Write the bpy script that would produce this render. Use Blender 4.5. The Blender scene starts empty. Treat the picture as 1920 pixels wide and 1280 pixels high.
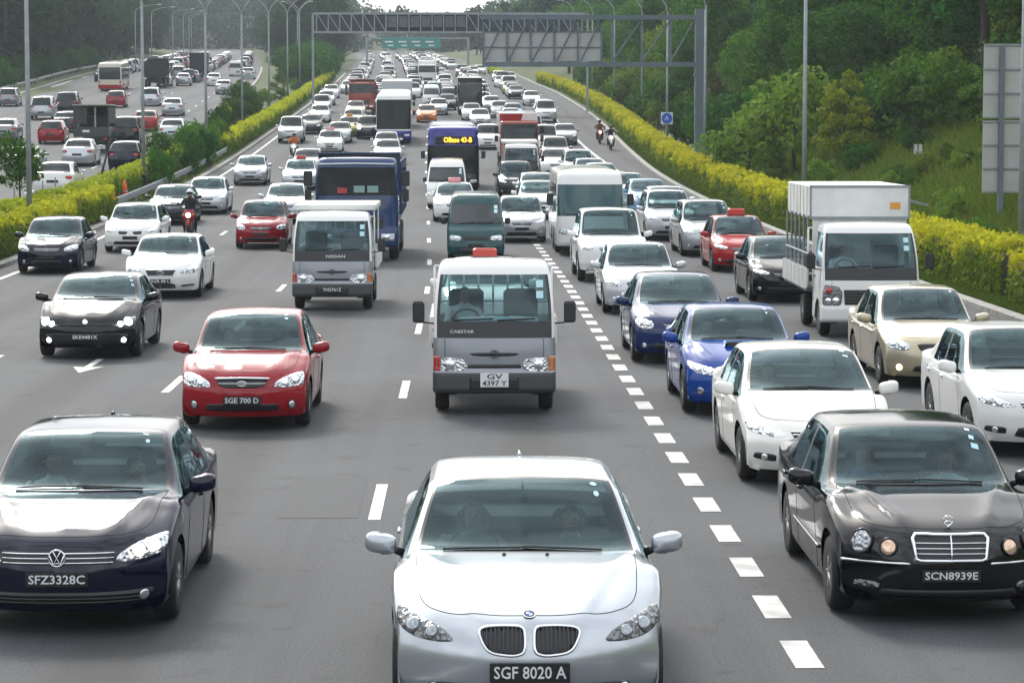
import bpy, math, random
import numpy as np
from mathutils import Vector, Matrix
from mathutils.bvhtree import BVHTree
from mathutils.geometry import delaunay_2d_cdt

random.seed(7)
rng = np.random.default_rng(7)
scene = bpy.context.scene
COL = scene.collection
R = math.radians

# ---------------------------------------------------------------- camera
CAM_H = 4.1
cam = bpy.data.cameras.new("camera")
cam.sensor_width = 36.0
cam.lens = 4870 / 1920 * 36.0
cam.clip_start = 0.3
cam.clip_end = 6000
cam_ob = bpy.data.objects.new("camera", cam)
COL.objects.link(cam_ob)
cam_ob.location = (0, 0, CAM_H)
cam_ob.rotation_euler = (R(90 - 4.754), 0, R(-1.0))
scene.camera = cam_ob

# ---------------------------------------------------------------- sky, sun, exposure
SUN_EL, SUN_AZ = 38.0, -16.0          # azimuth from +Y, negative = to the left
world = bpy.data.worlds.new("World")
scene.world = world
world.use_nodes = True
wn, wl = world.node_tree.nodes, world.node_tree.links
wn.clear()
w_out = wn.new("ShaderNodeOutputWorld")
w_bg = wn.new("ShaderNodeBackground")
w_sky = wn.new("ShaderNodeTexSky")
w_sky.sky_type = 'NISHITA'
w_sky.sun_disc = False
w_sky.sun_elevation = R(SUN_EL)
w_sky.sun_rotation = R(SUN_AZ)
w_sky.air_density = 1.0
w_sky.dust_density = 7.0
w_sky.ozone_density = 1.0
w_hs = wn.new("ShaderNodeHueSaturation")
w_hs.inputs["Saturation"].default_value = 0.38
w_hs.inputs["Value"].default_value = 1.0
# thin bright cloud cover over the whole dome
w_tc = wn.new("ShaderNodeTexCoord")
w_nz = wn.new("ShaderNodeTexNoise")
w_nz.inputs["Scale"].default_value = 4.2
w_nz.inputs["Detail"].default_value = 7.0
w_rmp = wn.new("ShaderNodeMapRange")
w_rmp.inputs[1].default_value = 0.40
w_rmp.inputs[2].default_value = 0.60
w_rmp.inputs[3].default_value = 0.28
w_rmp.inputs[4].default_value = 0.90
w_mix = wn.new("ShaderNodeMix")
w_mix.data_type = 'RGBA'
w_mix.inputs[7].default_value = (10.6, 11.2, 11.8, 1)
wl.new(w_tc.outputs["Generated"], w_nz.inputs["Vector"])
wl.new(w_nz.outputs["Fac"], w_rmp.inputs[0])
wl.new(w_rmp.outputs[0], w_mix.inputs[0])
wl.new(w_sky.outputs[0], w_hs.inputs["Color"])
wl.new(w_hs.outputs[0], w_mix.inputs[6])
wl.new(w_mix.outputs[2], w_bg.inputs[0])
w_bg.inputs[1].default_value = 0.11
wl.new(w_bg.outputs[0], w_out.inputs[0])

sun = bpy.data.lights.new("sun", 'SUN')
sun.energy = 1.5
sun.angle = R(13)
sun.color = (1.0, 0.95, 0.86)
sun_ob = bpy.data.objects.new("sun", sun)
COL.objects.link(sun_ob)
_d = Vector((math.sin(R(SUN_AZ)) * math.cos(R(SUN_EL)), math.cos(R(SUN_AZ)) * math.cos(R(SUN_EL)), math.sin(R(SUN_EL))))
sun_ob.rotation_euler = (-_d).to_track_quat('-Z', 'Y').to_euler()
sun_ob.location = (-60, 60, 90)

scene.view_settings.view_transform = 'Standard'
scene.view_settings.look = 'None'
scene.view_settings.exposure = 0.72
scene.view_settings.gamma = 1.0
scene.view_settings.use_curve_mapping = False
scene.render.engine = 'CYCLES'
scene.cycles.max_bounces = 6
scene.cycles.diffuse_bounces = 2
scene.cycles.glossy_bounces = 3
scene.cycles.transmission_bounces = 3
scene.cycles.transparent_max_bounces = 8
scene.cycles.volume_bounces = 0
scene.cycles.use_denoising = True
scene.cycles.caustics_reflective = False
scene.cycles.caustics_refractive = False

# ---------------------------------------------------------------- small maths
def pchip(xs, ys, x):
    """monotone cubic through (xs, ys); ys may be (n, ...)"""
    xs = np.asarray(xs, float); ys = np.asarray(ys, float); x = np.asarray(x, float)
    h = np.diff(xs); sh = (-1,) + (1,) * (ys.ndim - 1)
    h_ = h.reshape(sh)
    d = np.diff(ys, axis=0) / h_
    m = np.zeros_like(ys)
    if len(xs) > 2:
        d0, d1 = d[:-1], d[1:]
        w1 = 2 * h_[1:] + h_[:-1]; w2 = h_[1:] + 2 * h_[:-1]
        ok = d0 * d1 > 0
        with np.errstate(divide='ignore', invalid='ignore'):
            mm = (w1 + w2) / (w1 / np.where(ok, d0, 1) + w2 / np.where(ok, d1, 1))
        m[1:-1] = np.where(ok, mm, 0)
    m[0], m[-1] = d[0], d[-1]
    i = np.clip(np.searchsorted(xs, x, side='right') - 1, 0, len(xs) - 2)
    t = ((x - xs[i]) / h[i]); t = np.clip(t, 0, 1).reshape((-1,) + (1,) * (ys.ndim - 1)) if x.ndim else np.clip(t, 0, 1)
    hi = h[i].reshape((-1,) + (1,) * (ys.ndim - 1)) if x.ndim else h[i]
    t2, t3 = t * t, t * t * t
    return (2*t3 - 3*t2 + 1) * ys[i] + (t3 - 2*t2 + t) * hi * m[i] + (-2*t3 + 3*t2) * ys[i+1] + (t3 - t2) * hi * m[i+1]

def zr(y):
    """height of the carriageway: level at first, then climbing"""
    y = np.asarray(y, float)
    a = 1.6e-4 * np.clip(y - 55, 0, 135) ** 2
    b = 0.0432 * np.clip(y - 190, 0, 170)
    c = 0.0365 * np.clip(y - 360, 0, 540)
    return a + b + c

_CX = ((-60, 60, 100, 140, 180, 231, 322, 417, 600, 800, 1400), (0, 0, -.5, -1.2, -1.8, -2.3, -3.5, -6, -12, -22, -60))
def curve1(tab, y):
    y = np.asarray(y, float)
    r = pchip(tab[0], tab[1], np.clip(y.ravel(), -60, 1400))
    return r.reshape(y.shape) if y.ndim else float(r[0])
def cx(y): return curve1(_CX, y)
_KR = ((-60, 57, 104, 145, 180, 231, 300, 350, 420, 600, 800, 1400), (11.6, 11.4, 10.9, 10.6, 10.9, 11.3, 10.4, 8.6, 7, -1, -11, -49))
def kerb_r(y): return curve1(_KR, y)
def kerb_l(y): return -13.1 + cx(y)
_LR = ((-60, 60, 113, 140, 170, 215, 322, 420, 600, 900, 1400), (-15.4, -15.6, -16.3, -16.9, -17.9, -20.3, -26, -33, -48, -84, -150))
_LL = ((-60, 60, 113, 200, 270, 330, 420, 600, 900, 1400), (-38, -38, -39, -42, -46, -50, -55, -68, -106, -180))
def left_r(y): return curve1(_LR, y)
def left_l(y): return curve1(_LL, y)
def left_up(y): return 0.45 + 0.45 * np.clip((np.asarray(y, float) - 100) / 80, 0, 1)

def ground_z(x, y):
    """the terrain sheet round the carriageways"""
    x = np.asarray(x, float); y = np.asarray(y, float)
    base = zr(y)
    kr, kl, lr, ll = kerb_r(y), kerb_l(y), left_r(y), left_l(y)
    z = base - 0.06
    up = left_up(y)
    z = np.where(x > kr + .42, base + 0.10, z)
    s0 = kr + 3.4
    steep = np.interp(y, [-60, 60, 120, 160, 400, 700], [.50, .50, .46, .22, .2, .1])
    lim = np.interp(y, [-60, 100, 200, 400, 800], [7, 6.5, 7, 8, 8])
    rise = np.clip(x - s0, 0, None) * steep
    rise = np.where(rise > lim, lim + (rise - lim) * .4, rise)
    z = np.where(x > s0, z + np.clip(rise, 0, 26), z)
    t = np.clip((kl - x) / np.maximum(kl - lr, .5), 0, 1)
    z = np.where((x < kl - .42) & (x > lr + .42), base + 0.10 + t * up, z)
    z = np.where((x >= lr) & (x <= lr + .42), base + up - 0.06, z)
    z = np.where((x <= lr) & (x >= ll), base + up - 0.06, z)
    z = np.where(x < ll, base + up + 0.1 + np.clip((ll - x - 3) * .22, 0, 18), z)
    return z

# ---------------------------------------------------------------- mesh helpers
def mesh_np(name, V, F, smooth=False, mats=(), fm=None):
    """mesh from arrays; F is an (n, k) int array or a list of tuples"""
    me = bpy.data.meshes.new(name)
    V = np.asarray(V, np.float32).reshape(-1, 3)
    if isinstance(F, np.ndarray) and F.ndim == 2:
        n, k = F.shape
        me.vertices.add(len(V)); me.vertices.foreach_set("co", V.ravel())
        me.loops.add(n * k); me.loops.foreach_set("vertex_index", F.astype(np.int32).ravel())
        me.polygons.add(n)
        me.polygons.foreach_set("loop_start", np.arange(0, n * k, k, dtype=np.int32))
        me.polygons.foreach_set("loop_total", np.full(n, k, np.int32))
    else:
        me.from_pydata(V.tolist(), [], [tuple(f) for f in F])
    for m in mats:
        me.materials.append(m)
    if fm is not None:
        me.polygons.foreach_set("material_index", np.asarray(fm, np.int32))
    if smooth:
        me.polygons.foreach_set("use_smooth", np.ones(len(me.polygons), bool))
    me.update(calc_edges=True)
    me.validate()
    return me

def ob(name, me, parent=None, loc=(0, 0, 0), **props):
    o = bpy.data.objects.new(name, me)
    COL.objects.link(o)
    if parent is not None:
        o.parent = parent
    o.location = loc
    for k, v in props.items():
        o[k] = v
    return o

def empty(name, loc=(0, 0, 0), rz=0.0, **props):
    o = bpy.data.objects.new(name, None)
    COL.objects.link(o)
    o.location = loc
    o.rotation_euler = (0, 0, rz)
    o.empty_display_size = .3
    for k, v in props.items():
        o[k] = v
    return o

class MB:
    """collects simple solids into one mesh"""
    def __init__(s):
        s.v = []; s.f = []
    def add(s, V, F):
        n = len(s.v)
        s.v += [tuple(map(float, p)) for p in V]
        s.f += [tuple(i + n for i in f) for f in F]
        return s
    def box(s, c, d, rz=0.0, rx=0.0, ry=0.0):
        M = Matrix.Rotation(rz, 3, 'Z') @ Matrix.Rotation(ry, 3, 'Y') @ Matrix.Rotation(rx, 3, 'X')
        P = []
        for sx, sy, sz in ((-1,-1,-1),(1,-1,-1),(1,1,-1),(-1,1,-1),(-1,-1,1),(1,-1,1),(1,1,1),(-1,1,1)):
            p = M @ Vector((sx*d[0]/2, sy*d[1]/2, sz*d[2]/2))
            P.append((p.x+c[0], p.y+c[1], p.z+c[2]))
        return s.add(P, [(0,3,2,1),(4,5,6,7),(0,1,5,4),(1,2,6,5),(2,3,7,6),(3,0,4,7)])
    def bev(s, c, d, b):
        """box with chamfered edges"""
        x, y, z = d[0]/2, d[1]/2, d[2]/2
        rings = []
        for (zz, k) in ((-z, b), (-z+b, 0), (z-b, 0), (z, b)):
            X, Y = x-k, y-k; bb = b
            rings.append([(c[0]+px, c[1]+py, c[2]+zz) for px, py in ((-X+bb,-Y),(X-bb,-Y),(X,-Y+bb),(X,Y-bb),(X-bb,Y),(-X+bb,Y),(-X,Y-bb),(-X,-Y+bb))])
        P = sum(rings, []); F = []
        for r in range(3):
            for i in range(8):
                F.append((r*8+i, r*8+(i+1) % 8, r*8+8+(i+1) % 8, r*8+8+i))
        F.append(tuple(range(7, -1, -1))); F.append(tuple(range(24, 32)))
        return s.add(P, F)
    def tube(s, pts, r, n=8, cap=True, closed=False):
        pts = [Vector(p) for p in pts]; m = len(pts)
        rs = r if isinstance(r, (list, tuple)) else [r] * m
        base = []; prev = None
        for i, p in enumerate(pts):
            if closed: t = pts[(i+1) % m] - pts[i-1]
            else: t = pts[min(i+1, m-1)] - pts[max(i-1, 0)]
            if t.length < 1e-9: t = Vector((0, 0, 1))
            t.normalize()
            if prev is None:
                a = Vector((0, 0, 1)) if abs(t.z) < .9 else Vector((1, 0, 0))
                u = t.cross(a).normalized()
            else:
                u = (prev - t * prev.dot(t))
                u = u.normalized() if u.length > 1e-6 else t.orthogonal().normalized()
            prev = u; w = t.cross(u)
            for k in range(n):
                a = 2*math.pi*k/n
                base.append(p + (u*math.cos(a) + w*math.sin(a)) * rs[i])
        F = []
        for i in range(m if closed else m-1):
            j = (i+1) % m
            for k in range(n):
                F.append((i*n+k, i*n+(k+1) % n, j*n+(k+1) % n, j*n+k))
        if cap and not closed:
            F.append(tuple(range(n-1, -1, -1))); F.append(tuple(range((m-1)*n, m*n)))
        return s.add(base, F)
    def lathe(s, prof, n=24, c=(0, 0, 0), axis='Y'):
        """prof: (radius, along) pairs"""
        P = []; m = len(prof)
        for r_, a_ in prof:
            for k in range(n):
                t = 2*math.pi*k/n; u, w = r_*math.cos(t), r_*math.sin(t)
                p = (u, a_, w) if axis == 'Y' else ((a_, u, w) if axis == 'X' else (u, w, a_))
                P.append((p[0]+c[0], p[1]+c[1], p[2]+c[2]))
        F = []
        for i in range(m-1):
            for k in range(n):
                F.append((i*n+k, i*n+(k+1) % n, (i+1)*n+(k+1) % n, (i+1)*n+k))
        F.append(tuple(range(n-1, -1, -1))); F.append(tuple(range((m-1)*n, m*n)))
        return s.add(P, F)
    def mesh(s, name, mat, smooth=False):
        me = mesh_np(name, s.v, s.f, smooth, [mat] if mat else [])
        return me
    def build(s, name, mat, parent=None, smooth=False, **props):
        return ob(name, s.mesh(name, mat, smooth), parent, **props)

# ---------------------------------------------------------------- materials
MATS = {}
def principled(name, color, rough=.5, metal=0.0, coat=0.0, spec=.5, emit=None, es=0.0):
    if name in MATS: return MATS[name]
    m = bpy.data.materials.new(name); m.use_nodes = True
    b = m.node_tree.nodes["Principled BSDF"]
    b.inputs["Base Color"].default_value = (*color, 1)
    b.inputs["Roughness"].default_value = rough
    b.inputs["Metallic"].default_value = metal
    b.inputs["Coat Weight"].default_value = coat
    b.inputs["Coat Roughness"].default_value = .03
    b.inputs["Specular IOR Level"].default_value = spec
    if emit:
        b.inputs["Emission Color"].default_value = (*emit, 1)
        b.inputs["Emission Strength"].default_value = es
    MATS[name] = m
    return m

def noise_mat(name, c1, c2, scale, rough=.8, bump=0.0, detail=6.0, c3=None, scale3=.3, coord='Object', metal=0.0, spec=.4):
    if name in MATS: return MATS[name]
    m = principled(name, c1, rough, metal, spec=spec)
    nt = m.node_tree; b = nt.nodes["Principled BSDF"]
    tc = nt.nodes.new("ShaderNodeTexCoord")
    n = nt.nodes.new("ShaderNodeTexNoise"); n.inputs["Scale"].default_value = scale; n.inputs["Detail"].default_value = detail
    nt.links.new(tc.outputs[coord], n.inputs["Vector"])
    mx = nt.nodes.new("ShaderNodeMix"); mx.data_type = 'RGBA'
    mx.inputs[6].default_value = (*c1, 1); mx.inputs[7].default_value = (*c2, 1)
    cr = nt.nodes.new("ShaderNodeMapRange"); cr.inputs[1].default_value = .32; cr.inputs[2].default_value = .68
    nt.links.new(n.outputs["Fac"], cr.inputs[0]); nt.links.new(cr.outputs[0], mx.inputs[0])
    out = mx.outputs[2]
    if c3:
        n3 = nt.nodes.new("ShaderNodeTexNoise"); n3.inputs["Scale"].default_value = scale3; n3.inputs["Detail"].default_value = 4
        nt.links.new(tc.outputs[coord], n3.inputs["Vector"])
        r3 = nt.nodes.new("ShaderNodeMapRange"); r3.inputs[1].default_value = .42; r3.inputs[2].default_value = .62
        nt.links.new(n3.outputs["Fac"], r3.inputs[0])
        m3 = nt.nodes.new("ShaderNodeMix"); m3.data_type = 'RGBA'
        nt.links.new(r3.outputs[0], m3.inputs[0]); nt.links.new(out, m3.inputs[6]); m3.inputs[7].default_value = (*c3, 1)
        out = m3.outputs[2]
    nt.links.new(out, b.inputs["Base Color"])
    if bump:
        bp = nt.nodes.new("ShaderNodeBump"); bp.inputs["Strength"].default_value = bump; bp.inputs["Distance"].default_value = .02
        nt.links.new(n.outputs["Fac"], bp.inputs["Height"]); nt.links.new(bp.outputs[0], b.inputs["Normal"])
    return m

def asphalt_mat():
    m = principled("asphalt", (.07, .07, .072), .85, spec=.35)
    nt = m.node_tree; b = nt.nodes["Principled BSDF"]; N = nt.nodes.new; L = nt.links.new
    uv = N("ShaderNodeUVMap"); uv.uv_map = "lane"
    sep = N("ShaderNodeSeparateXYZ"); L(uv.outputs[0], sep.inputs[0])
    tc = N("ShaderNodeTexCoord")
    fine = N("ShaderNodeTexNoise"); fine.inputs["Scale"].default_value = 38; fine.inputs["Detail"].default_value = 3
    L(tc.outputs["Object"], fine.inputs["Vector"])
    # long streaks of wear along the lanes
    mp = N("ShaderNodeMapping"); mp.inputs["Scale"].default_value = (2.4, .035, 1)
    L(uv.outputs[0], mp.inputs[0])
    st = N("ShaderNodeTexNoise"); st.inputs["Scale"].default_value = 1.0; st.inputs["Detail"].default_value = 4
    L(mp.outputs[0], st.inputs["Vector"])
    # oil band along lane middles
    mod = N("ShaderNodeMath"); mod.operation = 'PINGPONG'; mod.inputs[1].default_value = 1.83
    ad = N("ShaderNodeMath"); ad.operation = 'ADD'; ad.inputs[1].default_value = 0.97
    L(sep.outputs[0], ad.inputs[0]); L(ad.outputs[0], mod.inputs[0])
    ob_ = N("ShaderNodeMapRange"); ob_.interpolation_type = 'SMOOTHSTEP'
    ob_.inputs[1].default_value = 1.1; ob_.inputs[2].default_value = 1.83; ob_.inputs[3].default_value = 0; ob_.inputs[4].default_value = 1
    L(mod.outputs[0], ob_.inputs[0])
    blot = N("ShaderNodeTexNoise"); blot.inputs["Scale"].default_value = .22; blot.inputs["Detail"].default_value = 5
    L(tc.outputs["Object"], blot.inputs["Vector"])
    def mixv(fac, a, bcol, socket=None):
        mx = N("ShaderNodeMix"); mx.data_type = 'RGBA'
        L(fac, mx.inputs[0])
        if isinstance(a, tuple): mx.inputs[6].default_value = (*a, 1)
        else: L(a, mx.inputs[6])
        mx.inputs[7].default_value = (*bcol, 1)
        return mx.outputs[2]
    def rng_(o, lo, hi, a, c):
        r = N("ShaderNodeMapRange"); L(o, r.inputs[0])
        for i, v in enumerate((lo, hi, a, c)): r.inputs[i+1].default_value = v
        return r.outputs[0]
    c = mixv(rng_(fine.outputs["Fac"], .3, .7, 0, 1), (.038, .040, .045), (.090, .093, .100))
    c = mixv(rng_(st.outputs["Fac"], .45, .75, 0, .55), c, (.036, .038, .044))
    c = mixv(rng_(blot.outputs["Fac"], .45, .7, 0, .45), c, (.086, .089, .096))
    pr = N("ShaderNodeMath"); pr.operation = 'MULTIPLY'; pr.inputs[1].default_value = .60
    L(ob_.outputs[0], pr.inputs[0])
    c = mixv(pr.outputs[0], c, (.030, .029, .029))
    # pale speckles of exposed stone
    vs = N("ShaderNodeTexVoronoi"); vs.inputs["Scale"].default_value = 55
    L(tc.outputs["Object"], vs.inputs["Vector"])
    c = mixv(rng_(vs.outputs["Distance"], .0, .16, .55, 0), c, (.20, .20, .20))
    # fine cracks, sealed joints
    cm = N("ShaderNodeMapping"); cm.inputs["Scale"].default_value = (.30, .11, 1); L(uv.outputs[0], cm.inputs[0])
    dn = N("ShaderNodeTexNoise"); dn.inputs["Scale"].default_value = 3.0; dn.inputs["Detail"].default_value = 6; L(cm.outputs[0], dn.inputs["Vector"])
    va = N("ShaderNodeVectorMath"); va.operation = 'MULTIPLY_ADD'; va.inputs[1].default_value = (.5, .5, .5)
    L(dn.outputs["Color"], va.inputs[0]); L(cm.outputs[0], va.inputs[2])
    cv = N("ShaderNodeTexVoronoi"); cv.feature = 'DISTANCE_TO_EDGE'; cv.inputs["Scale"].default_value = 1.0; L(va.outputs[0], cv.inputs["Vector"])
    c = mixv(rng_(cv.outputs["Distance"], .0, .005, .28, 0), c, (.018, .018, .019))
    # drips of oil
    od = N("ShaderNodeTexNoise"); od.inputs["Scale"].default_value = 1.7; od.inputs["Detail"].default_value = 8; L(tc.outputs["Object"], od.inputs["Vector"])
    c = mixv(rng_(od.outputs["Fac"], .60, .72, 0, .5), c, (.026, .025, .025))
    L(c, b.inputs["Base Color"])
    bp = N("ShaderNodeBump"); bp.inputs["Strength"].default_value = .35; bp.inputs["Distance"].default_value = .01
    L(fine.outputs["Fac"], bp.inputs["Height"]); L(bp.outputs[0], b.inputs["Normal"])
    return m

def leaf_mat(name, dark, light, tip=None, zlo=0.0, zhi=1.0, trans=.42, obj_var=.30):
    """foliage: colour varies leaf by leaf and plant by plant; tip = colour of young top growth"""
    if name in MATS: return MATS[name]
    m = bpy.data.materials.new(name); m.use_nodes = True; MATS[name] = m
    nt = m.node_tree; N = nt.nodes.new; L = nt.links.new
    b = nt.nodes["Principled BSDF"]; out = nt.nodes["Material Output"]
    b.inputs["Roughness"].default_value = .75; b.inputs["Specular IOR Level"].default_value = .12
    ge = N("ShaderNodeNewGeometry")
    mx = N("ShaderNodeMix"); mx.data_type = 'RGBA'
    mx.inputs[6].default_value = (*dark, 1); mx.inputs[7].default_value = (*light, 1)
    L(ge.outputs["Random Per Island"], mx.inputs[0])
    col = mx.outputs[2]
    if tip:
        at = N("ShaderNodeAttribute"); at.attribute_name = "young"
        m2 = N("ShaderNodeMix"); m2.data_type = 'RGBA'
        L(at.outputs["Fac"], m2.inputs[0]); L(col, m2.inputs[6]); m2.inputs[7].default_value = (*tip, 1)
        col = m2.outputs[2]
    oi = N("ShaderNodeObjectInfo")
    hs = N("ShaderNodeHueSaturation")
    mr = N("ShaderNodeMapRange"); mr.inputs[3].default_value = 1 - obj_var; mr.inputs[4].default_value = 1 + obj_var
    L(oi.outputs["Random"], mr.inputs[0]); L(mr.outputs[0], hs.inputs["Value"])
    mh = N("ShaderNodeMapRange"); mh.inputs[3].default_value = .485; mh.inputs[4].default_value = .515
    ml = N("ShaderNodeMath"); ml.operation = 'FRACT'
    m7 = N("ShaderNodeMath"); m7.operation = 'MULTIPLY'; m7.inputs[1].default_value = 7.3
    L(oi.outputs["Random"], m7.inputs[0]); L(m7.outputs[0], ml.inputs[0]); L(ml.outputs[0], mh.inputs[0]); L(mh.outputs[0], hs.inputs["Hue"])
    L(col, hs.inputs["Color"])
    L(hs.outputs[0], b.inputs["Base Color"])
    tr = N("ShaderNodeBsdfTranslucent"); L(hs.outputs[0], tr.inputs["Color"])
    ms = N("ShaderNodeMixShader"); ms.inputs[0].default_value = trans
    L(b.outputs[0], ms.inputs[1]); L(tr.outputs[0], ms.inputs[2]); L(ms.outputs[0], out.inputs["Surface"])
    return m

M_ASPH = asphalt_mat()
M_WHITE_LINE = noise_mat("road_paint", (.68, .68, .66), (.54, .54, .52), 5, .7, c3=(.40, .40, .39), scale3=3.0)
M_KERB = noise_mat("kerb_concrete", (.34, .33, .31), (.22, .21, .20), 3, .85, .2)
M_GRASS = noise_mat("grass_ground", (.034, .062, .012), (.060, .095, .018), 2.5, .95, .5, c3=(.060, .062, .020), scale3=.16)
M_GALV = noise_mat("galvanised_steel", (.30, .33, .34), (.22, .25, .26), 2.2, .5, 0, metal=.35)
M_STEEL_BLUE = noise_mat("painted_steel", (.13, .165, .19), (.10, .13, .155), 1.2, .5)
M_SIGN_BACK = noise_mat("sign_back_aluminium", (.44, .45, .43), (.36, .37, .355), 1.0, .55, metal=.2)
M_DARK = principled("dark_rubber", (.012, .012, .013), .6)
M_BLACK = principled("black_plastic", (.018, .018, .02), .45)
M_CONC = noise_mat("concrete", (.33, .32, .30), (.25, .245, .23), 2.0, .85)

# ---------------------------------------------------------------- the ground, carriageways and painted lines
def strip(name, ys, xl, xr, zf, nx, mat, uv=False, dz=0.0, **props):
    """sheet between two edge functions, following the road's heights"""
    ys = np.asarray(ys, float); n = len(ys)
    t = np.linspace(0, 1, nx)
    XL = np.broadcast_to(xl(ys) if callable(xl) else xl, n); XR = np.broadcast_to(xr(ys) if callable(xr) else xr, n)
    X = XL[:, None] + (XR - XL)[:, None] * t[None]
    Y = np.repeat(ys[:, None], nx, 1); Z = np.repeat((zf(ys) + dz)[:, None], nx, 1)
    V = np.stack([X, Y, Z], -1).reshape(-1, 3)
    i, j = np.meshgrid(np.arange(n-1), np.arange(nx-1), indexing='ij')
    a = (i*nx + j).ravel(); F = np.stack([a, a+1, a+nx+1, a+nx], 1)
    me = mesh_np(name, V, F, True, [mat])
    if uv:
        l = me.uv_layers.new(name="lane")
        idx = np.empty(len(me.loops), np.int32); me.loops.foreach_get("vertex_index", idx)
        U = np.stack([V[:, 0] - cx(V[:, 1]), V[:, 1]], 1)
        l.data.foreach_set("uv", U[idx].astype(np.float32).ravel())
    return ob(name, me, **props)

YS = np.concatenate([np.arange(-40, 200, 5), np.arange(200, 440, 10), np.arange(440, 1000, 20)])
def build_ground():
    xs = np.concatenate([[-1500, -900, -500, -300, -200, -150], np.arange(-120, -40, 6), np.arange(-40, -24, 1.0), np.arange(-24, -12, .4),
                         np.arange(-12, 9, 5), np.arange(8, 13.6, .4), np.arange(13.6, 34, .8), np.arange(34, 90, 5), [110, 150, 220, 330, 500, 900, 1500]])
    ys = np.concatenate([[-300, -150, -80], np.arange(-40, 260, 4), np.arange(260, 500, 10), np.arange(500, 1040, 20), [1100, 1300, 1700, 2600, 4000]])
    X, Y = np.meshgrid(xs, ys)
    Z = ground_z(X, np.clip(Y, -60, 1300))
    rough = np.sin(X*1.3 + Y*.37)*.05 + np.sin(X*.41 - Y*.83)*.06
    Z = Z + np.where((X > kerb_r(Y) + 2.5) | (X < left_l(Y) - 2), rough, 0)
    ridge = np.interp(X*1000/np.maximum(Y, 50), [-118, -65, -36, -24, -15, 3, 11, 22, 34, 56, 108], [30, 21, 14, 10.5, 6.5, 6, 10, 13, 17, 24, 30])
    Z = Z + np.clip((Y - 880)/130, 0, 1)*ridge
    nx = len(xs)
    i, j = np.meshgrid(np.arange(len(ys)-1), np.arange(nx-1), indexing='ij')
    a = (i*nx + j).ravel()
    ob("ground", mesh_np("ground", np.stack([X, Y, Z], -1), np.stack([a, a+1, a+nx+1, a+nx], 1), True, [M_GRASS]), kind="structure")
build_ground()
strip("road", YS, kerb_l, kerb_r, zr, 12, M_ASPH, True, kind="structure")
strip("far_carriageway_road", YS, left_l, left_r, lambda y: zr(y) + left_up(y), 10, M_ASPH, True, kind="structure")

def kerb(name, edge, side, zf, y0, y1, step, w=.30, h=.12):
    ys = np.arange(y0, y1, step)
    e = edge(ys); z = zf(ys)
    P = [np.stack([e, ys, z - .08], 1), np.stack([e, ys, z + h], 1), np.stack([e + side*w, ys, z + h + .01], 1), np.stack([e + side*w, ys, z - .08], 1)]
    V = np.stack(P, 1).reshape(-1, 3); F = []
    for i in range(len(ys)-1):
        for k in range(3):
            F.append((i*4+k, i*4+k+1, i*4+4+k+1, i*4+4+k))
    ob(name, mesh_np(name, V, F, False, [M_KERB]), kind="structure")
kerb("kerb_right", kerb_r, 1, zr, -40, 420, 4)
kerb("kerb_left", kerb_l, -1, zr, -40, 420, 4)
kerb("kerb_far_carriageway", left_r, 1, lambda y: zr(y) + left_up(y), 60, 420, 4)
kerb("kerb_far_verge", left_l, -1, lambda y: zr(y) + left_up(y), 100, 420, 4)

DASH = 0
def dash(x, y, w, ln, zf=zr, off=None):
    """one painted dash as a sheet 5 mm above the road"""
    ys = np.array([y - ln/2, y, y + ln/2]); c = cx(ys) if off is None else off(ys)
    V = []
    for a, cc, z in zip(ys, c, zf(ys)):
        V += [(x + cc - w/2, a, z + .005), (x + cc + w/2, a, z + .005)]
    return V, [(0, 1, 3, 2), (2, 3, 5, 4)]
marks = empty("lane_marking", (0, 0, 0), kind="structure")
def put_dash(x, y, w, ln, **k):
    V, F = dash(x, y, w, ln, **k)
    ob("painted_dash", mesh_np("painted_dash", V, F, False, [M_WHITE_LINE]), marks)
y = 19.9 - 6.0
for i in range(45):
    put_dash(2.60, y + 2.0*i, .22, 1.05)
for x, ph in ((-.97, 28.2), (-4.65, 41.2), (-8.33, 33.0)):
    for k in range(-2, 20):
        yy = ph + 12.1*k
        if yy > 8: put_dash(x, yy, .13, 2.7)
for k in range(3, 18):
    put_dash(6.3, 45 + 12.1*k, .13, 2.7)
for x in (-24.0, -28.4, -32.8):
    for k in range(0, 16):
        yy = 92 + 12.1*k
        put_dash(x + 4.6, yy, .14, 2.7, zf=lambda q: zr(q) + left_up(q), off=lambda q: left_r(q) + 16.3 )
for dd in range(24):     # extra dashes far up the climbing road, short at that distance
    put_dash(-.97, 270 + 12.1*dd, .16, 2.7)
strip("edge_line", np.arange(-30, 420, 5), lambda q: -12.45 + cx(q), lambda q: -12.28 + cx(q), zr, 2, M_WHITE_LINE, dz=.005, kind="structure")
strip("edge_line", np.arange(112, 330, 5), lambda q: 10.0 + cx(q), lambda q: 10.22 + cx(q), zr, 2, M_WHITE_LINE, dz=.005, kind="structure")
strip("edge_line", np.arange(100, 420, 5), lambda q: left_l(q) + .7, lambda q: left_l(q) + .95, lambda y: zr(y) + left_up(y), 2, M_WHITE_LINE, dz=.005, kind="structure")
def road_arrow(x, y):
    # straight-ahead arrow, pointing towards the camera (the way the traffic drives)
    P = [(-.06, 1.3), (.06, 1.3), (.06, -.3), (.26, -.2), (0, -1.3), (-.26, -.2), (-.06, -.3)]
    V = [(x + a, y + b, .005 + float(zr(y + b))) for a, b in P]
    ob("painted_arrow", mesh_np("painted_arrow", V, [tuple(range(7))], False, [M_WHITE_LINE]), marks)
road_arrow(-6.45, 44.4)
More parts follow.
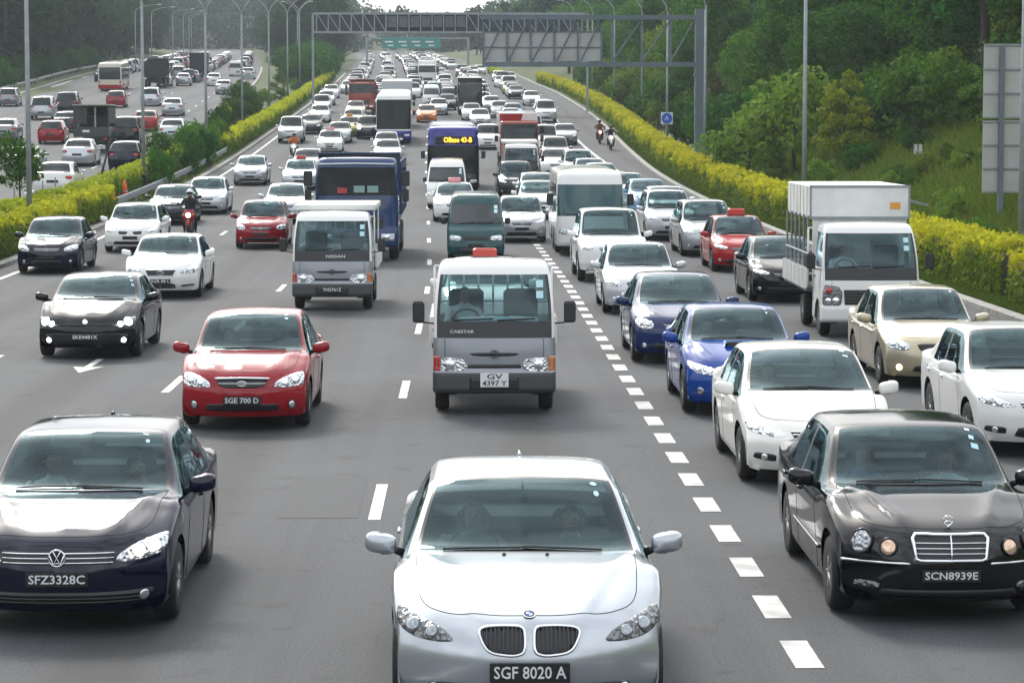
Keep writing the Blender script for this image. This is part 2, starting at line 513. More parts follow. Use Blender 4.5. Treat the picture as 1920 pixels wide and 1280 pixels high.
# repaired rectangle of older, smoother asphalt
M_PATCH = noise_mat("asphalt_patch", (.062, .064, .069), (.050, .052, .057), 24, .85, .2)
def road_patch(x0, x1, y0, y1):
    V = [(x0, y0, .003), (x1, y0, .003), (x1, y1, .003), (x0, y1, .003)]
    ob("asphalt_repair", mesh_np("asphalt_repair", V, [(0, 1, 2, 3)], False, [M_PATCH]), marks)
road_patch(-2.0, -1.15, 27.0, 30.2)

# ================================================================ vegetation
M_BARK = noise_mat("bark", (.09, .075, .055), (.05, .042, .032), 6, .9, .4)
M_LEAF_DEEP = leaf_mat("leaves_deep_green", (.015, .055, .009), (.046, .128, .016))
M_LEAF_MID = leaf_mat("leaves_mid_green", (.028, .090, .009), (.082, .190, .018))
M_LEAF_LIME = leaf_mat("leaves_lime_green", (.080, .150, .016), (.165, .245, .030))
M_LEAF_SHADE = leaf_mat("leaves_shade_tint", (.014, .036, .014), (.034, .072, .024))  # backlit shade and haze blue of the far woods put into leaf colour
M_LEAF_OLIVE = leaf_mat("leaves_olive", (.050, .075, .020), (.120, .120, .035))
M_HEDGE = leaf_mat("hedge_leaves", (.065, .135, .012), (.150, .225, .018), tip=(.46, .48, .02), trans=.5, obj_var=.05)
M_HEDGE_CORE = noise_mat("hedge_inner_twigs", (.020, .032, .008), (.035, .045, .014), 8, .95)
M_GRASSBLADE = leaf_mat("grass_blades", (.050, .090, .014), (.110, .160, .026), trans=.3, obj_var=.02)
M_DRYGRASS = leaf_mat("tall_grass", (.045, .120, .012), (.150, .190, .028), trans=.3, obj_var=.02)

def quads(C, U, W):
    """leaf quads: centres C, half axes U, W"""
    n = len(C)
    V = np.stack([C - U, C - W*.9, C + U, C + W*.9], 1).reshape(-1, 3)
    F = np.arange(n*4).reshape(n, 4)
    return V, F

def rand_dirs(n, up=0.0):
    d = rng.normal(size=(n, 3)); d[:, 2] += up
    return d / np.linalg.norm(d, axis=1, keepdims=True)

def leaf_axes(nrm, size):
    n = len(nrm)
    a = rand_dirs(n)
    u = np.cross(nrm, a); u /= np.maximum(np.linalg.norm(u, axis=1, keepdims=True), 1e-6)
    w = np.cross(nrm, u)
    s = size * rng.uniform(.6, 1.3, (n, 1))
    return u * s * .62, w * s * .36

def crown_mesh(name, h, r, z0, clumps, per, leaf, mat, flat=.75, droop=0.0):
    """crown of leaf clumps in an uneven ellipsoid whose foot is at z0"""
    C = []; Nn = []
    for k in range(clumps):
        d = rand_dirs(1, .25)[0]
        rad = rng.uniform(.35, 1.0) ** .6
        cz = z0 + (h - z0) * .52
        c = np.array([d[0]*r*rad, d[1]*r*rad, cz + d[2]*(h - z0)*.46*rad])
        rc = r * rng.uniform(.15, .42)
        p = rand_dirs(per) * (rng.uniform(.25, 1, (per, 1)) ** .40) * rc
        p[:, 2] *= flat
        C.append(c + p); Nn.append(rand_dirs(per, .5) + p / rc * .8)
    C = np.concatenate(C); Nn = np.concatenate(Nn); Nn /= np.linalg.norm(Nn, axis=1, keepdims=True)
    U, W = leaf_axes(Nn, leaf)
    V, F = quads(C, U, W)
    return mesh_np(name, V, F, False, [mat])

def trunk_mesh(name, h, r, n_limb=5, z0=2.0):
    mb = MB()
    p = [(0, 0, -.4), (.04*h*random.uniform(-1, 1)*.3, .04*h*random.uniform(-1, 1)*.3, h*.33), (random.uniform(-.03, .03)*h, random.uniform(-.03, .03)*h, h*.66), (random.uniform(-.05, .05)*h, random.uniform(-.05, .05)*h, h*.9)]
    mb.tube(p, [r*1.25, r, r*.6, r*.15], 7)
    for i in range(n_limb):
        a = 2*math.pi*(i + random.random()*.6)/n_limb; zz = h*random.uniform(.3, .6); L_ = h*random.uniform(.2, .34)
        q0 = Vector((0, 0, zz)); q1 = q0 + Vector((math.cos(a)*L_*.6, math.sin(a)*L_*.6, L_*.5)); q2 = q0 + Vector((math.cos(a)*L_, math.sin(a)*L_, L_*1.05))
        mb.tube([q0, q1, q2], [r*.5, r*.33, r*.12], 5)
    return mb.mesh(name, M_BARK, True)

TREES = {}
def tree_kind(key, h, r, z0, clumps, per, leaf, mat, tr=.18, limbs=5, flat=.75):
    TREES[key] = (trunk_mesh("trunk", h*.92, tr, limbs), crown_mesh("crown", h, r, z0, clumps, per, leaf, mat, flat), h)
tree_kind("deep_a", 12, 3.6, 2.0, 70, 75, .30, M_LEAF_DEEP)
tree_kind("deep_b", 14, 3.2, 2.5, 70, 75, .30, M_LEAF_DEEP)
tree_kind("mid_a", 11, 3.4, 1.5, 70, 75, .30, M_LEAF_MID)
tree_kind("mid_b", 9, 3.0, 1.0, 60, 75, .28, M_LEAF_MID)
tree_kind("lime_a", 9, 2.8, .8, 60, 70, .26, M_LEAF_LIME)
tree_kind("olive_a", 8, 2.6, .8, 50, 70, .26, M_LEAF_OLIVE)
tree_kind("shade_a", 14, 4.2, .2, 75, 60, .50, M_LEAF_SHADE)
tree_kind("shade_b", 17, 4.0, .4, 80, 60, .50, M_LEAF_SHADE)
tree_kind("shade_c", 12, 4.4, .1, 75, 60, .50, M_LEAF_SHADE)
tree_kind("bush_mid", 3.2, 1.9, .0, 34, 70, .22, M_LEAF_MID, .06, 4)
tree_kind("bush_lime", 3.6, 1.6, .0, 34, 70, .20, M_LEAF_LIME, .06, 4)
tree_kind("bush_deep", 3.0, 2.1, .0, 34, 70, .24, M_LEAF_DEEP, .06, 4)
tree_kind("bush_gold", 3.8, 1.3, .0, 34, 70, .18, leaf_mat("leaves_golden", (.11, .17, .016), (.26, .28, .02)), .05, 4)

def plant(key, x, y, s, label, group, name="tree", cat="tree", sz=None, dz=0.0):
    tk, cr, h = TREES[key]
    root = empty(name, (x, y, float(ground_z(x, y)) + dz), random.uniform(0, 6.28), label=label, category=cat)
    if group: root["group"] = group
    root.scale = (s*random.uniform(.9, 1.1), s*random.uniform(.9, 1.1), sz or s*random.uniform(.9, 1.12))
    ob("trunk" if name != "shrub" else "stem", tk, root)
    ob("crown" if name != "shrub" else "foliage", cr, root)
    return root

GR = "trees of the dense wood on the right hillside"
placed = []
def far_enough(x, y, d):
    for a, b in placed:
        if (a-x)**2 + ((b-y)*.8)**2 < d*d: return False
    return True
LAB_R = {"deep_a": "dark green broad tree in the dense wood on the right hillside", "deep_b": "tall dark green tree in the dense wood on the right hillside",
         "mid_a": "mid green bushy tree in the dense wood on the right hillside", "mid_b": "low mid green tree in the dense wood on the right hillside",
         "lime_a": "bright lime green tree in the dense wood on the right hillside", "olive_a": "olive yellow green tree in the dense wood on the right hillside"}
n = 0; tries = 0
while n < 175 and tries < 9000:
    tries += 1
    y = random.uniform(96, 400) if random.random() < .8 else random.uniform(96, 180)
    edge = float(np.interp(y, [96, 112, 135, 160, 220, 300, 400], [25, 22.5, 20, 17.5, 17, 17, 15]))
    x = edge + abs(random.gauss(0, 1)) * 9 + random.uniform(0, 1.5)
    # must lie inside the wedge the camera can see (with a margin)
    if x > (1920 + 160 - 875) / 4870 * y + 3: continue
    if not far_enough(x, y, 3.0 + y*.004): continue
    placed.append((x, y))
    k = random.choices(list(LAB_R), [3, 2.4, 4, 2.5, 1.1, .9])[0]
    plant(k, x, y, random.uniform(.8, 1.25) * (1.0 if x > edge + 4 else .75), LAB_R[k], GR + (" (%s)" % k.replace("_a", "").replace("_b", "")))
    n += 1
# undergrowth along the wood's edge
for i in range(70):
    y = random.uniform(90, 330)
    edge = float(np.interp(y, [96, 112, 135, 160, 220, 300, 400], [24, 21, 18, 15.6, 15.4, 15.4, 13.5]))
    x = edge + random.uniform(-.6, 2.2)
    k = random.choice(["bush_mid", "bush_mid", "bush_lime", "bush_deep"])
    if x > (2000 - 875) / 4870 * y + 1: continue
    plant(k, x, y, random.uniform(.6, 1.25), {"bush_mid": "mid green shrub at the foot of the right-hand wood", "bush_lime": "lime green shrub at the foot of the right-hand wood", "bush_deep": "dark green low shrub at the foot of the right-hand wood"}[k],
          "undergrowth at the edge of the right-hand wood", "shrub", "shrub")
# plants the photograph lets one single out
plant("bush_gold", 17.3, 119, 1.05, "golden yellow upright shrub standing before the dark wood, right of the thin lamp post", None, "shrub", "shrub")
plant("bush_lime", 15.6, 124, 1.55, "tall lime green shrub directly left of the thin lamp post behind the lorry", None, "shrub", "shrub")
plant("bush_lime", 13.9, 128, 1.15, "bright green shrub between the gantry column and the lamp post", None, "shrub", "shrub")

# left-hand wood, dark and far
GL = "trees of the dark wood beyond the left carriageway"
n = 0; tries = 0; placed = []
while n < 130 and tries < 9000:
    tries += 1
    y = random.uniform(300, 640)
    ll = float(left_l(y))
    x = ll - 4.5 - abs(random.gauss(0, 1)) * 15
    if x < (-60 - 875) / 4870 * y - 4: continue
    if not far_enough(x, y, 4.2): continue
    placed.append((x, y)); n += 1
    k = random.choice(["shade_a", "shade_b", "shade_c"])
    plant(k, x, y, random.uniform(.95, 1.35), {"shade_a": "broad dark tree in the shadowy wood beyond the left carriageway", "shade_b": "tall dark tree in the shadowy wood beyond the left carriageway", "shade_c": "deep green tree in the shadowy wood beyond the left carriageway"}[k], GL + " " + k[-1])
# trees between the two carriageways where they part, far up
n = 0; tries = 0; placed = []
while n < 46 and tries < 4000:
    tries += 1
    y = random.uniform(430, 700)
    a, b = float(left_r(y)) + 4, float(kerb_l(y)) - 4
    if b - a < 3: continue
    x = random.uniform(a, b)
    if not far_enough(x, y, 4.5): continue
    placed.append((x, y)); n += 1
    k = random.choice(["shade_a", "shade_c", "shade_b"])
    plant(k, x, y, random.uniform(.7, 1.0), "hazy green tree on the widening median far up the road", "trees on the far median")
for i in range(26):
    y = random.uniform(318, 430); t = random.uniform(.15, .6)
    x = float(kerb_l(y)) * (1-t) + float(left_r(y)) * t
    if y < 300 and t < .5: continue
    plant(random.choice(["bush_mid", "bush_deep"]), x, y, random.uniform(.8, 1.5), "dark leafy shrub on the far median behind the left hedge", "shrubs on the far median", "shrub", "shrub")

# trees right of the climbing road, beyond the end of the hedge
n = 0; tries = 0; placed = []
while n < 44 and tries < 4000:
    tries += 1
    y = random.uniform(372, 700)
    x = float(kerb_r(y)) + 6 + abs(random.gauss(0, 1))*14
    if not far_enough(x, y, 5.0): continue
    placed.append((x, y)); n += 1
    plant(random.choice(["mid_a", "shade_a", "shade_c", "mid_b"]), x, y, random.uniform(.8, 1.15), "hazy tree beyond the end of the right-hand hedge", "trees beyond the right-hand hedge")
for i in range(30):
    y = random.uniform(262, 420)
    plant("bush_deep", float(left_l(y)) - random.uniform(2.5, 5), y, random.uniform(.7, 1.2), "dark low bush on the verge below the shadowy wood", "bushes on the far left verge", "shrub", "shrub")
for i in range(34):
    y = random.uniform(225, 330); t = random.uniform(.18, .8)
    x = float(kerb_l(y) - 1.6)*(1-t) + float(left_r(y))*t
    plant(random.choice(["bush_mid", "bush_lime", "bush_deep"]), x, y, random.uniform(.22, .42), "low leafy plant on the median between the far hedges", "low plants on the median", "shrub", "shrub")

for i in range(22):
    y = random.uniform(118, 245); x = float(left_r(y)) + random.uniform(.9, 2.2)
    plant(random.choice(["bush_mid", "bush_deep"]), x, y, random.uniform(.28, .5), "thin leafy bush rising above the green hedge of the median", "bushes above the median hedge", "shrub", "shrub", sz=random.uniform(.5, .8))

# far wood on the ridge that closes the view: one mass
def far_wood():
    C = []; Nn = []
    for k in range(620):
        y = random.uniform(760, 1080); x = random.uniform(-180, 150)
        g = float(ground_z(x, min(y, 900)))
        top = np.interp(x*1000/y, [-118, -65, -36, -24, -15, 3, 11, 22, 34, 56], [34, 26, 20, 16.5, 12.5, 12, 16, 18, 21, 30])
        if x > float(kerb_l(y)) - 1 and x < float(kerb_r(y)) + 2 and y < 860: continue
        H = top * random.uniform(.72, 1.02) * (y/900)
        for q in range(9):
            c = np.array([x + rng.normal()*3.4, y + rng.normal()*3.4, g + H*rng.uniform(.0, .88)])
            p = rand_dirs(26) * (rng.uniform(.3, 1, (26, 1)) ** .4) * 2.5
            C.append(c + p); Nn.append(rand_dirs(26, .6) + p*.3)
    C = np.concatenate(C); Nn = np.concatenate(Nn); Nn /= np.linalg.norm(Nn, axis=1, keepdims=True)
    U, W = leaf_axes(Nn, 1.5)
    V, F = quads(C, U, W)
    ob("far_wood", mesh_np("far_wood", V, F, False, [M_LEAF_SHADE]), kind="stuff", label="far-off hazy wood on the ridge that closes the view", category="wood")
far_wood()

# ---------------------------------------------------------------- hedges
def hedge(label, xf, y0, y1, w, h, young, leaf0=.085, leaf_far=.20, gap=None):
    root = empty("hedge", (float(xf(y0)), y0, float(ground_z(xf(y0), y0))), label=label, category="hedge", group="clipped hedges along the carriageways")
    off = np.array(root.location)
    C = []; Nn = []; Y = []; S = []
    y = y0
    while y < y1:
        leaf = np.interp(y, [60, 180], [leaf0, leaf_far])
        m = int(3.2 / (leaf*leaf*.62) * 1.0)
        s = rng.uniform(0, 1, m); yy = y + s
        # lumpy height and width
        lump = .90 + .055*np.sin(yy*1.9) + .05*np.sin(yy*.73 + 1.3) + .04*np.sin(yy*4.3)
        hh = h * lump; ww = w * (.90 + .07*np.sin(yy*1.4 + .8) + .05*np.sin(yy*3.7))
        t = rng.uniform(0, 1, m); per = 2*hh + ww; d = t * per
        jit = rng.normal(0, .055, m)
        X = np.where(d < hh, -ww/2 + jit, np.where(d < hh + ww, -ww/2 + (d - hh), ww/2 + jit))
        Z = np.where(d < hh, d, np.where(d < hh + ww, hh + jit*1.3, hh - (d - hh - ww)))
        edge = np.clip(np.abs(X)/(ww/2), 0, 1)
        Z = np.where((d >= hh) & (d < hh + ww), Z - .16*hh*edge**4, Z)
        nx = np.where(d < hh, -1.0, np.where(d < hh + ww, 0, 1.0)); nz = np.where((d >= hh) & (d < hh + ww), 1.0, .25)
        xx = np.array([0.0]); xx = xf(yy)
        gz = ground_z(xx, yy)
        
        keep = (np.sin(yy*.91 + .4) + np.sin(yy*.353 + 2) + .5*np.sin(yy*2.3)) > -2.05 + .6*(Z/hh)
        yg = np.clip((Z/hh - .52) * 2.4 + .34*np.sin(yy*1.1 + X*2.0) + .28*np.sin(yy*.37) + rng.normal(0, .25, m), 0, 1) * young
        C.append(np.stack([xx + X, yy, gz + Z - .02], 1)[keep]); Nn.append((np.stack([nx, np.zeros(m) - .25, nz], 1) + rng.normal(0, .55, (m, 3)))[keep])
        Y.append(yg[keep]); S.append(np.full(int(keep.sum()), leaf))
        y += 1.0
    for ye, sg in ((y0, -1), (y1, 1)):      # leafy ends
        leaf = np.interp(ye, [60, 180], [leaf0, leaf_far]); m = int(1.2*w*h/(leaf*leaf*.5)); yy = np.full(m, float(ye)) - sg*rng.uniform(-.1, .5, m)
        X = rng.uniform(-.45, .45, m)*w; Z = rng.uniform(0, .92, m)*h; xx = xf(yy)
        C.append(np.stack([xx + X, yy, ground_z(xx, yy) + Z], 1)); Nn.append(np.stack([np.zeros(m), np.full(m, float(sg)), np.full(m, .3)], 1) + rng.normal(0, .6, (m, 3)))
        Y.append(np.clip((Z/h - .5)*2 + rng.normal(0, .25, m), 0, 1)*young); S.append(np.full(m, leaf))
    C = np.concatenate(C) - off; Nn = np.concatenate(Nn); Nn /= np.linalg.norm(Nn, axis=1, keepdims=True)
    Y = np.concatenate(Y); S = np.concatenate(S)
    U, W = leaf_axes(Nn, 1.0); U *= S[:, None]*1.35; W *= S[:, None]*1.6
    V, F = quads(C, U, W)
    me = mesh_np("hedge_leaves", V, F, False, [M_HEDGE])
    at = me.attributes.new("young", 'FLOAT', 'POINT'); at.data.foreach_set("value", np.repeat(Y, 4).astype(np.float32))
    ob("foliage", me, root)
    ys = np.arange(y0 + .7, y1 - .7 + 1e-6, 1.0); V = []; F = []
    for a in ys:
        xx = float(xf(a)); g = float(ground_z(xx, a)); lump = .86 + .10*math.sin(a*1.9) + .08*math.sin(a*.73 + 1.3)
        for px, pz in ((-.30, 0), (-.27, .70*lump), (.27, .70*lump), (.30, 0)):
            V.append((xx + px*w - off[0], a - off[1], g + pz*h - off[2]))
    for i in range(len(ys)-1):
        for k in range(3): F.append((i*4+k, i*4+k+1, i*4+5+k, i*4+4+k))
    F += [(0, 1, 2, 3), tuple(len(V) - k for k in (1, 2, 3, 4))]
    ob("twigs", mesh_np("twigs", V, F, False, [M_HEDGE_CORE]), root)
_HX = ((-60, 45, 60, 100, 130, 180, 231, 300, 350, 400, 1400), (13.2, 13.2, 13.0, 12.5, 12.2, 12.4, 12.7, 11.9, 9.9, 8.5, 8.5))
hedge("long yellow-green hedge running along the right kerb below the wood", lambda y: curve1(_HX, y), 47, 348, 1.35, 1.35, 1.0)
hedge("yellow-green hedge at the left kerb beside the black and white saloons", lambda y: -14.0 + cx(y), 56, 104, 1.0, 1.05, .85)
hedge("bright yellow hedge climbing the left kerb beyond the steel guard rail", lambda y: -14.1 + cx(y) - np.clip((np.asarray(y) - 230) / 60, 0, 1)*.4, 165, 372, 1.0, 1.1, 1.0)
hedge("green hedge between the light columns and the left carriageway", lambda y: left_r(y) + .75, 66, 235, .8, 1.0, .6)
hedge("short curved yellow hedge on the far slip-road island, left arm", lambda y: np.asarray(y)*0 - .6 + (np.asarray(y) - 395)*.012, 392, 442, .9, 1.2, 1.0)
hedge("short curved yellow hedge on the far slip-road island, right arm", lambda y: 5.0 - (np.asarray(y) - 340)*.012, 340, 425, .9, 1.2, 1.0)

# ---------------------------------------------------------------- grass
def grass(name, label, pts, hgt, mat, width=.02):
    P = np.asarray(pts); n = len(P)
    g = ground_z(P[:, 0], P[:, 1])
    B = np.stack([P[:, 0], P[:, 1], g - .02], 1)
    a = rng.uniform(0, 6.28, n); d = np.stack([np.cos(a), np.sin(a), np.zeros(n)], 1)
    H = hgt * rng.uniform(.5, 1.2, n)
    lean = rng.normal(0, .35, (n, 2))
    T = B + np.stack([lean[:, 0]*H, lean[:, 1]*H, H], 1)
    w = width * (1 + P[:, 1:2]/60)
    V = np.stack([B - d*w, B + d*w, T], 1).reshape(-1, 3)
    ob(name, mesh_np(name, V, np.arange(n*3).reshape(n, 3), False, [mat]), kind="stuff", label=label, category="grass")
def scatter(n, y0, y1, fx):
    y = y0 + (y1 - y0) * rng.uniform(0, 1, n) ** 1.5
    a, b = fx(y); return np.stack([a + (b - a) * rng.uniform(0, 1, n), y], 1)
grass("verge_grass", "mown grass strip between the right kerb and the hedge", scatter(70000, 44, 200, lambda y: (kerb_r(y) + .22, curve1(_HX, y) - .3)), .10, M_GRASSBLADE, .008)
grass("median_grass", "grass on the median between the two hedges", scatter(50000, 64, 240, lambda y: (left_r(y) + .3, kerb_l(y) - .25)), .13, M_GRASSBLADE, .010)
grass("bank_grass", "tall dry and green grass on the bank right of the hedge", scatter(150000, 48, 150, lambda y: (curve1(_HX, y) + .5, curve1(_HX, y) + 5 + (y - 40)*.13)), .50, M_DRYGRASS, .018)
for i in range(46):     # ferns and creepers on the bank
    y = random.uniform(64, 118); x = float(curve1(_HX, y)) + random.uniform(1.6, 8.5)
    if x > (1980 - 875)/4870*y: continue
    plant(random.choice(["bush_mid", "bush_lime", "bush_deep"]), x, y, random.uniform(.18, .42), "small leafy bush on the grassy bank behind the right hedge", "small bushes on the grassy bank", "shrub", "shrub")
plant("bush_mid", -15.75, 92, .46, "flowering bush on a bare stem, beside the leftmost lamp column", None, "shrub", "shrub", sz=.62, dz=1.2)
plant("bush_mid", -16.4, 152, .3, "small thin bush beside the third lamp column on the median", None, "shrub", "shrub", sz=.6)
plant("bush_mid", -17.3, 165, .32, "small pale bush on the median beside the parked line of left traffic", None, "shrub", "shrub", sz=.55)
plant("bush_deep", -18.6, 205, .38, "dark green small bush on the median before the lamp columns", None, "shrub", "shrub", sz=.6)

# ================================================================ street furniture and structures
def gz(x, y): return float(ground_z(x, y))
def lamp_head(x, y, z, s_, name="lamp_head"):
    mb = MB().bev((x, y, z), (.62, .24, .10), .035)
    le = MB().bev((x, y, z - .055), (.46, .17, .03), .01)
    return mb, le
M_LAMPHOUSE = principled("lamp_housing", (.55, .57, .58), .4)
M_LAMPGLASS = principled("lamp_glass", (.72, .74, .74), .2)
def lamp_column(x, y, label, arms, h=9.0, r=.095, reach=1.9, rise=1.5, curve=False, gx=None):
    z0 = gz(x, y)
    root = empty("street_lamp", (x, y, z0), label=label, category="street lamp", group="light columns along the expressway")
    MB().tube([(0, 0, -.1), (0, 0, h*.45), (0, 0, h)], [r, r*.86, r*.62], 10).build("pole", M_GALV, root, True)
    MB().bev((0, 0, .28), (r*2.9, r*2.9, .56), .02).build("base", M_DARK, root)
    for s_ in arms:
        if curve: pts = [(0, 0, h - .3), (s_*.05*reach, 0, h + rise*.30), (s_*.28*reach, 0, h + rise*.68), (s_*.6*reach, 0, h + rise*.90), (s_*reach, 0, h + rise)]
        else: pts = [(0, 0, h - .25), (s_*.12*reach, 0, h + rise*.22), (s_*.45*reach, 0, h + rise*.68), (s_*reach, 0, h + rise)]
        a = MB().tube(pts, [r*.6, r*.5, r*.42, r*.36, r*.34][:len(pts)], 8).build("arm", M_GALV, root, True)
        mb, le = lamp_head(s_*(reach + .25), 0, h + rise + .03, s_)
        hd = mb.build("lamp_head", M_LAMPHOUSE, root); le.build("lamp_glass", M_LAMPGLASS, hd)
names = ["leftmost double-armed lamp column beside the left hedges", "second double-armed lamp column from the left on the median", "third double-armed lamp column from the left on the median", "fourth double-armed lamp column on the median",
         "fifth double-armed lamp column on the median", "sixth double-armed lamp column on the median", "seventh double-armed lamp column on the median", "eighth double-armed lamp column on the median", "last double-armed lamp column up the median"]
for (x, y), nm in zip(((-14.35, 85.6), (-15.35, 124), (-15.5, 155.5), (-16.4, 191), (-17.6, 233), (-18.6, 272), (-19.9, 312), (-22.5, 352), (-25.5, 395)), names):
    lamp_column(x, y, nm, (-1, 1))
nr = ["thick lamp column at the right edge before the sign boards", "thin lamp column behind the white box lorry", "curved lamp column right beside the gantry column", "lamp column behind the round blue sign", "fifth lamp column on the right above the yellow hedge", "sixth lamp column on the right above the yellow hedge", "seventh lamp column on the right under the sign panel", "last lamp column on the right beside the far hedge"]
for (x, y), nm in zip(((13.55, 63.2), (13.0, 100), (12.55, 137), (13.4, 174), (14.2, 211), (14.0, 247), (13.7, 284), (13.2, 322)), nr):
    lamp_column(x, y, nm, (-1,), 9.2, .10, 1.7, 1.5, True)
for i, (px_, y) in enumerate(((-47.0, 372), (-49.5, 412), (-51.0, 455), (-54.0, 500), (-58.0, 548), (-63, 600))):
    lamp_column(px_, y, "single-armed lamp column before the dark wood, %s from the left" % ["first", "second", "third", "fourth", "fifth", "sixth"][i], (1,), 8.6, .09, 3.2, 1.0, True)

# --- cantilever gantry with the back of a sign panel
def gantry():
    y = 140.0; x0 = 12.5; g = gz(x0, y)
    root = empty("sign_gantry", (x0, y, g), label="grey cantilever gantry with a wide sign panel seen from behind", category="gantry")
    zt, zb_ = 9.85 - g, 7.35 - g; xl = .86 - x0
    MB().box((0, 0, (zt + .45)/2), (.46, .46, zt + .45)).build("column", M_STEEL_BLUE, root)
    MB().bev((0, 0, .1), (.9, .9, .3), .05).build("column_base", M_CONC, root)
    MB().box((0, 0, zb_ - .55), (.56, .56, .16)).build("column_flange", M_STEEL_BLUE, root)
    for nm, z, t in (("top_chord", zt, .30), ("bottom_chord", zb_, .32)):
        MB().box((xl/2 - .12, 0, z), (abs(xl) - .23, t, t*.8)).build(nm, M_STEEL_BLUE, root)
    xs = [-1.55, -3.1, -4.7]
    for x in xs: MB().box((x, 0, (zt + zb_)/2), (.10, .10, zt - zb_ - .26)).build("vertical_strut", M_STEEL_BLUE, root)
    prev = -.25
    for x in xs:
        MB().tube([(x, 0, zb_ + .12), (prev, 0, zt - .12)], .055, 6).build("diagonal_strut", M_STEEL_BLUE, root); prev = x
    # the sign: sheets on the far side, posts and braces on this side
    sw = 6.45; sx = xl + sw/2
    n = 5; pw = sw/n
    for k in range(n):
        for q, (za, zc_) in enumerate(((zb_ + .18, zb_ + .90), (zb_ + .92, zb_ + 1.72))):
            MB().box((xl + pw*(k + .5), .30, (za + zc_)/2), (pw - .02, .03, zc_ - za)).build("sign_sheet", M_SIGN_BACK, root)
    for k in range(n + 1): MB().box((xl + .05 + (sw - .1)*k/n, .20, (zb_ + zt)/2), (.10, .12, zt - zb_)).build("sign_post", M_STEEL_BLUE, root)
    for k in range(n): MB().tube([(xl + pw*k + .1, .10, zb_ + .15), (xl + pw*(k + 1) - .1, .10, zt - .12)], .05, 6).build("diagonal_strut", M_STEEL_BLUE, root)
    for z in (zb_ + .91, zb_ + 1.74): MB().box((sx, .25, z), (sw, .05, .06)).build("sign_rail", M_STEEL_BLUE, root)
gantry()

# --- box truss across the carriageway
def truss():
    y = 243.0; x0, x1 = -13.9, 10.75; z0, z1 = 12.72, 14.45; d = 1.5
    root = empty("truss_gantry", (-14.3, y, gz(-14.3, y)), label="dark steel box truss spanning the whole carriageway", category="gantry")
    off = Vector(root.location)
    def bd(mb, nm, m): mb.v = [(a - off.x, b - off.y, c - off.z) for a, b, c in mb.v]; return mb.build(nm, m, root)
    dark_steel = principled("truss_dark_cladding", (.030, .042, .055), .6)
    for xx in (-14.3, 11.3):
        g = gz(xx, y); bd(MB().box((xx, y + d/2, (g + z1)/2), (.2, .4, z1 - g)), "column", M_GALV)
    for yy in (y, y + d):
        for z in (z0, z1): bd(MB().box(((x0 + x1)/2, yy, z), (x1 - x0 + .6, .14, .14)), "chord", M_GALV)
    n = 23; w = (x1 - x0)/n
    for k in range(n + 1): bd(MB().box((x0 + k*w, y, (z0 + z1)/2), (.09, .09, z1 - z0 - .14)), "vertical_strut", M_GALV)
    for k in range(n):
        xa = x0 + k*w
        if k < 6 or k > 12:
            bd(MB().tube([(xa + .05, y, z1 - .07), (xa + w - .05, y, z0 + .07)], .045, 5), "diagonal_strut", M_GALV)
        else:
            bd(MB().box((xa + w/2, y + .35, (z0 + z1)/2 + .1), (w*.72, .4, 1.0)), "equipment_box", M_GREYPL_)
        bd(MB().box((xa + w/2, y + d + .10, (z0 + z1)/2), (w - .02, .04, z1 - z0 + .1)), "back_panel", dark_steel)
M_GREYPL_ = noise_mat("equipment_grey", (.12, .14, .16), (.09, .105, .12), 1.5, .6)
truss()

# --- far green direction sign
def far_sign():
    y = 425.0; root = empty("direction_sign", (-16.2, y, gz(-16.2, y)), label="wide green direction sign over the far end of the jam", category="sign"); g = root.location.z
    grn = principled("sign_green", (.05, .24, .21), .5)
    MB().box((7.2, 0, 17.4 - g), (9.6, .12, 1.75)).build("panel", grn, root)
    for k in range(4):
        MB().box((3.6 + k*2.2, -.07, 17.6 - g), (1.3, .02, .22)).build("lettering", principled("sign_white", (.75, .78, .78), .5), root)
        MB().box((3.9 + k*2.2, -.07, 17.0 - g), (.9, .02, .20)).build("lettering", principled("sign_white", (.75, .78, .78), .5), root)
    for x in (0, 16.5): MB().box((x, .2, (18.3 - g)/2), (.4, .4, 18.3 - g)).build("column", M_GALV, root)
    MB().box((8.2, .2, 18.2 - g), (16.6, .25, .25)).build("beam", M_GALV, root)
far_sign()

# --- sign boards at the right edge, seen from behind
def edge_board():
    y = 80.0; g = gz(16.5, y); root = empty("sign_board", (16.45, y, g), label="tall grey sign boards seen from behind at the right edge", category="sign board")
    for x in (0.0, 2.1): MB().box((x, -.10, (6.5 - g)/2 - .2), (.15, .15, 6.5 - g + .4)).build("post", M_STEEL_BLUE, root)
    top = 6.56 - g; bot = 2.05 - g; mid = 4.28 - g
    for (a, b) in ((mid + .06, top), (bot, mid - .06)):
        n = 3; hh = (b - a)/n
        for k in range(n):
            MB().box((1.0, 0, a + hh*(k + .5)), (3.1, .04, hh - .012)).build("sheet", M_SIGN_BACK, root)
        for k in range(n + 1): MB().box((1.0, -.045, a + hh*k), (3.1, .05, .055)).build("rib", M_GALV, root)
edge_board()

